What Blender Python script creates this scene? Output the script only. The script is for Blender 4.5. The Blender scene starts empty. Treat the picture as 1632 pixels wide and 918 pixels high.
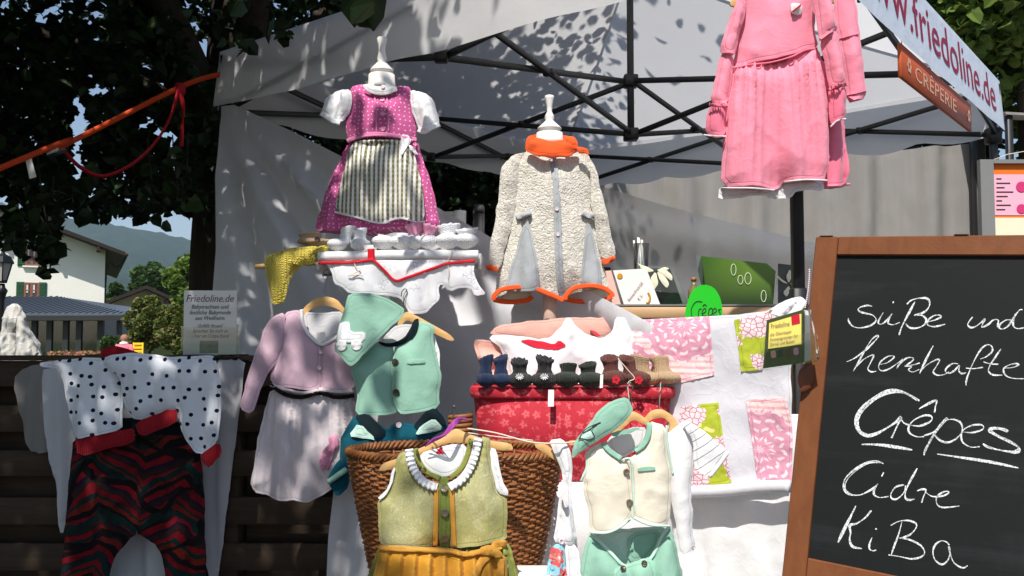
import bpy, math, random
import numpy as np
from mathutils import Vector, Matrix
from mathutils.geometry import delaunay_2d_cdt

# ---------------------------------------------------------------- camera
scene = bpy.context.scene
FPX, CX, CY, CAMZ, HOR = 1450.0, 816.0, 459.0, 1.3, 538.0
PITCH = math.atan((HOR - CY) / FPX)
cam_d = bpy.data.cameras.new('camera')
cam = bpy.data.objects.new('camera', cam_d)
scene.collection.objects.link(cam)
cam.location = (0, 0, CAMZ)
cam.rotation_euler = (math.pi / 2 + PITCH, 0, 0)
cam_d.sensor_width = 36.0
cam_d.lens = 36.0 * FPX / 1632.0
cam_d.clip_start = 0.05
cam_d.clip_end = 6000
scene.camera = cam

# ---------------------------------------------------------------- world, sun, exposure
SUN_EL = math.radians(54)
SUN_AZ = math.radians(192)          # clockwise from +Y: behind the camera, a little to the left
world = bpy.data.worlds.new('World'); scene.world = world; world.use_nodes = True
wt = world.node_tree; wt.nodes.clear()
wo = wt.nodes.new('ShaderNodeOutputWorld'); wb = wt.nodes.new('ShaderNodeBackground')
ws = wt.nodes.new('ShaderNodeTexSky'); ws.sky_type = 'NISHITA'; ws.sun_disc = False
ws.sun_elevation = SUN_EL; ws.sun_rotation = SUN_AZ
ws.air_density = 1.0; ws.dust_density = 1.2; ws.ozone_density = 1.0
wb.inputs['Strength'].default_value = 0.10
wt.links.new(ws.outputs[0], wb.inputs[0]); wt.links.new(wb.outputs[0], wo.inputs[0])
sun_dir = Vector((math.sin(SUN_AZ) * math.cos(SUN_EL), math.cos(SUN_AZ) * math.cos(SUN_EL), math.sin(SUN_EL)))
sun_d = bpy.data.lights.new('sun', 'SUN'); sun_d.energy = 4.6; sun_d.angle = math.radians(0.53)
sun_d.color = (1.0, 0.955, 0.88)
sun = bpy.data.objects.new('sun', sun_d); scene.collection.objects.link(sun)
sun.rotation_euler = sun_dir.to_track_quat('Z', 'Y').to_euler()
sun.location = (2, -4, 9)
vs = scene.view_settings
vs.view_transform = 'Standard'; vs.look = 'None'; vs.exposure = 0.4; vs.gamma = 1.0; vs.use_curve_mapping = False
cy = scene.cycles
cy.use_denoising = True
cy.max_bounces = 7; cy.diffuse_bounces = 4; cy.transmission_bounces = 5; cy.transparent_max_bounces = 8
cy.caustics_reflective = False; cy.caustics_refractive = False

random.seed(7)
RNG = np.random.default_rng(11)
_c, _s = math.cos(PITCH), math.sin(PITCH)

# ---------------------------------------------------------------- geometry helpers
def W(u, v, Y):
    """world point with world y = Y seen in photo pixel (u, v)"""
    a = (u - CX) / FPX; b = -(v - CY) / FPX
    dy = _c - b * _s; dz = _s + b * _c
    t = Y / dy
    return Vector((a * t, Y, CAMZ + dz * t))
def proj(P):
    x, y, z = P[..., 0], P[..., 1], P[..., 2] - CAMZ
    f = y * _c + z * _s; up = -y * _s + z * _c
    f = np.where(np.abs(f) < 1e-3, 1e-3, f)
    return CX + FPX * x / f, CY - FPX * up / f, f
def Z(pts, ox, oy, s):
    return [(ox + p[0] / s, oy + p[1] / s) for p in pts]
def px(n, Y):
    return n * Y / FPX

# the tent's plan
TF = Vector((0.87, 2.715)); D1 = Vector((-0.784, 0.620)); D2 = Vector((0.620, 0.784))
TL, TR = TF + D1 * 3.0, TF + D2 * 3.05
TB = TL + D2 * 3.05
ZB, HV = 2.46, 0.29
def YFL(u, off=0.0):
    """y where the ray of column u meets the tent's front line, moved 'off' metres outward"""
    n = Vector((-D1.y, D1.x)) if (Vector((-D1.y, D1.x)).y < 0) else Vector((D1.y, -D1.x))
    p = TF + n * off
    k = (u - CX) / FPX
    t = (p.x - k * p.y) / (k * D1.y - D1.x)
    return p.y + D1.y * t

ORG = {}
COL = scene.collection
def _tag(o, label=None, cat=None, group=None, kind=None):
    if label: o['label'] = label
    if cat: o['category'] = cat
    if group: o['group'] = group
    if kind: o['kind'] = kind
    return o
def thing(name, label, cat, loc, group=None):
    o = bpy.data.objects.new(name, None); COL.objects.link(o)
    o.empty_display_size = 0.05
    o.location = Vector(loc); ORG[o.name] = Vector(loc)
    return _tag(o, label, cat, group)
def _mesh(name, geo, mat, org, smooth):
    vs_, fs = geo
    a = np.asarray(vs_, dtype=np.float64) - np.array(org)
    me = bpy.data.meshes.new(name)
    me.from_pydata(a.tolist(), [], [tuple(int(i) for i in f) for f in fs])
    if smooth:
        me.polygons.foreach_set('use_smooth', [True] * len(me.polygons))
    me.materials.append(mat)
    rd = getattr(geo, 'rimd', None)
    if rd is not None: me.attributes.new('rimd', 'FLOAT', 'POINT').data.foreach_set('value', rd)
    me.update()
    return me
class Geo(tuple):
    nf = 0; ynom = None; rimd = None
SURF = {}
def _root(o):
    while o.parent is not None: o = o.parent
    return o
def surf_y(surfs, u, v):
    best = np.full(len(u), 1e9); bd_ = np.full(len(u), 1e9); by = np.zeros(len(u))
    for (su, sv, sy) in surfs:
        d = (u[:,None]-su[None])**2 + (v[:,None]-sv[None])**2
        k = np.argsort(d, 1)[:, :3]
        dd = np.sqrt(np.take_along_axis(d, k, 1)); w = 1/(dd+.6)
        y = (sy[k]*w).sum(1)/w.sum(1); d0 = dd[:,0]
        best = np.where((d0 < 7) & (y < best), y, best)
        by = np.where(d0 < bd_, y, by); bd_ = np.minimum(d0, bd_)
    return np.where(best < 1e8, best, by)
# trimmings that lie on the cloth below them (name -> lift in metres)
SNAP = dict(button=.001, side_button=.002, snap=.001, car_wheel=.001, poppers=.001, label_mark=.0006, maker_label=.0004, hem_tape=.001, lace_braid=.001, ribbon=.004, ribbon_loop=.002,
            bare_thread=.006, border=.004, neck_trim=-.003, belt_braid=.002, waist_frill=.001, ochre_stripe=.001, ruffle_collar=.004, neck_facing=.0015,
            piping=-.001, stitch_line=.0005, bib_lace=.001, cuff_seam=0, sleeve_seam=0, hem=0, frill=.002, white_edging=-.001, waist_seam=-.001, brooch=.006,
            brooch_stripe=.001, placket=.004, pocket_gusset=.015, pocket_tab=.0, tab_ring=-.019, bow=.008, bow_tail=.006, sash_bow=.008, sash_tail=.006,
            pocket_welt=.002, facing=.006, car_applique=.002, applique=.003, patch=.0035, leaf_applique=.002, fly_flap=.004, waist_piping=-.002, cuff_frill=.0)
SNAP2 = {('mint_waistcoat', 'collar'): .004, ('teal_jacket', 'collar'): .006, ('cream_waistcoat', 'collar'): .002, ('pink_dirndl', 'apron'): .010, ('pink_dirndl', 'waistband'): .004, ('olive_dirndl', 'waistband'): .006}
def snapped(geo, surfs, lift):
    a = np.array([tuple(p) for p in geo[0]], dtype=float)
    yn = getattr(geo, 'ynom', None)
    ref = yn if yn is not None else a[:,1].max()
    u, v, _ = proj(a)
    ny = surf_y(surfs, u, v) - lift + (a[:,1]-ref)
    k = ny/a[:,1]
    a[:,0] *= k; a[:,2] = CAMZ + (a[:,2]-CAMZ)*k; a[:,1] = ny
    g = Geo((a, geo[1])); g.nf = getattr(geo, 'nf', 0); g.rimd = getattr(geo, 'rimd', None)
    return g
def part(name, geo, mat, parent, smooth=True, label=None, kind=None):
    org = ORG[parent.name]
    rt = _root(parent).name; base = rt.split('.')[0]
    lift = SNAP2.get((base, name), SNAP.get(name))
    if lift is not None and SURF.get(rt): geo = snapped(geo, SURF[rt], lift)
    if getattr(geo, 'nf', 0):
        f = np.asarray(geo[0])[:geo.nf]; u, v, _ = proj(f)
        SURF.setdefault(rt, []).append((u, v, f[:,1].copy()))
    o = bpy.data.objects.new(name, _mesh(name, geo, mat, org, smooth)); COL.objects.link(o)
    o.parent = parent; ORG[o.name] = org
    return _tag(o, label, None, None, kind)
def solo(name, geo, mat, label, cat, group=None, smooth=True, kind=None):
    a = np.asarray(geo[0]); lo = a.min(0); hi = a.max(0)
    org = Vector(((lo[0] + hi[0]) / 2, (lo[1] + hi[1]) / 2, lo[2]))
    o = bpy.data.objects.new(name, _mesh(name, geo, mat, org, smooth)); COL.objects.link(o)
    o.location = org; ORG[o.name] = org
    return _tag(o, label, cat, group, kind)
def join(*gs):
    V_, F_ = [], []
    for v, f in gs:
        n = len(V_); V_.extend([tuple(p) for p in v]); F_.extend([tuple(i + n for i in q) for q in f])
    return V_, F_
def box(lo, hi):
    x0, y0, z0 = lo; x1, y1, z1 = hi
    v = [(x0,y0,z0),(x1,y0,z0),(x1,y1,z0),(x0,y1,z0),(x0,y0,z1),(x1,y0,z1),(x1,y1,z1),(x0,y1,z1)]
    f = [(0,3,2,1),(4,5,6,7),(0,1,5,4),(1,2,6,5),(2,3,7,6),(3,0,4,7)]
    return v, f
def obox(c, ax, ay, az, bev=0.0):
    """box of centre c with three half-axis vectors; chamfered edges when bev > 0 (metres)"""
    c, ax, ay, az = Vector(c), Vector(ax), Vector(ay), Vector(az)
    if bev <= 0:
        v = [c + ax*i + ay*j + az*k for k in (-1,1) for j in (-1,1) for i in (-1,1)]
        return v, [(0,2,3,1),(4,5,7,6),(0,1,5,4),(1,3,7,5),(3,2,6,7),(2,0,4,6)]
    L = [ax.length, ay.length, az.length]; A = [ax, ay, az]
    q = [min(0.9, bev / l) for l in L]
    v = []; idx = {}
    for i in (-1,1):
        for j in (-1,1):
            for k in (-1,1):
                s = (i,j,k)
                for m in range(3):
                    p = Vector(c)
                    for n in range(3):
                        p = p + A[n] * (s[n] * (1 if n == m else 1 - q[n]))
                    idx[(s, m)] = len(v); v.append(p)
    f = []
    for m in range(3):
        a, b = (m+1) % 3, (m+2) % 3
        for sg in (-1, 1):
            cyc = []
            for sa, sb in ((-1,-1),(1,-1),(1,1),(-1,1)):
                s = [0,0,0]; s[m] = sg; s[a] = sa; s[b] = sb; cyc.append(idx[(tuple(s), m)])
            f.append(cyc if sg > 0 else cyc[::-1])
        for sa in (-1,1):
            for sb in (-1,1):
                s0 = [0,0,0]; s0[m] = -1; s0[a] = sa; s0[b] = sb
                s1 = list(s0); s1[m] = 1
                q4 = [idx[(tuple(s0), a)], idx[(tuple(s1), a)], idx[(tuple(s1), b)], idx[(tuple(s0), b)]]
                f.append(q4 if sa * sb < 0 else q4[::-1])
    for s in [(i,j,k) for i in (-1,1) for j in (-1,1) for k in (-1,1)]:
        t = [idx[(s,0)], idx[(s,1)], idx[(s,2)]]
        f.append(t if s[0]*s[1]*s[2] > 0 else t[::-1])
    return v, f
def beam(a, b, w, h=None, up=(0,0,1)):
    a, b = Vector(a), Vector(b); h = h or w
    d = b - a; l = d.length; d.normalize(); up = Vector(up)
    if abs(d.dot(up)) > 0.98: up = Vector((1, 0, 0))
    sx = d.cross(up).normalized(); sz = sx.cross(d).normalized()
    return obox((a + b) / 2, d * l / 2, sx * w / 2, sz * h / 2, min(w, h) * 0.12)
def smooth_path(pts, n=6, closed=False):
    P = [Vector(p) for p in pts]
    if len(P) < 3: return P
    out = []
    m = len(P)
    rng = range(m) if closed else range(m - 1)
    for i in rng:
        if closed: p0, p1, p2, p3 = P[(i-1) % m], P[i], P[(i+1) % m], P[(i+2) % m]
        else: p0, p1, p2, p3 = P[max(i-1,0)], P[i], P[i+1], P[min(i+2, m-1)]
        for k in range(n):
            t = k / n
            out.append(0.5*((2*p1) + (p2-p0)*t + (2*p0-5*p1+4*p2-p3)*t*t + (3*p1-p0-3*p2+p3)*t**3))
    if not closed: out.append(P[-1])
    return out
def tube(path, r, n=7, closed=False, rfun=None, flat=1.0):
    P = [Vector(p) for p in path]; m = len(P)
    V_, F_ = [], []
    nrm = None
    for i in range(m):
        a = P[(i-1) % m] if (closed or i > 0) else P[i]
        b = P[(i+1) % m] if (closed or i < m-1) else P[i]
        t = (b - a)
        t = t.normalized() if t.length > 1e-9 else Vector((0,0,1))
        if nrm is None:
            nrm = t.cross(Vector((0,1,0.03)))
            if nrm.length < 1e-4: nrm = t.cross(Vector((1,0,0)))
        nrm = (nrm - t * nrm.dot(t)).normalized()
        bn = t.cross(nrm)
        rr = r * (rfun(i/(m-1)) if rfun else 1)
        for k in range(n):
            an = 2*math.pi*k/n
            V_.append(P[i] + nrm*math.cos(an)*rr + bn*math.sin(an)*rr*flat)
    lim = m if closed else m-1
    for i in range(lim):
        for k in range(n):
            a = i*n+k; b = i*n+(k+1) % n; c = ((i+1) % m)*n+(k+1) % n; d = ((i+1) % m)*n+k
            F_.append((a, b, c, d))
    if not closed:
        F_.append(tuple(range(n))[::-1]); F_.append(tuple((m-1)*n+k for k in range(n)))
    return V_, F_
def pxtube(pts, Y, r, n=7, sm=5, closed=False, rfun=None):
    return tube(smooth_path([W(p[0], p[1], p[2] if len(p) > 2 else Y) for p in pts], sm, closed), r, n, closed, rfun)
def lathe(profile, c, n=28, sx=1.0, sy=1.0, cap=True):
    """profile of (radius, z) round the vertical axis through c"""
    V_, F_ = [], []
    for r, z in profile:
        for k in range(n):
            a = 2*math.pi*k/n
            V_.append((c[0] + r*sx*math.cos(a), c[1] + r*sy*math.sin(a), c[2] + z))
    for i in range(len(profile)-1):
        for k in range(n):
            F_.append((i*n+k, i*n+(k+1) % n, (i+1)*n+(k+1) % n, (i+1)*n+k))
    if cap:
        F_.append(tuple(range(n))[::-1]); F_.append(tuple((len(profile)-1)*n+k for k in range(n)))
    return V_, F_
def disc_button(c, r, th, n=14, normal=(0,-1,0)):
    """a rounded disc facing 'normal'"""
    q = Vector(normal).to_track_quat('Z', 'Y').to_matrix()
    v, f = lathe([(r*.85, 0), (r, th*.35), (r, th*.7), (r*.88, th), (r*.7, th*.8), (r*.05, th*.75)], (0,0,0), n)
    return [Vector(c) + q @ Vector(p) for p in v], f

# ------------------------------------------------------------ value noise (numpy)
def _hash(ix, iy, seed):
    h = (ix.astype(np.int64)*374761393 + iy.astype(np.int64)*668265263 + seed*1442695041) & 0xffffffff
    h = ((h ^ (h >> 13))*1274126177) & 0xffffffff
    return ((h ^ (h >> 16)) & 0xffff) / 65535.0
def vnoise(x, y, seed=0):
    x = np.asarray(x, float); y = np.asarray(y, float)
    ix, iy = np.floor(x), np.floor(y); fx, fy = x-ix, y-iy
    fx = fx*fx*(3-2*fx); fy = fy*fy*(3-2*fy)
    a = _hash(ix, iy, seed); b = _hash(ix+1, iy, seed); c = _hash(ix, iy+1, seed); d = _hash(ix+1, iy+1, seed)
    return (a*(1-fx)+b*fx)*(1-fy) + (c*(1-fx)+d*fx)*fy - 0.5
def fbm(x, y, seed=0, o=3):
    r = 0; a = 1.0
    for i in range(o):
        r = r + a*vnoise(x*2**i, y*2**i, seed+i); a *= .5
    return r

# ------------------------------------------------------------ cloth panel
def chaikin(poly, it=1, closed=True):
    P = [tuple(p) for p in poly]
    for _ in range(it):
        out = []
        for i in range(len(P)):
            a, b = P[i], P[(i+1) % len(P)]
            out.append((a[0]*.8+b[0]*.2, a[1]*.8+b[1]*.2)); out.append((a[0]*.2+b[0]*.8, a[1]*.2+b[1]*.8))
        P = out
    return P
def panel(poly, Y, bulge=.012, rim=26, step=6.5, fold=None, wr=.004, ws=(46, 70), thick=.0026, ck=1, seed=0, backk=.6, edge=None, ends=None):
    """a cloth piece with the outline 'poly' (photo pixels) at distance Y (number or function of u, v):
    a rounded front and back, folds and wrinkles in depth, closed round the rim"""
    P = chaikin(poly, ck)
    B = []
    for i in range(len(P)):
        a, b = P[i], P[(i+1) % len(P)]
        d = math.hypot(b[0]-a[0], b[1]-a[1]); n = max(1, int(round(d/step)))
        for k in range(n):
            B.append((a[0]+(b[0]-a[0])*k/n, a[1]+(b[1]-a[1])*k/n))
    # drop near-duplicate boundary points
    BB = [B[0]]
    for p in B[1:]:
        if math.hypot(p[0]-BB[-1][0], p[1]-BB[-1][1]) > step*.22: BB.append(p)
    B = np.array(BB)
    A0 = B; A1 = np.roll(B, -1, 0)
    if edge is None: edge = 2.2 if (wr and ck) else 0
    if edge:
        nn = np.stack([vnoise(B[:,0]*k_, B[:,1]*k_, seed+50)+.8*vnoise(B[:,0]*.03, B[:,1]*.03, seed+57) for k_ in (.09, .083)], 1)
        B = B + nn*edge; A0 = B; A1 = np.roll(B, -1, 0)
    x0, y0 = B.min(0); x1, y1 = B.max(0)
    gx, gy = [], []
    r = 0; y = y0
    while y < y1:
        xs = np.arange(x0 + (step/2 if r % 2 else 0), x1, step)
        gx.append(xs); gy.append(np.full(len(xs), y)); y += step*.87; r += 1
    G = np.stack([np.concatenate(gx), np.concatenate(gy)], 1)
    rs = np.random.default_rng(seed+3)
    G = G + rs.uniform(-.18, .18, G.shape)*step
    def sdist(Q):
        E = A1 - A0; L2 = (E**2).sum(1)+1e-9
        d = np.empty(len(Q))
        for i in range(0, len(Q), 1500):
            q = Q[i:i+1500]
            t = np.clip(((q[:,None,:]-A0[None])*E[None]).sum(2)/L2[None], 0, 1)
            w = A0[None]+t[:,:,None]*E[None]-q[:,None,:]
            d[i:i+1500] = np.sqrt((w**2).sum(2)).min(1)
        return d
    def inside(Q):
        c = np.zeros(len(Q), bool)
        for (xa, ya), (xb, yb) in zip(A0, A1):
            k = (ya > Q[:,1]) != (yb > Q[:,1])
            with np.errstate(divide='ignore', invalid='ignore'):
                c ^= k & (Q[:,0] < (xb-xa)*(Q[:,1]-ya)/(yb-ya+1e-12)+xa)
        return c
    G = G[inside(G)]
    if len(G): G = G[sdist(G) > step*.5]
    pts = [Vector(p) for p in B] + [Vector(p) for p in G]
    vc, ed, fc, *_ = delaunay_2d_cdt(pts, [], [list(range(len(B)))], 1, 1e-4)
    Q = np.array([(p[0], p[1]) for p in vc])
    U_, V_ = Q[:,0], Q[:,1]
    Yb = np.array([Y(a, b) for a, b in Q]) if callable(Y) else np.full(len(Q), float(Y))
    d = sdist(Q)
    db = d
    en = ends if ends is not None else ('b' if bulge >= .02 else '')
    if en:                       # hems and cuffs stay open: no rounding towards those edges
        vm = (A0[:,1]+A1[:,1])/2; lo_, hi_ = B[:,1].min(), B[:,1].max()
        dxy = np.abs(A1-A0); flat_ = dxy[:,0] > dxy[:,1]*.7
        drop = np.zeros(len(A0), bool)
        if 'b' in en: drop |= flat_ & (vm > hi_-.22*(hi_-lo_))
        if 't' in en: drop |= flat_ & (vm < lo_+.22*(hi_-lo_))
        if (~drop).sum() > 4:
            s0_, s1_ = A0[~drop], A1[~drop]; E_ = s1_-s0_; L2_ = (E_**2).sum(1)+1e-9
            db = np.empty(len(Q))
            for i in range(0, len(Q), 1500):
                qq = Q[i:i+1500]
                t_ = np.clip(((qq[:,None,:]-s0_[None])*E_[None]).sum(2)/L2_[None], 0, 1)
                w_ = s0_[None]+t_[:,:,None]*E_[None]-qq[:,None,:]
                db[i:i+1500] = np.sqrt((w_**2).sum(2)).min(1)
    q = np.clip(db/rim, 0, 1)
    h = .6*bulge*(1-(1-q)**2.0)
    mid = np.zeros(len(Q))
    if fold is not None: mid = mid + fold(U_, V_)
    if wr:
        wr = wr*.62; ws = (ws[0]*.95, ws[1]*2.0)
        k = .35+.65*np.clip(d/14, 0, 1)
        n1 = vnoise(U_/(ws[0]*.9)+V_/(ws[1]*1.8), V_/(ws[1]*.7)-U_/(ws[0]*2.6), seed+2)
        n2 = vnoise(U_/(ws[0]*.55)-V_/(ws[1]*1.1), V_/(ws[1]*.5)+U_/(ws[0]*2.2), seed+6)
        mid = mid + wr*k*(1.4*vnoise(U_/ws[0]+V_*.004, V_/ws[1], seed)+2.2*vnoise(U_/(ws[0]*.6)+.4*vnoise(U_*0+1.5, V_/90, seed+8), V_/(ws[1]*3), seed+9)+.8*vnoise(U_/(ws[0]*.4)-V_*.01, V_/(ws[1]*.45), seed+1)
                          + 1.0*(1-2*np.abs(n1))**5 + .55*(1-2*np.abs(n2))**6 - .3)
    W0 = np.array([W(a, b, c) for (a, b), c in zip(Q, Yb)])
    Fr = W0.copy(); Fr[:,1] -= mid+h+thick/2
    Bk = W0.copy(); Bk[:,1] -= mid-h*backk-thick/2
    n = len(Q)
    faces = []
    cnt = {}
    for f in fc:
        f = list(f)
        ar = sum(Q[f[i]][0]*Q[f[(i+1) % len(f)]][1]-Q[f[(i+1) % len(f)]][0]*Q[f[i]][1] for i in range(len(f)))
        if ar > 0: f = f[::-1]       # photo v points down: this makes the front face the camera
        faces.append(tuple(f)); faces.append(tuple(i+n for i in f[::-1]))
        for i in range(len(f)):
            a, b = f[i], f[(i+1) % len(f)]
            if (b, a) in cnt: del cnt[(b, a)]
            else: cnt[(a, b)] = 1
    rimv = sorted({i for e_ in cnt for i in e_}); pos = {i: 2*n+j for j, i in enumerate(rimv)}; nr = len(rimv)
    for a, b in cnt: faces.append((pos[b], pos[a], pos[a]+nr, pos[b]+nr))
    g = Geo((np.vstack([Fr, Bk, Fr[rimv], Bk[rimv]]), faces)); g.nf = n
    g.ynom = np.concatenate([Yb, Yb, Yb[rimv], Yb[rimv]])
    dm = d*Yb/FPX; g.rimd = np.concatenate([dm, dm, dm[rimv], dm[rimv]])
    return g
def pleats(lam, amp, v0, v1, seed=0, base=.25, sl=0.0, cu=0.0):
    """gathered folds: sine-like ridges lam pixels apart that deepen from v0 to v1"""
    def f(u, v):
        g = base+(1-base)*np.clip((v-v0)/(v1-v0), 0, 1)
        sp = 1-.35*np.clip((v-v0)/(v1-v0), 0, 1)*cu
        ph = 2*math.pi*((u-(u.min()+u.max())/2)*sp+sl*(v-v0))/lam + 3.5*vnoise(u/(lam*2.2), v/260, seed)
        am = .25+1.5*np.clip(vnoise(u/(lam*1.7), v/300, seed+7)+.5, 0, 1)
        return amp*g*am*(np.sin(ph)+.35*np.sin(2*ph+1.3)+.7*vnoise(u/lam, v/120, seed+4))
    return f
def gathers(lam, amp, v0, L, low=46, lowamp=.010, seed=0):
    """skirt folds: close gathers under the seam at v0 that open into broad soft folds lower down"""
    def f(u, v):
        c = (u.min()+u.max())/2; t = np.clip((v-v0)/L, 0, 3)
        x = (u-c)/(1+.16*t)
        n = vnoise(x/(lam*2.0), v*0+seed, seed)*5
        g = np.maximum(0, np.sin(2*math.pi*x/lam+n))**1.6
        am = .4+1.2*(vnoise(x/(lam*1.3), v*0+3.0, seed+2)+.5)
        b = np.sin(2*math.pi*x/low+4*vnoise(x/(low*1.5), v/400, seed+5))
        fade = np.exp(-t*(.6+1.4*(vnoise(x/lam, v*0+7.0, seed+9)+.5)))
        return amp*am*g*fade*np.clip((v-v0)/6+.4, 0, 1) + lowamp*b*np.clip(t*.9, 0, 1)*(.5+.9*(vnoise(x/(low*1.2), v*0+2.0, seed+11)+.5))
    return f
def strip(pts, Y, w, lift=0.0, fold=0.0, per=8, seed=0, n=4, thick=.0025):
    """a ribbon of width w px that follows the photo path; 'fold' metres of ruffle every 'per' px"""
    P = smooth_path([Vector((p[0], p[1], 0)) for p in pts], n)
    V_, F_ = [], []; L = 0
    for i, p in enumerate(P):
        a = P[max(0, i-1)]; b = P[min(len(P)-1, i+1)]; t = (b-a).normalized(); nn = Vector((-t.y, t.x, 0))
        if i: L += (p-P[i-1]).length
        o = fold*math.sin(2*math.pi*L/per)
        Yp = Y(p.x, p.y) if callable(Y) else Y
        for s, k in ((-.5, 1), (-.17, .3), (.17, .3), (.5, 1)):
            q = W(p.x+nn.x*w*s, p.y+nn.y*w*s, Yp); q.y -= lift+o*k+thick; V_.append(q)
        for s in (.5, -.5):
            q = W(p.x+nn.x*w*s, p.y+nn.y*w*s, Yp); q.y -= lift+o*1-thick; V_.append(q)
    for i in range(len(P)-1):
        for k in range(6):
            a = i*6+k; b = i*6+(k+1) % 6; F_.append((a, b, b+6, a+6))
    F_.append((0,1,2,3,4,5)[::-1]); m = (len(P)-1)*6; F_.append(tuple(m+k for k in range(6)))
    return V_, F_

def plane_text(s, o, xd, yd, size, xs=1.0, shear=0.0, ext=.0015, spacing=1.0, align='LEFT'):
    """lettering as a mesh: origin o (baseline start), x and y directions of the surface"""
    cu = bpy.data.curves.new('txt', 'FONT'); cu.body = s; cu.size = 1.0; cu.extrude = 0.0; cu.shear = shear
    cu.space_character = spacing; cu.align_x = align; cu.resolution_u = 3
    ob = bpy.data.objects.new('txt', cu); COL.objects.link(ob)
    bpy.context.view_layer.update()
    dg = bpy.context.evaluated_depsgraph_get()
    me = bpy.data.meshes.new_from_object(ob.evaluated_get(dg))
    xd, yd = Vector(xd).normalized(), Vector(yd).normalized(); nz = xd.cross(yd)
    V_ = [Vector(o)+xd*(v.co.x*size*xs)+yd*(v.co.y*size)+nz*ext for v in me.vertices]
    F_ = [tuple(p.vertices) for p in me.polygons]
    bpy.data.objects.remove(ob); bpy.data.curves.remove(cu); bpy.data.meshes.remove(me)
    return V_, F_
# ---------------------------------------------------------------- materials
def lin(r, g, b):
    f = lambda c: (c/255/12.92) if c <= 10 else (((c/255)+.055)/1.055)**2.4
    return (f(r), f(g), f(b))
class N:
    """a small wrapper so that node maths reads like maths"""
    def __init__(s, t, k): s.t, s.k = t, k
    def _m(s, op, o=None, o2=None):
        n = s.t.nodes.new('ShaderNodeMath'); n.operation = op
        s.t.links.new(s.k, n.inputs[0])
        for i, x in ((1, o), (2, o2)):
            if x is None: continue
            if isinstance(x, N): s.t.links.new(x.k, n.inputs[i])
            else: n.inputs[i].default_value = x
        return N(s.t, n.outputs[0])
    def __add__(s, o): return s._m('ADD', o)
    def __sub__(s, o): return s._m('SUBTRACT', o)
    def __mul__(s, o): return s._m('MULTIPLY', o)
    def __truediv__(s, o): return s._m('DIVIDE', o)
    def sin(s): return s._m('SINE')
    def abs(s): return s._m('ABSOLUTE')
    def frac(s): return s._m('FRACT')
    def floor(s): return s._m('FLOOR')
    def gt(s, o): return s._m('GREATER_THAN', o)
    def lt(s, o): return s._m('LESS_THAN', o)
    def mx(s, o): return s._m('MAXIMUM', o)
    def mn(s, o): return s._m('MINIMUM', o)
    def pw(s, o): return s._m('POWER', o)
    def atan2(s, o): return s._m('ARCTAN2', o)
    def sqrt(s): return s._m('SQRT')
    def tri(s): return s._m('PINGPONG', 1.0)
def coords(t):
    n = t.nodes.new('ShaderNodeTexCoord'); sp = t.nodes.new('ShaderNodeSeparateXYZ')
    t.links.new(n.outputs['Object'], sp.inputs[0])
    return N(t, sp.outputs[0]), N(t, sp.outputs[1]), N(t, sp.outputs[2]), n.outputs['Object']
def vec(t, x, y, z=0.0):
    n = t.nodes.new('ShaderNodeCombineXYZ')
    for i, q in enumerate((x, y, z)):
        if isinstance(q, N): t.links.new(q.k, n.inputs[i])
        else: n.inputs[i].default_value = q
    return n.outputs[0]
def noise(t, scale, detail=3, v=None, out='Fac', rough=.55, dist=0.0):
    n = t.nodes.new('ShaderNodeTexNoise'); n.inputs['Scale'].default_value = scale; n.inputs['Detail'].default_value = detail
    n.inputs['Roughness'].default_value = rough; n.inputs['Distortion'].default_value = dist
    if v is None: v = coords(t)[3]
    t.links.new(v, n.inputs['Vector'])
    return N(t, n.outputs[0 if out == 'Fac' else 1])
def voro(t, scale, v=None, feature='F1', rnd=1.0, out=0):
    n = t.nodes.new('ShaderNodeTexVoronoi'); n.inputs['Scale'].default_value = scale; n.feature = feature
    n.inputs['Randomness'].default_value = rnd
    if v is None: v = coords(t)[3]
    else: n.voronoi_dimensions = '2D'
    t.links.new(v, n.inputs['Vector'])
    return N(t, n.outputs[out])
def mix(t, fac, a, b):
    n = t.nodes.new('ShaderNodeMix'); n.data_type = 'RGBA'
    if isinstance(fac, N): t.links.new(fac.k, n.inputs[0])
    else: n.inputs[0].default_value = fac
    for q, i in ((a, 6), (b, 7)):
        if isinstance(q, tuple): n.inputs[i].default_value = (*q[:3], 1)
        else: t.links.new(q, n.inputs[i])
    return n.outputs[2]
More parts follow.
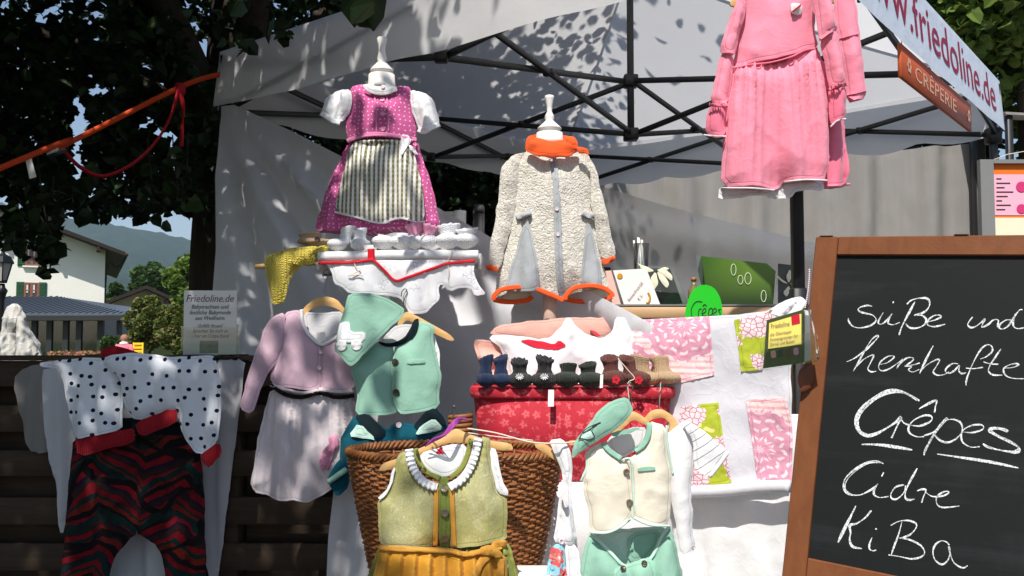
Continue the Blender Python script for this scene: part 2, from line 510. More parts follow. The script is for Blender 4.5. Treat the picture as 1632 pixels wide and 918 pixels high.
def mk(name, col, rough=.85, bs=0, bst=.3, bump=None, var=.10, vsc=9, trans=0.0, sheen=0.0, metal=0.0, spec=.35, transm=0.0, ior=1.45, emit=None, alpha=None, tcol=None, bd=.004):
    m = bpy.data.materials.new(name); m.use_nodes = True
    t = m.node_tree; t.nodes.clear()
    out = t.nodes.new('ShaderNodeOutputMaterial'); p = t.nodes.new('ShaderNodeBsdfPrincipled')
    c = col(t) if callable(col) else col
    if var:
        nz = noise(t, vsc, 4)
        k = (nz - .5)*(2*var) + 1.0
        if isinstance(c, tuple):
            r = t.nodes.new('ShaderNodeRGB'); r.outputs[0].default_value = (*c, 1); c = r.outputs[0]
        vm = t.nodes.new('ShaderNodeVectorMath'); vm.operation = 'SCALE'
        t.links.new(c, vm.inputs[0]); t.links.new(k.k, vm.inputs['Scale']); c = vm.outputs[0]
    if isinstance(c, tuple): p.inputs['Base Color'].default_value = (*c[:3], 1)
    else: t.links.new(c, p.inputs['Base Color'])
    p.inputs['Roughness'].default_value = rough; p.inputs['Metallic'].default_value = metal
    p.inputs['Specular IOR Level'].default_value = spec; p.inputs['IOR'].default_value = ior
    p.inputs['Transmission Weight'].default_value = transm
    if alpha is not None: p.inputs['Alpha'].default_value = alpha
    if sheen: p.inputs['Sheen Weight'].default_value = sheen; p.inputs['Sheen Roughness'].default_value = .5
    if emit: p.inputs['Emission Color'].default_value = (*emit[:3], 1); p.inputs['Emission Strength'].default_value = emit[3]
    hb = None
    if bump: hb = bump(t)
    elif bs: hb = noise(t, bs, 3)
    if hb is not None:
        b = t.nodes.new('ShaderNodeBump'); b.inputs['Strength'].default_value = bst; b.inputs['Distance'].default_value = bd
        t.links.new(hb.k, b.inputs['Height']); t.links.new(b.outputs[0], p.inputs['Normal'])
    sh = p.outputs[0]
    if trans:
        tr = t.nodes.new('ShaderNodeBsdfTranslucent'); ms = t.nodes.new('ShaderNodeMixShader'); ms.inputs[0].default_value = trans
        if tcol: tr.inputs[0].default_value = (*tcol, 1)
        elif isinstance(c, tuple): tr.inputs[0].default_value = (*c[:3], 1)
        else: t.links.new(c, tr.inputs[0])
        t.links.new(sh, ms.inputs[1]); t.links.new(tr.outputs[0], ms.inputs[2]); sh = ms.outputs[0]
    t.links.new(sh, out.inputs[0])
    return m
def weave(sc=900.0):
    def f(t):
        a = ((noise(t, 13, 3, dist=.8)-.5).abs()*-2.0+1.0).pw(6.0)
        return noise(t, 420, 2)*.10 + noise(t, 20, 2, dist=.4)*.5 + a*.4
    return f
def knit(sc=420.0):
    def f(t):
        x, y, z, o = coords(t)
        a = (x*sc).sin().abs(); b = (z*sc*1.3 + (x*sc).sin()*1.2 + y*sc).sin().abs()
        return a*b + noise(t, 180, 2)*.8
    return f
def fab(name, col, rough=.9, trans=.06, var=.09, sheen=.12, bst=.3, bump=None, vsc=14):
    def stitched(t):
        c = col(t) if callable(col) else col
        at = t.nodes.new('ShaderNodeAttribute'); at.attribute_name = 'rimd'
        s = (N(t, at.outputs['Fac'])-.0085).abs().lt(.0011)
        gr = (noise(t, 520, 2)-.42)*1.1
        if isinstance(c, tuple):
            r = t.nodes.new('ShaderNodeRGB'); r.outputs[0].default_value = (*c, 1); c = r.outputs[0]
        k = (gr*.22 + s*.22)*-1.0 + 1.03
        vm = t.nodes.new('ShaderNodeVectorMath'); vm.operation = 'SCALE'
        t.links.new(c, vm.inputs[0]); t.links.new(k.k, vm.inputs['Scale'])
        return vm.outputs[0]
    def bmp(t):
        at = t.nodes.new('ShaderNodeAttribute'); at.attribute_name = 'rimd'
        s = ((N(t, at.outputs['Fac'])-.0085)/.0022); s = (s*s*-1.0+1.0).mx(0.0)
        return (bump or weave())(t) - s*.5
    return mk(name, stitched, rough, bump=bmp, bst=bst, var=var, vsc=vsc, trans=trans, sheen=sheen, spec=.2, bd=.005)

def glass_mat(name, tint=(.93,.95,.95), refl=.10):
    m = bpy.data.materials.new(name); m.use_nodes = True; t = m.node_tree; t.nodes.clear()
    o = t.nodes.new('ShaderNodeOutputMaterial'); tr = t.nodes.new('ShaderNodeBsdfTransparent'); g = t.nodes.new('ShaderNodeBsdfGlossy')
    g.inputs['Roughness'].default_value = .03; tr.inputs[0].default_value = (*tint, 1)
    fr = t.nodes.new('ShaderNodeFresnel'); fr.inputs[0].default_value = 1.45
    mxs = t.nodes.new('ShaderNodeMixShader')
    a = N(t, fr.outputs[0])*.9 + refl*.2
    t.links.new(a.k, mxs.inputs[0]); t.links.new(tr.outputs[0], mxs.inputs[1]); t.links.new(g.outputs[0], mxs.inputs[2])
    t.links.new(mxs.outputs[0], o.inputs[0])
    return m

M = {}
M['tent'] = mk('tent_fabric', lin(232,232,234), .8, var=.05, vsc=3, trans=.5, bump=lambda t: noise(t, 4, 4)+noise(t, 500, 1)*.05, bst=.35, bd=.02)
M['curtain'] = mk('curtain_fabric', lin(232,232,236), .8, var=.05, vsc=3, trans=.38, bump=lambda t: noise(t, 6, 4), bst=.3, bd=.02)
M['banner'] = mk('banner_fabric', lin(214,224,240), .75, var=.04, vsc=4, trans=.22, bump=lambda t: noise(t, 9, 4), bst=.4, bd=.015)
M['frame'] = mk('black_steel', lin(30,30,32), .45, var=.2, vsc=30, metal=.0, spec=.5, bs=80, bst=.05)
M['joint'] = mk('black_plastic', lin(18,18,20), .4, var=.1, spec=.5)
M['metal'] = mk('bare_metal', lin(150,150,152), .3, metal=1, var=.1)
M['banner_red'] = mk('banner_lettering', lin(150,28,68), .7, var=.1, vsc=20)
M['white'] = fab('white_cotton', lin(238,238,240), trans=.12)
M['white2'] = fab('white_linen', lin(228,226,228), trans=.15)
M['softwhite'] = fab('soft_white_knit', lin(235,235,238), bump=knit(500), bst=.6, trans=.03)
M['cream'] = fab('cream_jersey', lin(232,224,206), trans=.08)
M['mint'] = fab('mint_cotton', lin(146,190,170), trans=.07, sheen=.05)
M['mintpale'] = fab('pale_mint_lining', lin(190,222,208))
M['teal'] = fab('dark_teal_jersey', lin(10,76,92), sheen=.05)
M['blackfab'] = fab('near_black_rib', lin(14,30,36), sheen=.0)
M['lav'] = fab('lavender_felt', lin(200,168,184))
M['lavskirt'] = fab('pale_lilac_linen', lin(212,202,206), trans=.12)
M['darkbraid'] = fab('dark_brown_braid', lin(34,24,24))
M['pinkdress'] = fab('pink_velour', lin(238,142,164), sheen=.2, trans=.05)
M['pinkdress2'] = fab('deep_pink_velour', lin(234,122,148), sheen=.25)
M['pinksilk'] = fab('pink_silk', lin(222,150,180), rough=.5)
M['ochre'] = fab('ochre_satin', lin(204,146,48), rough=.6)
M['ochre2'] = fab('ochre_braid', lin(202,146,60), rough=.7)
M['peach'] = fab('peach_cotton', lin(232,178,164), trans=.1)
M['redapp'] = fab('red_applique', lin(204,36,58))
M['redrib'] = fab('red_rib', lin(150,22,34), bump=lambda t: (coords(t)[0]*900).sin(), bst=.4)
M['ribbonred'] = fab('red_ribbon', lin(205,24,40), rough=.5)
M['orange'] = fab('orange_fleece', lin(238,92,40), sheen=.3)
M['greyfelt'] = fab('grey_felt', lin(166,170,174))
M['navy'] = fab('navy_wool', lin(34,52,88), bump=knit(560), bst=.8)
M['char'] = fab('charcoal_wool', lin(46,46,48), bump=knit(560), bst=.8)
M['forest'] = fab('dark_olive_wool', lin(44,52,42), bump=knit(560), bst=.8)
M['brownwool'] = fab('brown_wool', lin(112,62,54), bump=knit(560), bst=.8)
M['beigewool'] = fab('beige_wool', lin(206,176,140), bump=knit(560), bst=.8)
M['yellowknit'] = fab('yellow_knit', lin(232,210,92), bump=knit(330), bst=1.0)
M['wood'] = mk('hanger_beech', lambda t: mix(t, noise(t, 1, 4, v=vec(t, coords(t)[0]*8, coords(t)[1]*60, coords(t)[2]*90)), lin(226,186,126), lin(196,148,90)), .45, var=.06, spec=.4)
M['paintwood'] = mk('white_painted_wood', lin(226,222,218), .45, var=.06, spec=.4, bs=40, bst=.05)
M['horn'] = mk('horn_button', lin(112,100,84), .35, var=.25, vsc=90, spec=.5)
M['pearl'] = mk('pearl_button', lin(225,205,210), .25, var=.05, spec=.6)
M['pewter'] = mk('pewter_button', lin(90,84,74), .35, metal=.8, var=.2, vsc=200)
M['pinkbutton'] = mk('pink_covered_button', lin(226,150,184), .6)
M['wire'] = mk('steel_wire', lin(120,120,124), .3, metal=1, var=.0)
M['string'] = mk('pale_string', lin(222,208,190), .9)
M['card'] = mk('white_card', lin(240,238,232), .7, var=.02)
M['ink'] = mk('dark_ink', lin(50,46,54), .8, var=0)
M['purple'] = mk('purple_ribbon', lin(178,70,170), .35, var=.1)
M['acrylic'] = glass_mat('clear_acrylic')
M['glass'] = glass_mat('window_glass', (.55,.6,.6), .25)
def wicker(t):
    n = noise(t, 26, 4); return mix(t, n, lin(92,52,28), lin(166,108,60))
M['wicker'] = mk('wicker_willow', wicker, .5, var=.2, vsc=60, bs=120, bst=.3, spec=.4)
def chalk(t):
    return mix(t, (noise(t, 300, 3)-.38)*4.0, lin(150,152,154), lin(246,248,250))
M['chalk'] = mk('chalk_line', chalk, .95, var=0)
def slate(t):
    n = noise(t, 3.5, 5, rough=.65, dist=.6); return mix(t, (n-.45)*2.2, lin(22,24,25), lin(46,48,50)) if False else mix(t, (noise(t, 1, 5, v=vec(t, coords(t)[0]*3+coords(t)[1]*3, coords(t)[2]*9, 0), rough=.7)-.54)*1.5 + (n-.5)*.8, lin(22,24,25), lin(62,64,66))
M['slate'] = mk('chalkboard_slate', slate, .6, var=.12, vsc=60, spec=.25, bs=300, bst=.06)
def framewood(t):
    x, y, z, o = coords(t)
    n = noise(t, 1, 5, v=vec(t, x*14+y*14, y*14-x*14, z*9), dist=1.0)
    g = noise(t, 1, 3, v=vec(t, x*90, y*90, z*26))
    return mix(t, n*.7+g*.3, lin(136,82,48), lin(88,50,28))
M['framewood'] = mk('stained_pine', framewood, .5, var=.1, vsc=20, spec=.35, bs=160, bst=.1)
def palletw(t):
    x, y, z, o = coords(t)
    n = noise(t, 1, 5, v=vec(t, x*3, y*10, z*42), dist=.8)
    return mix(t, n, lin(84,68,54), lin(42,34,28))
M['pallet'] = mk('weathered_pallet_wood', palletw, .85, var=.2, vsc=5, bump=lambda t: noise(t, 1, 4, v=vec(t, coords(t)[0]*4, coords(t)[1]*20, coords(t)[2]*120)), bst=.4)
def dots(t):
    x, y, z, o = coords(t)
    v = voro(t, 23, v=vec(t, x, z, 0), rnd=.6)
    return mix(t, v.lt(.16), lin(228,232,240), lin(20,24,50))
M['dots'] = fab('polka_dot_jersey', dots, trans=.08)
def ethnic(t):
    x, y, z, o = coords(t)
    w = noise(t, 5, 3)
    w2 = noise(t, 3.2, 1, v=vec(t, x+4.0, y, z))
    zz_ = z + (x*7.0 + 2.1 + w2*1.6).tri()*.10 + w*.10 + x*.12
    b = (zz_*7.5).frac()
    red, orr, blk, tl, br, pu = lin(128,16,28), lin(116,34,26), lin(20,15,17), lin(16,44,42), lin(52,30,28), lin(34,20,44)
    c = mix(t, b.gt(.18), red, blk)
    c = mix(t, b.gt(.34), c, orr)
    c = mix(t, b.gt(.5), c, tl)
    c = mix(t, b.gt(.6), c, red)
    c = mix(t, b.gt(.74), c, br)
    c = mix(t, b.gt(.9), c, pu)
    tr = ((x*7.5 + w2*2.0).tri()*.7 + (z*6.0 + w*1.2).frac()).frac()
    c = mix(t, tr.gt(.80), c, tl)
    tr2 = ((x*5.0+.4+w2*2.5).tri()*.8 - (z*4.6+w*.8).frac()).abs()
    c = mix(t, tr2.lt(.07), c, blk)
    f = noise(t, 30, 3)
    return mix(t, (f-.40)*2.2 + (noise(t, 6, 2)-.5)*1.2, c, lin(24,15,16))
M['ethnic'] = fab('geometric_woven_print', ethnic, trans=.02, sheen=.0)
def dirndlpink(t):
    x, y, z, o = coords(t)
    v = voro(t, 62, v=vec(t, x, z, 0), rnd=.45)
    n = noise(t, 260, 1)
    return mix(t, (v+n*.2).lt(.25), lin(198,92,148), lin(238,200,218))
M['dpink'] = fab('pink_sprigged_cotton', dirndlpink)
M['dpinkband'] = fab('pink_waistband', lin(208,124,164))
def apron(t):
    x, y, z, o = coords(t)
    s = (x*62).frac()
    d = ((z*58).frac()-.5).abs()
    a = mix(t, s.lt(.5), lin(232,228,226), lin(150,146,116))
    k = s.lt(.42)*(s.gt(.1))*(d.lt(.26))
    return mix(t, k*.75, a, lin(96,100,70))
M['apron'] = fab('striped_apron_silk', apron, rough=.5, sheen=.0)
def brocade(t):
    x, y, z, o = coords(t)
    w = noise(t, 26, 2, dist=2.2)
    g = noise(t, 7, 2)
    a = mix(t, (g-.3)*1.6, lin(150,148,84), lin(184,179,136))
    ln_ = ((w*16).sin().abs()).lt(.16)
    fil = ((w*70).sin().gt(.2))*(g.gt(.52))
    return mix(t, ln_*.5 + fil*.3, a, lin(204,202,170))
M['brocade'] = fab('olive_brocade', brocade, rough=.65, sheen=.1)
M['olive'] = fab('olive_cotton', lin(136,142,72))
M['olivedark'] = fab('dark_olive_band', lin(122,136,66))
def florals(sc, base, f1, f2, f3):
    def f(t):
        x, y, z, o = coords(t)
        n = t.nodes.new('ShaderNodeTexVoronoi'); n.inputs['Scale'].default_value = sc; n.inputs['Randomness'].default_value = .7; n.voronoi_dimensions = '2D'
        t.links.new(vec(t, x + y*.6, z, 0), n.inputs['Vector'])
        sp = t.nodes.new('ShaderNodeSeparateXYZ')
        mm = t.nodes.new('ShaderNodeVectorMath'); mm.operation = 'SUBTRACT'
        t.links.new(vec(t, x + y*.6, z, 0), mm.inputs[0])
        t.links.new(n.outputs['Position'], mm.inputs[1])
        t.links.new(mm.outputs[0], sp.inputs[0])
        th = N(t, sp.outputs[1]).atan2(N(t, sp.outputs[0]))
        r = N(t, n.outputs['Distance'])
        pet = (th*2.5).sin().abs()*.20 + .22
        c = mix(t, r.lt(pet), base, f1)
        c = mix(t, r.lt(pet*.55), c, f2)
        return mix(t, r.lt(.08), c, f3)
    return f
def redfloral(t):
    a = florals(30, lin(170,38,52), lin(192,76,84), lin(200,92,96), lin(174,44,58))(t)
    return mix(t, noise(t, 44, 3).gt(.53), a, lin(172,42,56))
M['redfloral'] = fab('red_hibiscus_print', redfloral, rough=.7, trans=0, sheen=0)
M['bluefloral'] = fab('blue_floral_print', florals(17, lin(148,206,224), lin(226,96,98), lin(240,150,140), lin(250,236,220)), trans=.1)
def quiltpink(cx, cz):
    def f(t):
        x, y, z, o = coords(t)
        base = mix(t, (z*330).sin().gt(.35), lin(244,214,216), lin(236,180,184))
        c = base
        for (ax, az, R) in ((cx, cz, .115), (cx+.17, cz-.15, .09), (cx-.16, cz-.16, .1), (cx+.18, cz+.14, .08)):
            X = x - ax; Zc = z - az
            r = (X*X + Zc*Zc).sqrt()/R
            th = Zc.atan2(X)
            pet = (th*9).sin()*.07
            ring = ((r*4.2 + pet*3).frac())
            inn = (r + pet).lt(1.0)
            c = mix(t, inn, c, lin(222,158,182))
            lace = inn*(ring.lt(.34))*((th*18 + r*5).sin().gt(-.5))
            c = mix(t, lace, c, lin(246,222,228))
        lf = (noise(t, 26, 2, dist=3.0)*11).sin().gt(.72)
        return mix(t, lf*.7, c, lin(218,146,172))
    return f
M['qpink'] = fab('pink_rosette_print', quiltpink(-.11, .54), trans=.03, sheen=0)
M['qpink2'] = fab('pink_rosette_print_low', quiltpink(.09, .165), trans=.03, sheen=0)
def qgreen(t):
    x, y, z, o = coords(t)
    pv = vec(t, x, z, 0)
    e = voro(t, 68, v=pv, feature='DISTANCE_TO_EDGE')
    big = noise(t, 10, 0, v=pv) + noise(t, 60, 1, v=pv)*.12 - .06
    lf = noise(t, 16, 1, v=vec(t, x + 3.0, z, 0), dist=1.2)
    g = mix(t, (lf*9).sin().gt(.1), lin(178,190,60), lin(226,222,140))
    g = mix(t, (lf*9).sin().gt(.72), g, lin(236,232,212))
    fl = mix(t, e.lt(.07), lin(240,214,222), lin(176,110,120))
    return mix(t, big.gt(.50), g, fl)
M['qgreen'] = fab('green_hydrangea_print', qgreen, trans=.03, sheen=0)
M['quiltwhite'] = fab('white_quilt_cotton', lin(216,216,224), trans=.05)
M['hem_lace'] = fab('white_lace', lin(240,236,238), trans=.2)
def fleece(t):
    v = voro(t, 150, rnd=1.0); n = noise(t, 48, 6, rough=.75, dist=.6)
    return (v*-.5 + n*2.2)
M['fleece'] = mk('curly_fleece', lin(240,234,222), .95, var=.08, vsc=60, bump=fleece, bst=.9, bd=.011, sheen=.4, spec=.1)
M['straporange'] = mk('orange_webbing', lin(214,72,26), .6, var=.1, vsc=40, bump=lambda t: (coords(t)[2]*900).sin(), bst=.2)
M['strapred'] = mk('red_webbing', lin(186,28,40), .6, var=.1, vsc=40)
# ---------------------------------------------------------------- the setting
def asphalt(t):
    return mix(t, noise(t, 140, 4), lin(70,68,66), lin(104,101,97))
M['asphalt'] = mk('asphalt', asphalt, .9, var=.15, vsc=.6, bs=220, bst=.4)
M['grassy'] = mk('lawn', lambda t: mix(t, noise(t, .8, 5), lin(74,96,40), lin(102,116,58)), .95, var=.2, vsc=3, bs=30, bst=.5)
def grid_sheet(x0, x1, y0, y1, n, zf):
    xs = np.linspace(x0, x1, n); ys = np.linspace(y0, y1, n)
    V_ = [(x, y, zf(x, y)) for y in ys for x in xs]
    F_ = [(j*n+i, j*n+i+1, (j+1)*n+i+1, (j+1)*n+i) for j in range(n-1) for i in range(n-1)]
    return V_, F_
o = solo('ground', grid_sheet(-3000, 3000, -200, 5800, 30, lambda x, y: 0.0), M['grassy'], None, None, kind='structure')
o = solo('market_square', grid_sheet(-25, 25, -25, 27, 4, lambda x, y: 0.004), M['asphalt'], None, None, kind='structure')
# wooded mountain
def mount(t):
    n = noise(t, .03, 6, rough=.7); return mix(t, (n-.35)*2.2, lin(22,42,30), lin(44,66,40))
M['mountain'] = mk('wooded_mountain', mount, 1.0, var=.25, vsc=.004, bs=.03, bst=1.0, bd=8.0, spec=0)
n = 150
V_, F_ = [], []
us = np.linspace(-700, 900, n)
rk = [(-700,360),(-300,300),(0,318),(60,341),(164,350),(244,364),(314,381),(420,405),(560,440),(900,500)]
for j in range(40):
    s = j/39
    for i, u in enumerate(us):
        top = np.interp(u, [a for a, b in rk], [b for a, b in rk])
        Y = 900 + 1100*s
        zt = (HOR - top)/FPX*2000
        z = zt*(s**1.15) + (fbm(np.array([u/90.0]), np.array([s*6]), 5, 5)[0]*70)*s*(1.15-s) + vnoise(np.array([u*1.3]), np.array([s*90]), 9)[0]*7*s - 3
        V_.append(((u-CX)/FPX*Y, Y, z))
for j in range(39):
    for i in range(n-1):
        F_.append((j*n+i, j*n+i+1, (j+1)*n+i+1, (j+1)*n+i))
solo('wooded_hills', (V_, F_), M['mountain'], None, None, kind='structure')

# ---------------------------------------------------------------- leaves and trees
def leaf_geo(C, size, seed, droop=.3, updir=None):
    """pointed, folded leaves at the points C (N x 3): two quads each"""
    r = np.random.default_rng(seed); n = len(C)
    s = size*r.uniform(.45, 1.35, n)
    ax = r.normal(size=(n, 3)); ax[:,2] = ax[:,2]*.5 - droop
    ax /= np.linalg.norm(ax, axis=1)[:,None]
    up = r.normal(size=(n, 3))*.7; up[:,2] += .9
    sd = np.cross(ax, up); sd /= np.linalg.norm(sd, axis=1)[:,None]+1e-9
    nn = np.cross(sd, ax)
    s = s[:,None]
    fo = r.uniform(.05, .25, (n,1))
    base = C - ax*s*.5; tip = C + ax*s*.55
    a = C + sd*s*.42 - ax*s*.28 + nn*s*fo; b = C + sd*s*.34 + ax*s*.2 + nn*s*fo
    c = C - sd*s*.34 + ax*s*.2 + nn*s*fo; d = C - sd*s*.42 - ax*s*.28 + nn*s*fo
    V_ = np.stack([base, a, b, tip, c, d], 1).reshape(-1, 3)
    k = np.arange(n)[:,None]*6
    F_ = np.concatenate([k+np.array([[0,1,2,3]]), k+np.array([[0,3,4,5]])], 0)
    return V_, F_
def leafmat(name, a, b, trans=.35, c=None):
    def f(t):
        g = t.nodes.new('ShaderNodeNewGeometry')
        r = N(t, g.outputs['Random Per Island'])
        cc = mix(t, r, a, b)
        if c: cc = mix(t, r.gt(.86), cc, c)
        return cc
    return mk(name, f, .5, var=.12, vsc=1.5, trans=trans, spec=.4)
M['linden'] = leafmat('linden_leaf', (.010,.024,.006), (.028,.058,.012), .24)
M['leaf_bright'] = leafmat('sunlit_leaf', (.09,.16,.025), (.19,.27,.055), .32)
M['leaf_mid'] = leafmat('mid_green_leaf', (.035,.08,.018), (.075,.13,.03), .3)
M['leaf_yellow'] = leafmat('yellow_green_leaf', (.09,.13,.02), (.15,.19,.045), .3, (.20,.15,.06))
M['bark'] = mk('bark', lambda t: mix(t, noise(t, 1, 5, v=vec(t, coords(t)[0]*22, coords(t)[1]*22, coords(t)[2]*5)), lin(38,32,27), lin(78,68,58)), .95, bs=40, bst=.8, var=.2)
def limb(pts, r0, r1, n=9, sm=6):
    return tube(smooth_path(pts, sm), 1.0, n, rfun=lambda s: r0 + (r1-r0)*s)
def simple_tree(name, label, u, vbase, vtop, wpx, Y, mat, leaf, n, group=None, seed=1, clumps=26, trunk=True, lean=0.0):
    b = W(u, HOR, Y); zt = W(u, vtop, Y).z; zb = W(u, vbase, Y).z
    R = px(wpx, Y)/2; H = (zt - zb)/2
    t = thing(name, label, 'tree' if 'tree' in name else 'bush', (b.x, Y, 0), group)
    r = np.random.default_rng(seed)
    cz = (zt+zb)/2
    cl = []
    for i in range(clumps):
        d = r.normal(size=3); d /= np.linalg.norm(d); rr = r.uniform(.45, .92)
        cl.append((b.x+d[0]*R*rr + lean*d[2], Y+d[1]*R*rr*.8, cz+d[2]*H*rr, r.uniform(.28, .46)))
    cl = np.array(cl)
    k = r.integers(0, len(cl), n)
    dv = r.normal(size=(n, 3)); dv /= np.linalg.norm(dv, axis=1)[:,None]
    rad = r.uniform(.5, 1.0, n)**.6
    P = cl[k,:3] + dv*(cl[k,3]*rad)[:,None]*np.array([R, R*.8, min(H, R*1.1)])
    part('trunk', limb([(b.x, Y, -.05), (b.x+.02*R, Y, cz*.5), (b.x, Y, cz+H*.3)], max(.05, R*.09), max(.02, R*.04)), M['bark'], t)
    part('crown', leaf_geo(P, leaf, seed), mat, t, kind='stuff', smooth=False)
    return t

# the big linden above the stall
tt = thing('linden_tree', 'huge dark linden tree whose leafy boughs overhang the white tent', 'tree', (-1.95, 6.4, 0))
tb = Vector((-1.95, 6.4, 0))
trunk = limb([tb + Vector((0,0,-.1)), tb + Vector((.02,0,.6)), tb + Vector((-.04,0,1.8)), tb + Vector((.0,.0,3.2)), tb + Vector((.1,-.2,4.6)), tb + Vector((.2,-.5,6.2))], .36, .14, 14)
tr_o = part('trunk', trunk, M['bark'], tt)
limbs = []
for (dx, dy, dz, ex, ey, ez) in ((-.8,-1.5,3.7,-2.6,-4.4,3.7),(-1.6,-.4,3.4,-4.6,-1.2,3.3),(.9,-2.2,4.4,1.4,-5.6,4.7),(-.4,-2.8,4.2,-.7,-7.6,4.5),(1.2,.5,4.6,2.8,1.2,5.2),(-1.2,1.2,3.8,-3.2,2.6,4.0),(-.7,-2.4,4.6,-2.2,-6.8,4.9)):
    limbs.append(limb([tb + Vector((0,0,2.5)), tb + Vector((dx*.5,dy*.5,(2.5+dz)/2+.2)), tb + Vector((dx,dy,dz)), tb + Vector((ex,ey,ez))], .13, .025, 8))
for g in limbs: part('bough', g, M['bark'], tr_o)
r = np.random.default_rng(5)
def in_tent(P, m=.35):
    x = P[:,0]-TF.x; y = P[:,1]-TF.y
    a = x*D1.x+y*D1.y; b = x*D2.x+y*D2.y
    return (a > -m) & (a < 3+m) & (b > -m) & (b < 3.05+m) & (P[:,2] < 3.55)
nC = 2600
C = np.stack([r.uniform(-8.5, 1.6, nC), r.uniform(-3.2, 9.5, nC), r.uniform(3.0, 6.6, nC)], 1)
edge_x = np.interp(C[:,1], [-3, -.3, .6, 1.4, 2.3, 4, 9], [-1.1, -1.0, -.92, -.86, -.5, .45, 1.2]) - .32 + .55*vnoise(C[:,1]*.9, C[:,2]*.9, 3)
keep = (C[:,0] < edge_x)
C = C[keep]
# the low skirt of boughs on the left, in front of and around the trunk
nL = 420
L = np.stack([r.uniform(-5.5, -1.15, nL), r.uniform(3.0, 9.0, nL), r.uniform(2.0, 3.2, nL)], 1)
C = np.vstack([C, L])
m = 62
k = np.repeat(np.arange(len(C)), m)
P = C[k] + r.normal(size=(len(k), 3))*np.array([.27, .27, .17])
u, v, f = proj(P)
# underside of the crown (how low the boughs hang, seen against the village)
ctu = np.array([-400, 0, 20, 36, 50, 76, 84, 120, 160, 200, 235, 262, 300, 318, 347])
ctv = np.array([330, 392, 380, 405, 425, 425, 352, 335, 345, 348, 345, 330, 330, 345, 345])
low = np.interp(u, ctu, ctv) + 30*fbm(u/30.0, P[:,1]*1.7, 8)
gap = (fbm(u/42.0, v/36.0, 61) > .40 - .14*np.clip((v-120)/200, 0, 1.6)) | (vnoise(u/9.0, v/9.0, 66) + .6*vnoise(u/40.0, v/40.0, 67) > .50 - .16*np.clip((v-140)/160, 0, 1.2))
vis = (f > .4) & (v > -60) & (v < 940) & (u > -60) & (u < 1700)
ok = ~vis
leftside = vis & (u < 352) & (v < low) & (P[:,1] > 4.75) & ~gap
ok |= leftside
# above the roof line of the tent only what grows behind the tent
behind = vis & (u >= 345) & (P[:,1] > 5.4) & (u < 1000)
ok |= behind
ok &= ~in_tent(P)
ok &= ~((P[:,2] < 2.0))
P = P[ok]
cr = part('crown', leaf_geo(P, .084, 21, .5), M['linden'], tt, smooth=False, kind='stuff')
# hanging sprigs at the edge, in sight before the sky, the village and the tent
sp = []
for (su, sv, sY, ln, dx) in ((60,300,4.3,120,25),(85,330,4.4,110,-5),(20,330,4.2,70,10),(105,300,4.5,60,40),(235,270,4.6,90,15),(275,265,4.7,75,10),(180,290,4.9,50,6),(300,250,4.8,90,-6),(135,270,4.6,60,10),(385,-12,3.3,34,-6),(585,-10,2.6,44,-14),(448,40,4.1,26,4),(395,66,4.2,18,4)):
    nn = int(ln/5.5)+5
    for i in range(nn):
        s = i/nn
        uu = su + dx*s + r.normal()*9; vv = sv + ln*s + r.normal()*4
        sp.append(W(uu, vv, sY + r.normal()*.06))
sp = np.array([tuple(p) for p in sp])
part('hanging_sprig', leaf_geo(sp, .088, 22, .8), M['linden'], tt, smooth=False, kind='stuff')
tw = []
for (su, sv, sY, ln, dx) in ((60,250,4.3,160,25),(85,280,4.4,150,-5),(235,220,4.6,120,15),(275,215,4.7,110,10),(300,210,4.8,110,-6),(585,-60,2.6,80,-14),(385,-60,3.3,70,-6)):
    tw.append(tube(smooth_path([W(su, sv, sY), W(su+dx*.4, sv+ln*.5, sY), W(su+dx, sv+ln, sY)], 4), .0035, 5))
for g in tw: part('twig', g, M['bark'], tt)

# other greenery
simple_tree('lime_tree', 'sunlit bright green tree beyond the printed banner', 1640, 200, -220, 330, 8.5, M['leaf_bright'], .13, 9000, seed=31, clumps=40)
simple_tree('dark_hedge_tree', 'dark shady tree standing behind the rear opening of the tent', 745, 420, 120, 330, 9.5, M['linden'], .12, 9000, seed=32, clumps=34)
simple_tree('round_tree', 'round deep green tree rising behind the beige chalet', 241, 492, 427, 66, 70, M['leaf_mid'], .42, 6500, seed=33, clumps=40)
simple_tree('slim_tree', 'light green upright tree beside the linden trunk', 304, 520, 402, 70, 34, M['leaf_bright'], .26, 6000, seed=34, clumps=34)
simple_tree('garden_bush', 'tall yellow green bush with reddish young leaves before the chalet', 238, 560, 470, 74, 24, M['leaf_yellow'], .10, 11000, seed=35, clumps=30)
simple_tree('garden_bush', 'broad dense green bush beside the tall yellow green one', 280, 565, 486, 66, 23, M['leaf_yellow'], .09, 10000, seed=36, clumps=28)
simple_tree('garden_bush', 'low dark bush next to the glass pavilion corner', 174, 570, 532, 34, 30, M['leaf_mid'], .16, 2500, seed=37, clumps=16)
simple_tree('village_tree', 'dark tree between the white house and the chalet', 182, 540, 440, 40, 62, M['leaf_mid'], .45, 2600, seed=38, clumps=18)

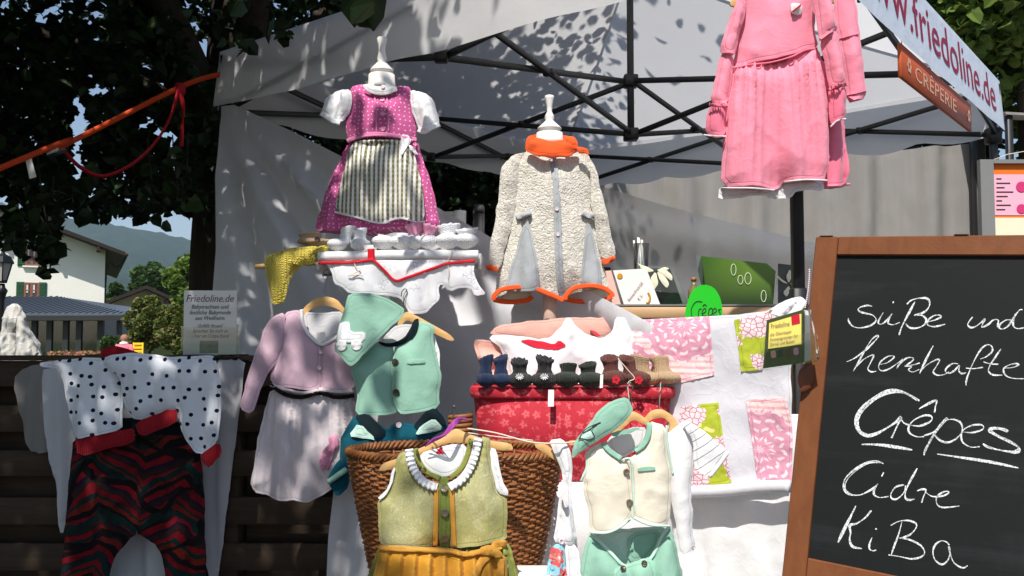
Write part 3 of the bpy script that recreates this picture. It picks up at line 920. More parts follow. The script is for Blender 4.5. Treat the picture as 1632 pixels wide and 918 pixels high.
# ---------------------------------------------------------------- the village at the left
def plaster(c):
    return lambda t: mix(t, noise(t, 1.2, 4), c, tuple(x*.9 for x in c))
M['plaster'] = mk('white_plaster', plaster(lin(232,230,222)), .9, var=.04, vsc=.5, bs=12, bst=.35, bd=.02)
M['beige'] = mk('beige_plaster', plaster(lin(196,176,150)), .9, var=.05, vsc=.5, bs=6, bst=.2)
M['darkroof'] = mk('dark_brown_roof', lin(44,36,33), .8, var=.2, vsc=2, bs=20, bst=.3)
M['darkwood'] = mk('dark_timber', lin(52,38,30), .8, var=.2, vsc=4, bs=30, bst=.3)
M['shutter'] = mk('green_shutter_paint', lin(30,74,52), .6, var=.15, vsc=6)
M['winframe'] = mk('brown_window_frame', lin(130,84,64), .6, var=.1)
M['pane'] = mk('dark_window_pane', lin(70,72,78), .08, var=.0, spec=.7)
M['curtainin'] = mk('white_window_curtain', lin(215,205,205), .9)
M['zinc'] = mk('grey_metal_roof', lin(86,94,104), .45, var=.12, vsc=2, metal=.2)
M['anthracite'] = mk('anthracite_frame', lin(44,46,46), .5, var=.1)
def slab(p4, th):
    """thick sheet from four corner points, th downwards"""
    p = [Vector(q) for q in p4]; v = p + [q - Vector((0,0,th)) for q in p]
    return v, [(0,1,2,3),(7,6,5,4),(0,4,5,1),(1,5,6,2),(2,6,7,3),(3,7,4,0)]
# white gabled house
HY = 40.0
x1 = W(168, 400, HY).x; x0 = x1 - 13.0; xm = (x0+x1)/2; ze = W(168, 398, HY).z; slope = 50/136.0
za = ze + (x1-xm)*slope
hs = thing('gabled_house', 'white plastered gabled house with green shutters and dark wide eaves', 'house', (x1, HY, 0))
hs.rotation_euler.z = math.radians(25)
V_ = [(x0,HY,0),(x1,HY,0),(x1,HY,ze),(xm,HY,za),(x0,HY,ze)]; V_ += [(a,HY+14,c) for a,b,c in V_]
part('wall', (V_, [(0,1,2,3,4),(9,8,7,6,5),(1,6,7,2),(5,0,4,9),(0,5,6,1)]), M['plaster'], hs, smooth=False)
ov, of = .78, 1.15
zr = lambda x: za + .12 - abs(x-xm)*slope
ro = part('roof', join(slab([(xm,HY-of,zr(xm)),(xm,HY+15,zr(xm)),(x1+ov,HY+15,zr(x1+ov)),(x1+ov,HY-of,zr(x1+ov))], .16),
                  slab([(x0-ov,HY-of,zr(x0-ov)),(x0-ov,HY+15,zr(x0-ov)),(xm,HY+15,zr(xm)),(xm,HY-of,zr(xm))], .16)), M['darkroof'], hs, smooth=False)
part('gutter', tube([(x1+ov+.05, HY-of, zr(x1+ov)-.12), (x1+ov+.05, HY+15, zr(x1+ov)-.12)], .07, 8), M['darkwood'], ro)
part('downpipe', tube(smooth_path([(x1+ov+.02, HY+.1, zr(x1+ov)-.2), (x1+.5, HY+.1, ze-.75), (x1+.06, HY+.1, ze-.9), (x1+.06, HY+.1, 0)], 4), .045, 7), M['darkwood'], ro)
for xx in np.linspace(xm, x1-.3, 4):
    part('rafter_end', obox((xx, HY-of*.5, zr(xx)-.28), (.06,0,0), (0,of*.48,0), (0,0,.08)), M['darkwood'], ro, smooth=False)
def house_window(par, u0, u1, v0, v1, Y, shut=0, cols=2):
    a = W(u0, v1, Y); b = W(u1, v0, Y); w = b.x-a.x
    fr = part('window', join(box((a.x,Y-.05,a.z),(b.x,Y-.01,a.z+.07)), box((a.x,Y-.05,b.z-.07),(b.x,Y-.01,b.z)), *[box((a.x+w*i/cols-.05,Y-.052,a.z+.02),(a.x+w*i/cols+.05,Y-.012,b.z-.02)) for i in range(cols+1)]), M['winframe'], par, smooth=False)
    for i in range(cols):
        part('pane', box((a.x+w*i/cols+.05,Y-.03,a.z+.07),(a.x+w*(i+1)/cols-.05,Y-.004,b.z-.07)), M['pane'], fr, smooth=False)
        part('window_curtain', box((a.x+w*(i+.1)/cols,Y-.036,a.z+(b.z-a.z)*.35),(a.x+w*(i+.5)/cols,Y-.031,b.z-.09)), M['curtainin'], fr, smooth=False)
        part('glazing_bar', box((a.x+w*i/cols+.05,Y-.046,(a.z+b.z)/2-.02),(a.x+w*(i+1)/cols-.05,Y-.034,(a.z+b.z)/2+.02)), M['winframe'], fr, smooth=False)
    part('sill', box((a.x-.12,Y-.14,a.z-.07),(b.x+.12,Y-.004,a.z-.005)), M['plaster'], fr, smooth=False)
    for s in ((-1,1) if shut else ()):
        c = (a.x-.02-shut/2) if s < 0 else (b.x+.02+shut/2)
        so = part('shutter', box((c-shut/2,Y-.05,a.z-.02),(c+shut/2,Y-.004,b.z+.02)), M['shutter'], par, smooth=False)
        sl = [obox((c, Y-.062, a.z+.06+(b.z-a.z-.12)*i/9), (shut*.4,0,0), (0,.010,.012), (0,-.006,.03)) for i in range(10)]
        part('louvre', join(*sl), M['shutter'], so, smooth=False, kind='stuff')
house_window(hs, 54, 73, 453, 477, HY, .30)
house_window(hs, 56, 73, 398, 427, HY, .30)
house_window(hs, -30, -12, 398, 427, HY, .30)
house_window(hs, -30, -12, 453, 477, HY, .30)
# glass pavilion with metal roof
GY = 30.0
e0 = W(-120, 500, GY); e1 = W(205, 500, GY); zr0 = e0.z
gp = thing('glass_pavilion', 'low glass pavilion with grey standing seam metal roof', 'building', ((e0.x+e1.x)/2, GY+3, 0))
top_l = W(-120, 471, GY+4.5); top_r = W(95, 473, GY+4.5)
rf = part('roof', join(slab([(e0.x,GY,zr0),(e1.x,GY,zr0),(top_r.x,GY+4.5,top_r.z),(top_l.x,GY+4.5,top_r.z)], .05),
                  slab([(e1.x,GY,zr0),(e1.x,GY+9,zr0),(top_r.x,GY+4.6,top_r.z),(top_r.x,GY+4.5,top_r.z)], .05)), M['zinc'], gp, smooth=False)
part('fascia', box((e0.x,GY-.03,zr0-.22),(e1.x+.02,GY+.02,zr0-.052)), M['anthracite'], rf, smooth=False)
for i in range(30):
    s = (i+.5)/30; xx = e0.x+(e1.x-e0.x)*s
    xt = e0.x+(xx-e0.x)
    lim = 1.0 if xx < top_r.x else max(.05, (e1.x-xx)/(e1.x-top_r.x))
    part('roof_seam', beam((xx,GY+.02,zr0+.02),(xx,GY+4.5*lim,zr0+(top_r.z-zr0)*lim+.02), .03, .04), M['zinc'], rf, smooth=False)
ux = [-110, -40, 32, 52, 60, 78, 82, 108, 124, 131, 158, 162]
for i, uu in enumerate((-110, -75, -40, -5, 30, 56, 80, 106, 127, 161)):
    c = W(uu, 520, GY+.5)
    part('mullion', box((c.x-.09,GY+.42,0),(c.x+.09,GY+.56,zr0-.06)), M['anthracite'], gp, smooth=False)
mu = (-110, -75, -40, -5, 30, 56, 80, 106, 127, 161)
for a, b in zip(mu[:-1], mu[1:]):
    part('pane', box((W(a,520,GY+.5).x+.09, GY+.48, .1), (W(b,520,GY+.5).x-.09, GY+.5, zr0-.08)), M['glass'], gp, smooth=False)
part('side_pane', box((W(161,520,GY+.5).x+.02, GY+.6, .1), (W(161,520,GY+.5).x+.05, GY+8, zr0-.08)), M['glass'], gp, smooth=False)
part('floor_slab', box((e0.x, GY+.3, 0), (W(163,520,GY).x+.1, GY+8.5, .09)), M['anthracite'], gp, smooth=False)
part('back_wall', box((e0.x, GY+6.0, .09), (W(120,520,GY).x, GY+6.2, zr0-.06)), M['anthracite'], gp, smooth=False)
part('corner_post', box((W(189,520,GY+.3).x-.07, GY+.3, 0), (W(189,520,GY+.3).x+.07, GY+.44, zr0-.06)), M['anthracite'], gp, smooth=False)
# chalet
CYY = 58.0
ca, cb = W(182, 512, CYY), W(276, 512, CYY); apex = W(233, 462, CYY)
ch = thing('chalet', 'small beige chalet with dark low pitched roof', 'house', (apex.x, CYY, 0))
ch.rotation_euler.z = math.radians(22)
zl = W(182, 484, CYY).z; zr_ = W(276, 482, CYY).z
V_ = [(ca.x,CYY,0),(cb.x,CYY,0),(cb.x,CYY,zr_),(apex.x,CYY,apex.z),(ca.x,CYY,zl)]; V_ += [(a,CYY+9,c) for a,b,c in V_]
part('wall', (V_, [(0,1,2,3,4),(9,8,7,6,5),(1,6,7,2),(5,0,4,9)]), M['beige'], ch, smooth=False)
s1 = (apex.z-zl)/(apex.x-ca.x); s2 = (apex.z-zr_)/(cb.x-apex.x)
part('roof', join(slab([(ca.x-.8,CYY-.9,zl+.25-.8*s1),(apex.x,CYY-.9,apex.z+.25),(apex.x,CYY+9.5,apex.z+.25),(ca.x-.8,CYY+9.5,zl+.25-.8*s1)][::-1], .22),
     slab([(apex.x,CYY-.9,apex.z+.25),(cb.x+.7,CYY-.9,zr_+.25-.7*s2),(cb.x+.7,CYY+9.5,zr_+.25-.7*s2),(apex.x,CYY+9.5,apex.z+.25)][::-1], .22)), M['darkroof'], ch, smooth=False)
for (a, b, c, d) in ((219,225,476,483),(238,248,474,484),(261,270,477,484)):
    house_window(ch, a, b, c, d, CYY, 0, 1)
part('balcony', box((W(238,500,CYY).x, CYY-1.0, W(238,496,CYY).z), (W(270,500,CYY).x, CYY-.02, W(238,487,CYY).z)), M['darkwood'], ch, smooth=False)
# white gate wall and flower bed
M['limewash'] = mk('limewashed_wall', lin(214,208,196), .9, var=.08, vsc=2)
wl = W(176, 545, 44); wr_ = W(214, 545, 44)
solo('garden_wall', box((wl.x,44,0),(wr_.x,44.3,W(190,530,44).z)), M['limewash'], 'short pale garden wall past the pavilion', 'wall', smooth=False)
fb0, fb1 = W(70, 560, 17.0), W(140, 560, 17.0)
r = np.random.default_rng(40)
fp = np.stack([r.uniform(fb0.x, fb1.x, 1500), 17+r.uniform(0, .8, 1500), r.uniform(.5, fb0.z+.0, 1500)], 1)
M['blossom'] = leafmat('pink_blossom', (.38,.12,.10), (.32,.22,.06), .2, (.06,.1,.02))
fl = thing('flower_trough', 'stone trough of pink and ochre flowers by the pavilion', 'planter', ((fb0.x+fb1.x)/2, 17.4, 0))
part('trough', box((fb0.x-.1,16.9,0),(fb1.x+.1,17.9,fb0.z-.2)), M['limewash'], fl, smooth=False)
part('blossoms', leaf_geo(fp[fp[:,2] > fb0.z-.26], .05, 41), M['blossom'], fl, smooth=False, kind='stuff')

# upright white rock sculpture
M['rock'] = mk('pale_limestone', lambda t: mix(t, noise(t, 7, 6, rough=.7), lin(208,206,200), lin(172,168,162)), .85, var=.08, vsc=4, bs=14, bst=.35, bd=.02)
def rock(cx, cyy, prof, seed, n=22, sub=3):
    V_, F_ = [], []
    pr = []
    for i in range(len(prof)-1):
        for k in range(sub): 
            s = k/sub; pr.append(tuple(prof[i][j]*(1-s)+prof[i+1][j]*s for j in range(3)))
    pr.append(prof[-1])
    for j, (z, rr, ox) in enumerate(pr):
        for k in range(n):
            a = 2*math.pi*k/n
            q = rr*(1+.22*fbm(np.array([math.cos(a)*2.3+5]), np.array([math.sin(a)*2.3+z*5.5]), seed, 4)[0]*2)
            V_.append((cx+ox+q*math.cos(a), cyy+q*.8*math.sin(a), z))
    for j in range(len(pr)-1):
        for k in range(n): F_.append((j*n+k, j*n+(k+1) % n, (j+1)*n+(k+1) % n, (j+1)*n+k))
    F_.append(tuple((len(pr)-1)*n+k for k in range(n)))
    return V_, F_
SY = 13.0
q = lambda v: W(0, v, SY).z
pc = W(30, 540, SY)
rs_ = thing('rock_sculpture', 'pale upright rock sculpture with a cleft beside the street lamp', 'sculpture', (pc.x, SY, 0))
part('tall_stone', rock(pc.x, SY, [(0,.27,0),(q(568),.22,-.05),(q(548),.18,-.07),(q(530),.13,-.09),(q(518),.15,-.06),(q(507),.155,-.05),(q(497),.115,-.06),(q(489),.085,-.07),(q(484),.03,-.07)], 3), M['rock'], rs_, smooth=False)
part('leaning_stone', rock(pc.x+.16, SY-.1, [(0,.24,.08),(q(568),.18,.05),(q(548),.145,.02),(q(532),.10,-.03),(q(520),.075,-.07),(q(510),.045,-.09),(q(504),.02,-.1)], 8), M['rock'], rs_, smooth=False)
# street lamp
LY = 15.0
lc = W(4, 430, LY)
sl_ = thing('street_lamp', 'old fashioned black street lamp with glazed lantern', 'street lamp', (lc.x, LY, 0))
zz = lambda v: W(4, v, LY).z
part('post', lathe([(.09,0),(.09,.3),(.05,.4),(.045,zz(470)-.1),(.07,zz(468)),(.09,zz(463)),(.05,zz(458)),(.04,zz(452))], (lc.x,LY,0), 12), M['joint'], sl_)
part('lantern_glass', lathe([(.07,zz(448)),(.155,zz(420))], (lc.x,LY,0), 6), mk('frosted_lantern_glass', lin(208,206,196), .4, trans=.3), sl_, smooth=False)
lf_ = part('lantern_cage', lathe([(.19,zz(420)),(.19,zz(418)),(.13,zz(409)),(.05,zz(405)),(.03,zz(402)),(.02,zz(397))], (lc.x,LY,0), 6), M['joint'], sl_, smooth=False)
for k in range(6):
    a = 2*math.pi*k/6
    part('lantern_bar', beam((lc.x+.07*math.cos(a),LY+.07*math.sin(a),zz(450)),(lc.x+.16*math.cos(a),LY+.16*math.sin(a),zz(419)), .018), M['joint'], lf_)
part('lantern_ring', lathe([(.08,zz(451)),(.085,zz(447))], (lc.x,LY,0), 6), M['joint'], lf_)

# person in pink far off
PY = 21.5
pp = W(198, 534, PY); sc_ = pp.z/1.62
M['skin'] = mk('skin', lin(205,158,134), .6, var=.03)
M['hairb'] = mk('brown_hair', lin(150,108,84), .7, var=.1)
M['pinktop'] = mk('pink_top', lin(236,120,136), .9)
M['jeans'] = mk('pale_trousers', lin(120,120,130), .9)
M['whitescarf'] = mk('white_scarf', lin(236,232,228), .9)
pe = thing('person', 'person in a pink top and white scarf walking beyond the bushes', 'person', (pp.x, PY, 0))
def body_loft(rings, n=14):
    V_, F_ = [], []
    for (x, y, z, rx, ry) in rings:
        for k in range(n):
            a = 2*math.pi*k/n; V_.append((x+rx*math.cos(a), y+ry*math.sin(a), z))
    for j in range(len(rings)-1):
        for k in range(n): F_.append((j*n+k, j*n+(k+1) % n, (j+1)*n+(k+1) % n, (j+1)*n+k))
    F_.append(tuple(range(n))[::-1]); F_.append(tuple((len(rings)-1)*n+k for k in range(n)))
    return V_, F_
def pl(geo): return [Vector((pp.x+p[0]*sc_, PY+p[1]*sc_, p[2]*sc_)) for p in geo[0]], geo[1]
sk = bpy.data.meshes.new('person_skeleton')
jn = {'pel':(0,0,.88,.13),'wst':(0,0,1.02,.115),'che':(0,-.01,1.22,.135),'nck':(0,0,1.40,.055),'hd':(0,-.02,1.50,.085),'top':(0,-.02,1.585,.07),
      'ls':(-.17,0,1.32,.06),'le':(-.24,.0,1.06,.045),'lh':(-.2,-.14,.88,.035),'rs':(.17,0,1.32,.06),'re':(.24,.03,1.06,.045),'rh':(.22,-.08,.84,.035),
      'lk':(-.09,-.08,.48,.07),'la':(-.09,.02,.09,.045),'lt':(-.09,-.13,.05,.04),'rk':(.09,.03,.48,.07),'ra':(.09,.15,.12,.045),'rt':(.09,.03,.05,.04)}
nm = list(jn)
sk.from_pydata([pl(([jn[k][:3]],[]))[0][0] - Vector((pp.x,PY,0)) for k in nm], [(nm.index(a), nm.index(b)) for a, b in (('pel','wst'),('wst','che'),('che','nck'),('nck','hd'),('hd','top'),('che','ls'),('ls','le'),('le','lh'),('che','rs'),('rs','re'),('re','rh'),('pel','lk'),('lk','la'),('la','lt'),('pel','rk'),('rk','ra'),('ra','rt'))], [])
so_ = bpy.data.objects.new('body', sk); COL.objects.link(so_); so_.parent = pe; ORG[so_.name] = Vector((pp.x,PY,0))
md = so_.modifiers.new('skin', 'SKIN')
for i, k in enumerate(nm): sk.skin_vertices[0].data[i].radius = (jn[k][3]*sc_, jn[k][3]*sc_)
sk.skin_vertices[0].data[0].use_root = True
so_.modifiers.new('sub', 'SUBSURF').levels = 1
so_.modifiers['sub'].render_levels = 1
sk.materials.append(M['skin'])
part('pink_top', pl(body_loft([(0,0,.86,.17,.13),(0,0,1.0,.155,.12),(0,-.01,1.2,.19,.145),(0,0,1.33,.20,.12),(0,0,1.39,.10,.08)])), M['pinktop'], pe)
for s in (-1, 1):
    part('sleeve', pl(tube([(s*.15,0,1.34),(s*.215,.0,1.2),(s*.245,.01,1.06)], .072, 9)), M['pinktop'], pe)
    part('trouser_leg', pl(tube([(s*.085,0,.9),(s*.09,-.02*-s,.5),(s*.09,.08*s,.13)], .092, 10, rfun=lambda q: 1-.3*q)), M['jeans'], pe)
part('hair', pl(lathe([(.03,1.44),(.098,1.46),(.112,1.52),(.10,1.585),(.05,1.63),(.01,1.64)], (0,.02,0), 14)), M['hairb'], pe)
part('scarf', pl(lathe([(.09,1.34),(.12,1.37),(.11,1.41),(.07,1.43)], (0,-.01,0), 14)), M['whitescarf'], pe)
M['yellowp'] = mk('yellow_plastic', lin(232,186,30), .5)
yc = W(215, 548, PY+.4)
yo = thing('garden_chair', 'yellow garden chair next to the person in pink', 'chair', (yc.x, PY+.4, 0))
zt_ = yc.z+.03
part('backrest', join(*[obox((yc.x, PY+.6, zt_-.04-i*.09), (.13,0,0), (0,.012,0), (0,0,.035), .006) for i in range(5)]), M['yellowp'], yo)
part('seat', obox((yc.x, PY+.38, zt_-.52), (.22,0,0), (0,.22,0), (0,0,.02), .008), M['yellowp'], yo)
for sx in (-.11, .11):
    for sy in (.18, .6):
        part('leg', beam((yc.x+sx, PY+sy, 0), (yc.x+sx, PY+sy, zt_ if sy > .5 else zt_-.52), .035), M['yellowp'], yo)
# ---------------------------------------------------------------- the tent
cen = (TL+TR)/2
PEAK = 3.32; ZT = ZB+HV
tent = thing('folding_tent', 'large white pop-up tent with black folding frame over the stall', 'tent', (cen.x, cen.y, 0))
def v3(p, z): return Vector((p.x, p.y, z))
def roof_tri(a, b, nn=16):
    A, B_, C_ = v3(a, ZT), v3(b, ZT), Vector((cen.x, cen.y, PEAK))
    V_, F_ = [], []; idx = {}
    for i in range(nn+1):
        for j in range(nn+1-i):
            s, t = i/nn, j/nn; w = 1-s-t
            p = A*w + B_*s + C_*t
            sag = .13*(t*(1-t)) + .10*(w*s)*(1-t)
            p.z -= sag
            idx[(i,j)] = len(V_); V_.append(p)
    for i in range(nn):
        for j in range(nn-i):
            F_.append((idx[(i,j)], idx[(i+1,j)], idx[(i,j+1)]))
            if j < nn-i-1: F_.append((idx[(i+1,j)], idx[(i+1,j+1)], idx[(i,j+1)]))
    return V_, F_
corners = {'F': TF, 'R': TR, 'B': TB, 'L': TL}
order = ('F', 'R', 'B', 'L')
for i in range(4):
    part('roof_panel', roof_tri(corners[order[i]], corners[order[(i+1) % 4]]), M['tent'], tent)
# seams along the hips
for k in order:
    part('hip_seam', tube([v3(corners[k], ZT-.012), Vector((cen.x, cen.y, PEAK-.012))], .008, 6), M['tent'], tent)
def valance(a, b, out, seed, n=60, m=10, zb=ZB, wave=.012, sc=0.0):
    V_, F_ = [], []
    for j in range(m+1):
        t = j/m
        for i in range(n+1):
            s = i/n
            p = a*(1-s)+b*s
            w = wave*t*(2*vnoise(np.array([s*9.0]), np.array([t*1.2+seed]), seed)[0]+math.sin(s*21+seed)*.3) + .012 + .02*t
            z = ZT + .004 - (ZT-zb)*t + .006*vnoise(np.array([s*14.0]), np.array([2.0]), seed+1)[0]*t*2 - .012*math.sin(math.pi*s)*t - (sc*abs(math.sin(s*math.pi*7))*t if sc else 0)
            V_.append((p.x+out.x*w, p.y+out.y*w, z))
    for j in range(m):
        for i in range(n): F_.append((j*(n+1)+i, j*(n+1)+i+1, (j+1)*(n+1)+i+1, (j+1)*(n+1)+i))
    return V_, F_
part('valance', valance(TL, TF, -D2, 1, wave=.016), M['tent'], tent)
ban = part('valance', valance(TF, TR, -D1, 2, wave=0.0, n=40), M['banner'], tent, label='printed banner valance with red web address')
part('valance', valance(TB, TL, -D1*-1, 3, sc=.015), M['tent'], tent)
part('valance', valance(TR, TB, D2, 4, sc=.03), M['tent'], tent)
# lettering on the banner, along TF -> TR on the outside
xd = v3(D2, 0); od = v3(-D1, 0)
lt = plane_text('www.friedoline.de', v3(TF, ZB+.075) + xd*.42, xd, (0,0,1), .27, xs=1.22, ext=0.0)
for p in lt[0]: p += od*(.012+.02*(ZT-p.z)/(ZT-ZB)+.003)
part('lettering', lt, M['banner_red'], ban, smooth=False, kind='stuff')
# legs, joints and trusses
for k in order:
    c = corners[k]; ins = (cen-c).normalized()*.035
    base = v3(c+ins, 0)
    part('leg', beam(base, base+Vector((0,0,1.45)), .045), M['frame'], tent)
    part('leg_upper', beam(base+Vector((0,0,1.4)), base+Vector((0,0,ZT-.02)), .034), M['frame'], tent)
    part('corner_bracket', obox(base+Vector((0,0,ZT-.05)), (.034,0,0), (0,.034,0), (0,0,.035), .006), M['joint'], tent)
    part('slider', obox(base+Vector((0,0,ZB-.02)), (.036,0,0), (0,.036,0), (0,0,.045), .006), M['joint'], tent)
    part('foot', obox(base+Vector((0,0,.006)), (.06,0,0), (0,.06,0), (0,0,.006)), M['joint'], tent)
zt1, zl1 = ZT-.05, ZB-.01
mids = {}
for i in range(4):
    a, b = corners[order[i]], corners[order[(i+1) % 4]]
    a = a+(cen-a).normalized()*.035; b = b+(cen-b).normalized()*.035
    m_ = (a+b)/2; mids[i] = m_
    nrm = (cen-m_).normalized()*.016
    for (p, q) in ((a, m_), (b, m_)):
        part('truss_bar', beam(v3(p+nrm, zt1), v3(q+nrm, zl1), .016, .028), M['frame'], tent)
        part('truss_bar', beam(v3(p-nrm, zl1), v3(q-nrm, zt1), .016, .028), M['frame'], tent)
        part('rivet', obox(v3((p+q)/2, (zt1+zl1)/2), v3(nrm*1.8, 0), (0,0,.018), (D1.x*.016, D1.y*.016, 0), .004), M['joint'], tent)
    for z in (zt1, zl1):
        part('joint', obox(v3(m_, z), (.028,0,0), (0,.028,0), (0,0,.026), .006), M['joint'], tent)
    n2 = Vector((-(cen-m_).y, (cen-m_).x)).normalized()*.014
    for (z0_, z1_, s) in ((zl1, 2.68, 1), (zt1, 2.39, -1)):
        part('truss_bar', beam(v3(m_+n2*s, z0_), v3(cen+n2*s, z1_), .016, .028), M['frame'], tent)
    part('rivet', obox(v3((m_+cen)/2, (zl1+2.68+zt1+2.39)/4), v3(n2*1.9, 0), (0,0,.016), v3((cen-m_).normalized()*.016, 0), .004), M['joint'], tent)
part('centre_pole', beam(v3(cen, 2.36), v3(cen, PEAK-.03), .034), M['frame'], tent)
for z in (2.68, 2.39):
    part('joint', obox(v3(cen, z), (.038,0,0), (0,.038,0), (0,0,.032), .006), M['joint'], tent)

# side curtain stretched from the left corner down to the counter
cp = [(351,168),(372,166),(470,213),(540,250),(610,287),(700,336),(790,386),(880,434),(1000,497),(1092,546),(1095,640),(1000,700),(640,720),(610,620),(342,610),(343,520),(347,400),(344,280)]
def curtfold(u, v):
    th = np.arctan2(v-150, u-345); rr = np.hypot(v-150, u-345)
    ph = th*17+1.2*vnoise(th*3, rr/300, 5)
    fan = (np.sin(ph)+.5*np.sin(2.3*ph+1))*.034*np.clip(rr/140, .1, 2.2)*np.clip(1.25-rr/900, .3, 1)
    return fan + .05*fbm(u/150+v/500, v/260, 8) + .012*np.sin((v-u*.5)/13.0)*np.clip((u-600)/200, 0, 1)
solo('side_curtain', panel(cp, lambda u, v: YFL(u, .035), bulge=0, step=16, fold=curtfold, wr=.012, ws=(70,140), thick=.002, ck=0), M['curtain'], 'white side sheet slung slantwise from the tent corner to the counter', 'curtain')

# neighbouring stall wall behind, second grey sheet
M['greytarp'] = mk('grey_tarpaulin', lambda t: mix(t, noise(t, 1, 4, v=vec(t, coords(t)[0]*9, coords(t)[1], coords(t)[2]*.7)), lin(150,146,142), lin(186,182,178)), .8, var=.06, vsc=2, trans=.4)
def tarpfold(u, v): return .05*np.sin(u/21+.8*np.sin(u/57)) + .03*np.sin(u/9.0)
solo('tarpaulin_wall', panel([(930,300),(1010,272),(1140,262),(1300,250),(1470,236),(1546,228),(1552,400),(1550,900),(930,900)], 8.2, bulge=0, step=12, fold=tarpfold, wr=.02, thick=.01, ck=0), M['greytarp'], 'grey ribbed tarpaulin wall of the neighbouring stall behind the tent', 'tarpaulin')
M['sheer'] = mk('sheer_grey_sheet', lin(228,228,230), .7, var=.06, vsc=3, alpha=.42)
solo('sheer_sheet', panel([(955,296),(1060,326),(1180,356),(1300,388),(1420,416),(1420,860),(940,860),(930,500)], lambda u, v: 5.9+ (1300-u)*.0012, bulge=0, step=12, fold=lambda u, v: .06*np.sin((v-.25*u)/16.0+u/150)*np.clip((v-290)/60,0,1), wr=.02, thick=.002, ck=0), M['sheer'], 'thin pale sheet sagging behind the counter inside the tent', 'sheet')
# edge post of the neighbour stall
solo('stall_post', beam((W(1560,300,8.1).x,8.1,0),(W(1560,300,8.1).x,8.1,3.1), .10), M['frame'], 'dark post at the end of the grey tarpaulin wall', 'post')
nt = thing('neighbour_awning', 'pale awning of the next stall behind the printed banner', 'awning', (W(1620,230,7.6).x, 7.6, 0))
aw0, aw1 = W(1545, 226, 8.0), W(1760, 236, 8.0)
part('canopy', slab([(aw0.x,7.4,aw0.z+.12),(aw1.x,7.4,aw0.z+.05),(aw1.x,9.5,aw0.z+.6),(aw0.x,9.5,aw0.z+.6)], .02), M['greytarp'], nt, smooth=False)
for xx in (aw0.x+.05, aw1.x-.05): part('post', beam((xx,7.45,0),(xx,7.45,aw0.z+.1), .05), M['frame'], nt)

# orange strap from the tent corner
sa = W(352, 118, TL.y-.03); sb_ = W(0, 268, 3.7); dd = (sb_-sa)
sg = sa + dd*(1+ (sb_.z)/(-dd.z))
st = thing('ratchet_strap', 'orange ratchet strap running down from the tent corner with loose tail', 'strap', (sg.x, sg.y, 0))
def webbing(pts, w, mat, nm, par, tw=0.0, th=.0016):
    P = smooth_path(pts, 8); V_, F_ = [], []
    for i, p in enumerate(P):
        t = (P[min(i+1,len(P)-1)]-P[max(i-1,0)]).normalized()
        up = Vector((math.sin(tw*i/len(P))*.8, -math.sin(tw*i/len(P))*.6, math.cos(tw*i/len(P))))
        s = (up - t*up.dot(t)).normalized(); nn = t.cross(s)
        for a, b in ((-1,-1),(1,-1),(1,1),(-1,1)): V_.append(p+s*a*w/2+nn*b*th)
    for i in range(len(P)-1):
        for k in range(4): F_.append((i*4+k, i*4+(k+1) % 4, i*4+4+(k+1) % 4, i*4+4+k))
    F_.append((0,1,2,3)); m = (len(P)-1)*4; F_.append((m,m+1,m+2,m+3))
    return part(nm, (V_, F_), mat, par)
kn = W(287, 142, 4.35); bk = W(92, 236, 3.93)
webbing([sa, kn+Vector((0,0,.01)), bk, sb_, sg], .024, M['straporange'], 'webbing', st)
webbing([kn+Vector((0,-.01,0)), W(270,190,4.3), W(245,230,4.2), W(210,262,4.12), W(165,281,4.05), W(130,268,4.0), W(104,243,3.94)], .022, M['strapred'], 'loose_tail', st, 1.4)
webbing([kn+Vector((0,-.012,0)), W(292,170,4.33), W(290,205,4.33), W(289,234,4.34)], .024, M['strapred'], 'loose_end', st, .5)
part('ratchet', obox(bk, (bk-sb_).normalized()*.05, (0,.02,0), (0,0,.026), .006), M['metal'], st)
part('knot', obox(kn, (.025,0,0), (0,.02,0), (0,0,.03), .012), M['strapred'], st)
part('care_label', panel([(41,256),(50,252),(58,282),(47,285)], 3.8, .0005, wr=.001, thick=.001, ck=0), M['card'], st)

# hanging wooden sign
M['signwood'] = mk('red_brown_sign_board', lambda t: mix(t, noise(t, 1, 4, v=vec(t, coords(t)[0]*6, coords(t)[1]*6, coords(t)[2]*60)), lin(196,92,52), lin(158,70,40)), .55, var=.08, vsc=10)
M['signpaint'] = mk('pale_sign_paint', lin(224,176,150), .7, var=.1, vsc=60)
# plane through the corners of the sign, parallel to the banner but inside the tent
s0 = TF + D2*1.05 - D1*.015; kk0 = (1443-CX)/FPX; kk1 = (1554-CX)/FPX
def hit(k): # where the column of slope k meets the line s0 + t*D2
    t = (s0.x-k*s0.y)/(k*D2.y-D2.x); return s0 + D2*t
pa, pb = hit(kk0), hit(kk1)
TLs, TRs = W(1443, 74, pa.y), W(1554, 163, pb.y); BLs, BRs = W(1448, 130, pa.y), W(1555, 205, pb.y)
zt2 = (TLs.z+TRs.z)/2; zb2 = (BLs.z+BRs.z)/2
sgn = thing('hanging_sign', 'red brown wooden board lettered CRÊPERIE hanging under the banner', 'sign', ((pa.x+pb.x)/2, (pa.y+pb.y)/2, zb2))
ctr = v3((pa+pb)/2, (zt2+zb2)/2); ln = (pb-pa).length
part('board', obox(ctr, v3(D2*ln/2, 0), v3(D1*.008, 0), (0,0,(zt2-zb2)/2), .003), M['signwood'], sgn)
hh = zt2-zb2
part('lettering', plane_text('CRÊPERIE', v3(pa, zb2+hh*.24)+v3(D2*ln*.15,0)-v3(D1*.0085,0), v3(D2,0), (0,0,1), hh*.62, xs=ln*.72/(hh*.62)/5.3, ext=.001, spacing=1.05), M['signpaint'], sgn, smooth=False, kind='stuff')
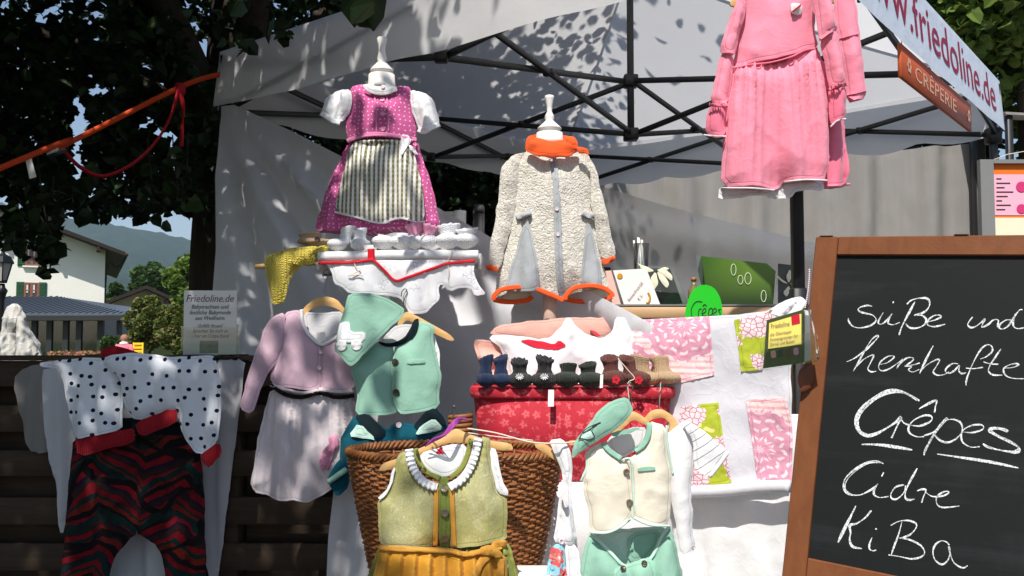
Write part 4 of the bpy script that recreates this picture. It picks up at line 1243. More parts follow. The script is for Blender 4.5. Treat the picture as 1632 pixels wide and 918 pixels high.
def flower(c, r, xd_, yd_, nz):
    V_, F_ = [], []
    for k in range(6):
        a = k*math.pi/3; cc = Vector(c)+xd_*math.cos(a)*r*.6+yd_*math.sin(a)*r*.6
        n0 = len(V_)
        for j in range(8): V_.append(cc+xd_*math.cos(j*math.pi/4)*r*.3+yd_*math.sin(j*math.pi/4)*r*.3+nz*(.0015+.0002*k))
        F_.append(tuple(range(n0, n0+8)))
    return V_, F_
for s in (.085, .95):
    part('painted_flower', flower(v3(pa+D2*ln*s, zb2+hh*.5)-v3(D1*.008,0), hh*.26, v3(D2,0), Vector((0,0,1)), -v3(D1,0)), M['signpaint'], sgn, smooth=False)
for s in (.03, .97):
    p = v3(pa+D2*ln*s, zt2); part('cord', tube([p, p+Vector((0,0,.10))], .002, 5), M['string'], sgn)

# menu board at the right edge
MY = 4.3
def rect(u0, v0, u1, v1, Y, d): a = W(u0, v1, Y); b = W(u1, v0, Y); return box((a.x, Y-d, a.z), (b.x, Y, b.z))
mb = thing('menu_board', 'orange menu board in a grey frame hanging at the stall end', 'menu board', tuple(W(1640, 640, MY)))
M['greyframe'] = mk('grey_aluminium_frame', lin(140,138,136), .4, metal=.4)
M['orangepanel'] = mk('orange_panel', lin(226,112,30), .7, var=.05)
part('backing', rect(1578, 262, 1712, 640, MY, .012), M['orangepanel'], mb, smooth=False)
for (a, b, c, d) in ((1568,256,1578,650),(1712,256,1722,650),(1578,256,1712,262),(1578,640,1712,650)):
    part('frame', rect(a, b, c, d, MY-.002, .03), M['greyframe'], mb, smooth=False)
M['menupaper'] = mk('pink_menu_sheet', lambda t: mix(t, coords(t)[2]*4.0-2.2, lin(236,226,220), lin(236,170,190)), .6, var=.02)
M['menupaper2'] = mk('cream_menu_sheet', lin(224,218,190), .6, var=.03)
M['menudot'] = mk('magenta_badge', lin(196,52,110), .6)
for (a, b, c, d, mm) in ((1577.5,278,1704,343,'menupaper'),(1577.5,347,1704,400,'menupaper2'),(1577.5,404,1704,480,'menupaper')):
    a += 1.5
    po = part('menu_sheet', rect(a, b, c, d, MY-.0125, .002), M[mm], mb, smooth=False)
    if mm == 'menupaper2': continue
    ls = [rect(a+9, b+6+i*7, a+17+((i*37) % 23), b+8.2+i*7, MY-.015, .0006) for i in range(8)]
    part('printed_line', join(*ls), M['ink'], po, smooth=False)
    for (cu_, cv, rr) in ((1628, b+20, 9), (1628, b+55, 8)):
        cc = W(cu_, cv, MY-.0155); part('badge', disc_button(cc, px(rr, MY), .001, 18), M['menudot'], po)
part('cord', join(tube([W(1580,256,MY), W(1606,246,MY-.01), W(1640,240,MY-.01)], .0018, 5), tube([W(1712,256,MY), W(1670,246,MY-.01), W(1640,240,MY-.01)], .0018, 5), tube([W(1640,240,MY-.01), W(1640,205,MY-.01)], .0018, 5)), M['string'], mb)
# ---------------------------------------------------------------- pallets at the left
PLY = 3.45
pal = thing('pallet_wall', 'weathered wooden pallet set on edge behind the polka dot trousers', 'pallet', tuple(W(280, HOR, PLY))[:2] + (0,))
xa, xb = W(-90, 600, PLY).x, W(600, 600, PLY).x
rows = [(1.212,1.115),(1.045,.945),(.875,.78),(.70,.60),(.53,.43),(.36,.26),(.19,.09)]
for i, (zt_, zb_) in enumerate(rows):
    part('plank', obox(((xa+xb)/2+random.uniform(-.01,.01), PLY+.011, (zt_+zb_)/2), ((xb-xa)/2,0,0), (0,.011,0), (0,0,(zt_-zb_)/2), .003), M['pallet'], pal)
    if i: part('plank', obox(((xa+xb)/2, PLY+.145, (zt_+rows[i-1][1])/2+random.uniform(-.01,.01)), ((xb-xa)/2,0,0), (0,.011,0), (0,0,.052), .003), M['pallet'], pal)
for xx in np.linspace(xa+.06, xb-.06, 4):
    part('stringer', obox((xx, PLY+.078, .62), (.045,0,0), (0,.056,0), (0,0,.615), .003), M['pallet'], pal)
part('top_board', obox(((xa+xb)/2, PLY+.07, 1.222), ((xb-xa)/2+.02,0,0), (0,.10,0), (0,0,.008), .003), M['pallet'], pal)
# white runner over the pallet: three falls of one cloth
run = thing('white_runner', 'white cloth runner hanging over the pallet behind the trousers', 'cloth', tuple(W(220, 800, PLY-.1)))
part('fall', panel([(62,590),(100,584),(120,600),(122,680),(112,800),(100,860),(92,800),(72,690)], PLY-.06, .012, fold=pleats(22,.012,580,860,3), ck=1, seed=2), M['curtain'], run)
part('fall', panel([(338,574),(392,570),(388,610),(372,720),(350,918),(332,930),(318,760),(330,640)], PLY-.03, .008, fold=pleats(30,.014,560,918,4), seed=3), M['curtain'], run)
part('fall', panel([(120,590),(340,590),(345,700),(318,990),(120,990),(110,700)], PLY-.02, .006, fold=pleats(46,.014,560,918,5), seed=4), M['curtain'], run)
part('shade_grey_corner', panel([(20,604),(40,583),(100,580),(112,640),(108,712),(66,722),(46,718),(32,660)], PLY-.02, .002, fold=pleats(26,.014,580,720,6), seed=6), M['greytarp'], run)  # folded corner of the white cloth, its deep shade put into the grey

# patterned harem trousers and polka dot trousers
PT = 3.28
pt = thing('patterned_trousers', 'dark red baby trousers in a bold geometric woven print', 'trousers', tuple(W(215, 980, PT)))
part('leg', panel([(118,690),(215,680),(222,760),(220,850),(205,860),(182,890),(172,935),(168,1010),(80,1010),(95,930),(104,850),(108,770)], PT, .03, fold=pleats(50,.010,690,918,8), wr=.012, seed=8), M['ethnic'], pt)
part('leg', panel([(210,680),(318,690),(326,780),(330,930),(335,1010),(268,1010),(264,920),(250,870),(228,854),(215,850),(212,760)], PT, .03, fold=pleats(48,.010,690,918,9), wr=.012, seed=9), M['ethnic'], pt)
part('waistband', panel([(120,676),(215,664),(318,676),(318,696),(215,690),(118,698)], PT-.01, .01, seed=5), M['blackfab'], pt)
pk = thing('polka_dot_trousers', 'white baby trousers with black polka dots and dark red cuffs over the pallet', 'trousers', tuple(W(220, 720, PT-.08)))
q = lambda L: Z(L, 0, 540, 2.429)
PD = PT-.07
part('left_leg', panel(q([(155,92),(250,78),(320,72),(400,75),(460,95),(475,180),(478,240),(468,300),(472,355),(370,372),(290,384),(275,320),(262,250),(250,180),(235,115),(160,108)]), PD, .03, fold=pleats(34,.012,560,700,10), wr=.012, seed=11), M['dots'], pk)
part('right_leg', panel(q([(380,78),(440,62),(540,52),(640,68),(740,68),(825,60),(842,100),(855,180),(858,250),(852,330),(845,400),(790,448),(755,440),(730,400),(690,330),(680,268),(520,320),(490,270),(482,220),(470,150)]), PD-.03, .03, fold=pleats(40,.014,560,720,12), wr=.013, seed=13), M['dots'], pk)
part('cuff', panel(q([(290,380),(372,370),(470,352),(520,345),(524,400),(420,425),(300,455)]), PD-.01, .009, rim=12, seed=14), M['redrib'], pk)
part('cuff', panel(q([(520,322),(680,265),(690,320),(640,345),(540,380)]), PD-.05, .009, rim=12, seed=15), M['redrib'], pk)
part('cuff', panel(q([(775,455),(845,398),(862,445),(812,500),(795,490)]), PD-.05, .009, rim=10, seed=16), M['redrib'], pk)
part('waistband', panel(q([(378,72),(400,32),(460,28),(525,48),(545,60),(470,66)]), PLY-.02, .02, rim=10, seed=17), M['redrib'], pk)

# leaflet in an acrylic stand on the pallet
LFY = 3.43
lf = thing('leaflet_stand', 'white leaflet headed Friedoline.de in a clear acrylic stand', 'leaflet stand', tuple(W(335, 567, LFY)))
part('leaflet', rect(292, 463, 378, 565, LFY, .003), M['card'], lf, smooth=False)
part('holder_front', rect(288, 520, 382, 569, LFY-.012, .003), M['acrylic'], lf, smooth=False)
part('holder_back', rect(288, 520, 382, 569, LFY+.012, .003), M['acrylic'], lf, smooth=False)
part('holder_base', box((W(286,569,LFY).x, LFY-.04, W(300,569,LFY).z-.004), (W(384,569,LFY).x, LFY+.04, W(300,569,LFY).z-.001)), M['acrylic'], lf, smooth=False)
M['ink_red'] = mk('plum_ink', lin(110,70,96), .8, var=0); M['ink_blue'] = mk('navy_ink', lin(40,54,100), .8, var=0)
def cardtext(par, s, u, v, Y, h, mat, wpx=None, xs=1.0, shear=.25):
    o = W(u, v, Y); o.y -= .0012
    g = plane_text(s, o, (1,0,0), (0,0,1), px(h, Y)*1.35, xs, shear, ext=.0006, align='LEFT')
    if wpx:
        a = np.array([tuple(p) for p in g[0]]); w = a[:,0].max()-o.x
        a[:,0] = o.x + (a[:,0]-o.x)*px(wpx, Y)/w; g = (a, g[1])
    return part('lettering', g, mat, par, smooth=False)
lo = LFY-.003
cardtext(lf, 'Friedoline.de', 296, 481, lo, 12, M['ink_red'], 77)
for i, (s, w, vv) in enumerate((('Babytrachten und', 60, 492), ('festliche Babymode', 66, 501), ('aus Weilheim.', 48, 510))):
    cardtext(lf, s, 335-w/2, vv, lo, 7, M['ink'], w)
for i, (s, w, vv) in enumerate((('Gefällt Ihnen?', 40, 522), ('Sprechen Sie mich an', 56, 530), ('– hier am Crêpe-Stand', 60, 538))):
    cardtext(lf, s, 335-w/2, vv, lo, 6, M['ink_blue'], w)
part('printed_photo', rect(318, 543, 348, 563, lo, .0008), mk('grey_photo_print', lambda t: mix(t, noise(t, 40, 4), lin(60,72,86), lin(170,172,170)), .5), lf, smooth=False)

# ---------------------------------------------------------------- mannequins
def mannequin(name, label, u, rows, Y, zbase, torso, pr_=.013):
    c = W(u, 300, Y)
    base = Vector((c.x, Y, zbase))
    t = thing(name, label, 'mannequin', base)
    k = Y/FPX
    hd = [(r*k, W(u, v, Y).z) for r, v in rows]
    hd = sorted(hd, key=lambda a: a[1])
    part('finial', lathe(hd, (c.x, Y, 0), 26), M['paintwood'], t)
    tr = sorted([(r*k, W(u, v, Y).z) for r, v in torso], key=lambda a: a[1])
    part('torso', lathe(tr, (c.x, Y, 0), 26, .9, .30), mk('linen_torso', lin(222,210,194), .9, var=.05), t)
    part('pole', lathe([(pr_, zbase+.02), (pr_, tr[0][1]+.02)], (c.x, Y, 0), 18), mk('pinkish_pole', lin(206,176,160), .5), t)
    part('base', lathe([(.075, zbase), (.078, zbase+.008), (.06, zbase+.018), (.02, zbase+.026)], (c.x, Y, 0), 26), M['paintwood'], t)
    return t
DM = 3.22; zshelf = W(640, 401, 3.12).z
# shelf on a post
SHY = 3.14
sh0, sh1 = W(512, 408, SHY-.06), W(762, 402, SHY-.06)
zs = (sh0.z+sh1.z)/2 - .012
shf = thing('display_shelf', 'small white tray shelf carrying the white booties', 'shelf', ((sh0.x+sh1.x)/2, SHY, 0))
part('board', obox(((sh0.x+sh1.x)/2, SHY+.05, zs-.012), ((sh1.x-sh0.x)/2,0,0), (0,.13,0), (0,0,.010), .004), M['paintwood'], shf)
for e in (sh0.x-.008, sh1.x+.006): part('end_rim', obox((e, SHY+.05, zs-.014), (.006,0,0), (0,.13,0), (0,0,.028), .003), M['paintwood'], shf)
part('post', obox(((sh0.x+sh1.x)/2, SHY+.1, (zs-.03)/2), (.03,0,0), (0,.03,0), (0,0,(zs-.03)/2), .004), M['paintwood'], shf)
mannequin('dress_mannequin', 'cream child mannequin with turned white finial inside the pink dirndl', 607,
          [(7,60),(8.5,62),(6,72),(5.2,80),(6.5,88),(8,94),(6,99),(9,101),(19,112),(19,115),(13,116),(13,119),(21,119.5),(22,135),(26,142)], DM+.02, zs+.001, [(24,138),(36,150),(44,200),(40,250),(36,300)])
mannequin('jacket_mannequin', 'cream child mannequin with turned white finial inside the fleece jacket', 876,
          [(5,152),(7.5,153),(7,157),(4.5,170),(4,178),(7,184),(8,188),(6,192),(8,194),(19,204),(19.5,206),(16,208),(16,211),(21,212),(22,224),(26,232)], 3.16, W(876,618,2.84).z+.002, [(25,228),(42,240),(50,300),(44,370),(40,400)], .025)

# ---------------------------------------------------------------- pink dirndl and its blouse
q = lambda L: Z(L, 480, 100, 3.28)
bl = thing('puff_sleeve_blouse', 'white puff sleeved blouse worn under the pink dirndl', 'blouse', tuple(W(607, 200, DM)))
part('sleeve', panel(q([(258,138),(200,145),(140,180),(118,225),(105,262),(128,276),(165,302),(205,314),(224,302),(236,282),(254,262),(266,200)]), DM-.01, .045, rim=24, step=3.5, fold=gathers(6,.008,142,60,20,.010,3), wr=.008, ws=(20,26), seed=21), M['white'], bl)
part('sleeve', panel(q([(570,138),(640,155),(690,195),(712,260),(724,322),(690,335),(640,358),(612,345),(600,310),(584,265),(568,200)]), DM-.01, .045, rim=24, step=3.5, fold=gathers(6,.008,145,60,20,.010,4), wr=.008, ws=(20,26), seed=22), M['white'], bl)
part('cuff_frill', strip(q([(104,265),(130,280),(165,304),(205,316)]), DM-.03, 8, .004, .004, 5), M['white'], bl)
part('cuff_frill', strip(q([(612,350),(640,360),(690,338),(725,322)]), DM-.03, 8, .004, .004, 5), M['white'], bl)
part('collar', panel(q([(322,115),(350,108),(430,103),(495,116),(505,145),(480,158),(430,170),(370,160),(335,138)]), DM-.03, .008, rim=8, step=4, fold=pleats(7,.003,130,150,5), wr=.003, seed=23), M['white'], bl)
part('button', disc_button(W(610.5, 138.5, DM-.046), .007, .003), M['pearl'], bl)
dr = thing('pink_dirndl', 'pink sprigged baby dirndl with striped apron on the mannequin', 'dress', tuple(W(607, 375, DM)))
part('skirt', panel(q([(246,420),(420,398),(606,405),(640,500),(690,660),(735,868),(650,882),(560,865),(470,880),(380,905),(300,880),(200,888),(63,880),(100,760),(160,600),(215,490)]), DM, .11, rim=60, fold=gathers(11,.016,226,130,34,.018,6), step=3.2, wr=.006, seed=24, backk=.9), M['dpink'], dr)
part('bodice', panel(q([(255,125),(325,108),(335,130),(365,158),(430,168),(485,152),(500,118),(577,130),(572,190),(588,265),(608,315),(606,412),(560,412),(470,410),(380,408),(300,415),(248,428),(238,370),(226,318),(248,265),(258,200)]), DM+.006, .085, rim=48, wr=.005, seed=25, backk=.8), M['dpink'], dr)
ap = part('apron', panel(q([(262,430),(320,402),(400,400),(500,404),(560,412),(600,500),(632,640),(648,830),(600,832),(530,812),(480,818),(440,835),(380,832),(280,805),(175,780),(205,650),(235,520)]), DM-.115, .012, rim=20, fold=gathers(10,.012,224,130,26,.009,7), step=3.2, wr=.004, seed=26), M['apron'], dr)
part('hem_tape', strip(q([(175,780),(280,806),(380,833),(440,836),(480,819),(530,813),(600,833),(648,830)]), DM-.135, 3, .0, n=4), M['white'], ap)
part('waistband', strip(q([(247,418),(300,397),(360,383),(430,382),(520,394),(607,410)]), DM-.09, 6.5, .025, n=5), M['dpinkband'], dr)
for xs_ in (392, 455): part('lace_braid', strip(q([(xs_-8,175),(xs_,250),(xs_+3,365)]), DM-.09, 3, .006, .002, 4, n=8), M['dpinkband'], dr)
for p in ((425,192),(427,268),(428,348)): part('button', disc_button(W(*q([p])[0], DM-.098), px(3.8, DM), .005), M['pinkbutton'], dr)
bw = part('bow', panel(q([(520,375),(560,372),(575,415),(550,440),(530,485),(518,475),(520,430)]), DM-.125, .006, rim=5, step=4, wr=.003, ws=(8,8), seed=27), M['white'], dr)
part('bow_tail', panel(q([(558,424),(580,432),(616,482),(586,468)]), DM-.122, .003, rim=5, step=4, wr=.002, ws=(8,8), seed=28), M['white'], bw)
part('side_button', disc_button(W(*q([(595,428)])[0], DM-.10), px(3.2, DM), .005), M['pinkbutton'], dr)

# ---------------------------------------------------------------- white fleece jacket
JK = 3.13
q = lambda L: Z(L, 700, 130, 2.481)
jk = thing('fleece_jacket', 'cream curly fleece baby jacket with orange hems on the mannequin', 'jacket', tuple(W(876, 480, JK)))
part('body', panel(q([(335,272),(420,292),(520,288),(562,275),(600,300),(603,400),(600,480),(614,560),(632,650),(652,760),(674,822),(600,818),(505,848),(492,866),(380,826),(300,822),(212,858),(235,740),(270,620),(298,500),(303,400),(300,320)]), JK, .085, rim=60, step=7, fold=pleats(64,.012,300,480,31,.1), wr=.010, ws=(26,40), seed=31, backk=.9, edge=3.0), M['fleece'], jk)
part('sleeve', panel(q([(338,272),(290,290),(255,325),(240,400),(225,520),(205,640),(186,728),(240,742),(262,660),(290,560),(308,450),(310,350),(322,300)]), JK-.01, .05, rim=20, step=7, wr=.012, ws=(26,34), seed=32, backk=.9, edge=3.5), M['fleece'], jk)
part('sleeve', panel(q([(556,276),(600,300),(630,380),(650,470),(672,570),(690,640),(698,690),(640,705),(622,620),(603,520),(597,420),(590,340)]), JK-.01, .05, rim=20, step=7, wr=.012, ws=(26,34), seed=33, backk=.9, edge=3.5), M['fleece'], jk)
part('cuff', panel(q([(186,722),(240,732),(237,755),(188,745)]), JK-.02, .045, rim=9, step=5, wr=.003, seed=34), M['orange'], jk)
part('cuff', panel(q([(637,697),(697,684),(698,708),(645,728)]), JK-.02, .045, rim=9, step=5, wr=.003, seed=35), M['orange'], jk)
part('front_hem', strip(q([(214,864),(219,845),(245,824),(300,814),(370,818),(430,838),(492,866)]), JK-.06, 7.5, .004, .0015, 30, n=6), M['orange'], jk)
part('back_hem', strip(q([(214,862),(250,870),(300,871),(350,864),(367,850)]), JK+.01, 7.5, .0, n=6), M['orange'], jk)
part('lining', panel(q([(218,860),(245,826),(300,814),(368,818),(368,858),(300,874)]), JK+.02, .004, seed=36), M['cream'], jk)
part('front_hem', strip(q([(497,864),(502,844),(530,819),(580,808),(640,813),(678,836),(684,852)]), JK-.06, 7.5, .004, .0015, 30, n=6), M['orange'], jk)
part('back_hem', strip(q([(683,850),(650,866),(600,871),(540,868),(498,860)]), JK+.01, 7.5, .0, n=6), M['orange'], jk)
part('lining', panel(q([(500,858),(510,835),(580,810),(640,815),(680,845),(640,866),(560,868)]), JK+.02, .004, seed=37), M['cream'], jk)
part('placket', panel(q([(430,290),(466,290),(472,400),(480,500),(488,700),(496,860),(482,862),(462,800),(455,600),(450,420),(440,340)]), JK-.098, .006, rim=6, step=6, wr=.006, ws=(14,50), seed=38), M['greyfelt'], jk)
part('pocket_gusset', panel(q([(345,530),(360,570),(380,680),(397,790),(402,830),(255,826),(280,740),(315,620),(338,545)]), JK-.088, .008, rim=16, step=7, fold=pleats(44,.012,340,460,38,.1), wr=.006, seed=39), M['greyfelt'], jk)
part('pocket_gusset', panel(q([(590,545),(610,600),(630,700),(648,815),(562,822),(565,700),(575,600)]), JK-.085, .008, rim=12, step=7, fold=pleats(34,.010,340,460,39,.1), wr=.006, seed=40), M['greyfelt'], jk)
for L_, s in ((((305,540),(330,530),(362,516)), 41), (((565,520),(588,528),(612,530)), 42)):
    P_ = q(L_)
    tbx = part('pocket_tab', pxtube([(*p, JK-.105) for p in P_], JK, .010, 9, 4), M['greyfelt'], jk)
    part('tab_ring', pxtube([(P_[1][0]-2.5, P_[1][1]+1, JK-.105), (P_[1][0]+3.5, P_[1][1]-1, JK-.105)], JK, .0112, 9, 1), M['orange'], tbx)
scf = part('collar', panel(q([(346,215),(390,222),(440,238),(497,233),(540,222),(549,270),(520,296),(440,300),(380,292),(337,277)]), JK-.052, .02, rim=18, step=5, wr=.014, ws=(70,12), seed=43), M['orange'], jk)
part('collar_back', panel(q([(346,218),(380,208),(440,206),(500,212),(540,224),(530,250),(440,258),(360,245)]), JK+.045, .01, seed=44), M['orange'], scf)
part('collar_side', panel(q([(492,228),(505,215),(535,216),(548,240),(545,268),(520,262),(500,250)]), JK-.05, .025, rim=8, step=5, wr=.004, seed=45), M['orange'], scf)
part('knot', panel(q([(543,255),(562,258),(585,266),(590,290),(572,284),(550,285)]), JK-.06, .012, rim=6, step=4, wr=.006, ws=(7,9), seed=46), M['orange'], scf)
for p in ((444,315),(465,505),(470,605)): part('snap', disc_button(W(*q([p])[0], JK-.106), px(2.9, JK), .003), M['pearl'], jk)

# ---------------------------------------------------------------- white cloth on the shelf, ribbon, booties
q = lambda L: Z(L, 480, 320, 5.1)
tc = thing('shelf_cloth', 'white embroidered cloth draped over the tray shelf with red ribbon', 'cloth', tuple(W(640, 500, SHY-.12)))
CLY = SHY-.105
part('rolled_edge', pxtube([(*p, CLY) for p in q([(140,452),(400,448),(700,440),(1000,436),(1300,440),(1440,440)])], CLY, px(7.6, CLY), 14, 5), M['white'], tc)
M['embroid'] = fab('white_embroidered_cotton', lambda t: mix(t, (voro(t, 70, v=vec(t, coords(t)[0], coords(t)[2], 0), feature='DISTANCE_TO_EDGE').lt(.05))*(noise(t, 14, 1).gt(.58)), lin(236,236,240), lin(176,176,184)), trans=.18)
part('drop', panel(q([(180,490),(1410,475),(1405,600),(1440,680),(1505,760),(1410,778),(1375,706),(1280,706),(1215,738),(1140,680),(1120,720),(1135,800),(1060,860),(990,918),(880,918),(860,870),(800,790),(700,765),(395,757),(330,700),(260,672),(240,560)]), CLY-.012, .008, rim=14, step=7, fold=pleats(34,.014,410,500,51,.2), wr=.006, ws=(30,50), seed=51), M['embroid'], tc)
part('ribbon', strip(q([(150,508),(420,502),(560,486),(600,492),(690,578),(772,652),(880,622),(1090,548),(1200,512),(1415,492)]), CLY-.03, 4.2, .02, n=6), M['ribbonred'], tc)
part('ribbon_loop', strip(q([(572,392),(574,440),(574,490)]), CLY-.03, 11, .012), M['ribbonred'], tc)
part('bare_thread', pxtube([(*p, CLY-.05) for p in q([(430,498),(445,540),(480,560),(430,590),(380,610),(470,600),(500,612)])], CLY, .0016, 5), M['string'], tc)
part('bare_thread', pxtube([(*p, CLY-.05) for p in q([(1235,390),(1215,440),(1190,500),(1200,560),(1195,640)])], CLY, .0013, 5), M['string'], tc)

def bootie(u, vb, Y, w, hf, hs, mat, label, group, yaw=0.0, rim_mat=None, frill=0.0, length=1.35, lean=0.0, shaft=True, name='baby_bootie', seed=0, bow=None, flare=1.0):
    """one knitted bootie standing with its toe towards the camera; sizes in photo px at distance Y"""
    k = Y/FPX; b = W(u, vb, Y); W2 = w*k/2; Hf = hf*k; Hs = hs*k; Ln = W2*2*length
    t = thing(name, label, 'bootie', b, group)
    c, s = math.cos(yaw), math.sin(yaw)
    def tf(x, y, z): return (b.x + x*c - y*s, b.y + x*s + y*c, b.z + z)
    n, m = 20, 14; V_, F_ = [], []
    rr = np.random.default_rng(seed)
    for j in range(m+1):
        ph = -math.pi/2 + math.pi*j/m
        for i in range(n):
            a = 2*math.pi*i/n
            x, y, z = math.cos(ph)*math.cos(a), math.cos(ph)*math.sin(a), math.sin(ph)
            wd = 1.0 if y < 0 else 1-.18*y
            zz_ = (z*.5+.5)**.8
            if y > 0: zz_ *= 1+.10*y
            V_.append(tf(x*W2*1.2*wd*(1+.09*vnoise(np.array([x*3.0]), np.array([z*3.0+y]), seed)[0]*2), (y-.28)*Ln/2, zz_*Hf*1.18))
    for j in range(m):
        for i in range(n): F_.append((j*n+i, j*n+(i+1) % n, (j+1)*n+(i+1) % n, (j+1)*n+i))
    part('foot', (V_, F_), mat, t)
    if shaft:
        V_, F_ = [], []; n = 24
        prof = [(.84,.30,0),(.78,.5,0),(.62,.62,0),(.68*flare,.8,0),(.78*flare,.92,1),(.80*flare,1.0,1),(.70*flare,1.01,1),(.56*flare,.88,0),(.46,.5,0)]
        for j, (r_, z, fr) in enumerate(prof):
            for i in range(n):
                a = 2*math.pi*i/n
                f_ = 1+frill*fr*math.sin(a*9)+.13*math.sin(a*2+seed)*z+.10*math.sin(a*3+seed*2+z*3)*z
                zt = z*Hs + frill*fr*Hs*.25*math.sin(a*9+1) + .09*Hs*fr*math.sin(a+seed)
                V_.append(tf(math.cos(a)*W2*r_*f_ + lean*k*z, (math.sin(a)*W2*.95*r_*f_)+Ln*.06, max(zt, .25*Hf)))
        for j in range(len(prof)-1):
            for i in range(n): F_.append((j*n+i, j*n+(i+1) % n, (j+1)*n+(i+1) % n, (j+1)*n+i))
        sh = part('shaft', (V_, F_), rim_mat or mat, t)
        if bow is not None:
            zb_ = .52*Hs
            g = tube([tf(math.cos(a)*W2*.78+lean*k*.5, math.sin(a)*W2*.76+Ln*.06, zb_) for a in np.linspace(0, 2*math.pi, 18)[:-1]], .0022, 6, True)
            g2 = [tube(smooth_path([tf(0, -W2*.72, zb_), tf(sx*W2*.35, -W2*1.0, zb_+W2*.22), tf(sx*W2*.5, -W2*1.0, zb_), tf(0, -W2*.74, zb_)], 4), .0019, 5) for sx in (-1, 1)]
            g3 = [tube(smooth_path([tf(0, -W2*.74, zb_), tf(sx*W2*.2, -W2*1.05, zb_-W2*.3), tf(sx*W2*.3, -W2*1.0, zb_-W2*.62)], 4), .0016, 5) for sx in (-1, 1)]
            part('tie', join(g, *g2, *g3), bow, sh)
    return t
GW = 'white booties on the tray shelf'
YB = SHY-.03
bz = lambda p: Z([p], 480, 320, 5.1)[0]
for (p, w, hf, hs, yaw, ln_) in (((310,412),29,17,37,-.35,14), ((478,410),28,17,36,.15,0)):
    u_, v_ = bz(p); bootie(u_, v_, YB, w, hf, hs, M['softwhite'], 'tall white knitted bootie with rolled top on the tray shelf', GW, yaw, lean=ln_, seed=int(p[0]))
for (p, w, hf, yaw) in (((665,402),31,20,.1), ((820,401),30,20,-.1)):
    u_, v_ = bz(p); bootie(u_, v_, YB, w, hf, hf*1.25, M['softwhite'], 'low white knitted slipper with pink bow on the tray shelf', GW, yaw, shaft=True, seed=int(p[0]), bow=M['pinksilk'], flare=.8)
for (p, w, hf, hs, yaw) in (((920,398),26,20,40,.2), ((1035,397),27,20,40,-.2)):
    u_, v_ = bz(p); bootie(u_, v_, YB+.01, w, hf, hs, M['softwhite'], 'white bootie with scalloped pink cuff and pink ribbon on the tray shelf', GW, yaw, rim_mat=M['pinksilk'], frill=.10, seed=int(p[0]), bow=M['pinksilk'], flare=1.35)
for (p, w, hf, hs, yaw) in (((1190,397),36,21,38,.1), ((1345,396),34,21,34,-.15)):
    u_, v_ = bz(p); bootie(u_, v_, YB+.02, w, hf, hs, M['softwhite'], 'white bootie with frilled lace top at the shelf end', GW, yaw, frill=.10, seed=int(p[0]), flare=1.25)
tg = solo('price_tag', panel([bz(p) for p in ((505,362),(585,358),(592,390),(515,394))], YB-.09, .0004, wr=.0, thick=.0012, ck=0), M['card'], 'small white price tag between the tall booties and slippers', 'price tag')
# left end: yellow knitted baby sock roll on a rod, beige slipper with brown button
q = lambda L: Z(L, 380, 330, 2.962)
rod = solo('clothes_rod', pxtube([(407,425,3.10),(440,423,3.10),(520,418,3.11)], 3.1, .0085, 9, 2), M['wood'], 'short wooden rod end sticking out beside the yellow knit', 'rod')
yk = thing('yellow_knit_cardigan', 'small yellow knitted garment draped over the rod end', 'cardigan', tuple(W(460, 480, 3.05)))
part('body', panel(q([(120,238),(180,213),(240,196),(330,186),(425,181),(428,208),(370,218),(352,265),(310,275),(265,305),(238,352),(218,440),(185,462),(155,455),(138,360)]), 3.05, .03, rim=16, fold=pleats(18,.008,395,480,55,.4), wr=.010, ws=(20,30), seed=55, edge=2.5), M['yellowknit'], yk)
part('border', strip(q([(240,258),(300,268),(356,258),(372,215),(426,198)]), 3.0, 8, .014, .005, 6), M['yellowknit'], yk)
sb = bootie(*Z([(345,190)], 380, 330, 2.962)[0], 3.12, 46, 12, 22, M['beigewool'], 'pale beige baby shoe with brown button above the yellow knit', 'pale shoe', 1.2, seed=9, flare=.9, name='baby_shoe')
part('button', disc_button(W(*Z([(374,152)], 380, 330, 2.962)[0], 3.04), px(4.6, 3.1), .006), mk('dark_brown_button', lin(60,40,36), .4), sb)
# ---------------------------------------------------------------- hangers
def hanger(label, u, vtop, Y, poly, hook_h, seed=0, tilt=0, name='clothes_hanger', hook=True):
    """wooden hanger: solid shaped bar plus steel hook"""
    c = W(u, vtop, Y)
    t = thing(name, label, 'hanger', c)
    part('bar', panel(poly, Y, .006, rim=5, step=6, wr=0, thick=.009, ck=1, seed=seed, backk=1), M['wood'], t)
    if hook:
        hk = [(u, vtop+3), (u+tilt*.3, vtop-hook_h*.45), (u+tilt*.6+1, vtop-hook_h*.62), (u+tilt+5, vtop-hook_h*.85), (u+tilt+2, vtop-hook_h), (u+tilt-3.5, vtop-hook_h*.88), (u+tilt-4, vtop-hook_h*.7)]
        part('hook', pxtube(hk, Y, .0016, 7, 5), M['wire'], t)
    return t
# rail that carries the left hangers
rail = solo('clothes_rail', tube([W(514, 438, 3.13), W(740, 434, 3.13)], .004, 8), M['wire'], 'thin metal rail under the tray shelf carrying the hangers', 'rail')

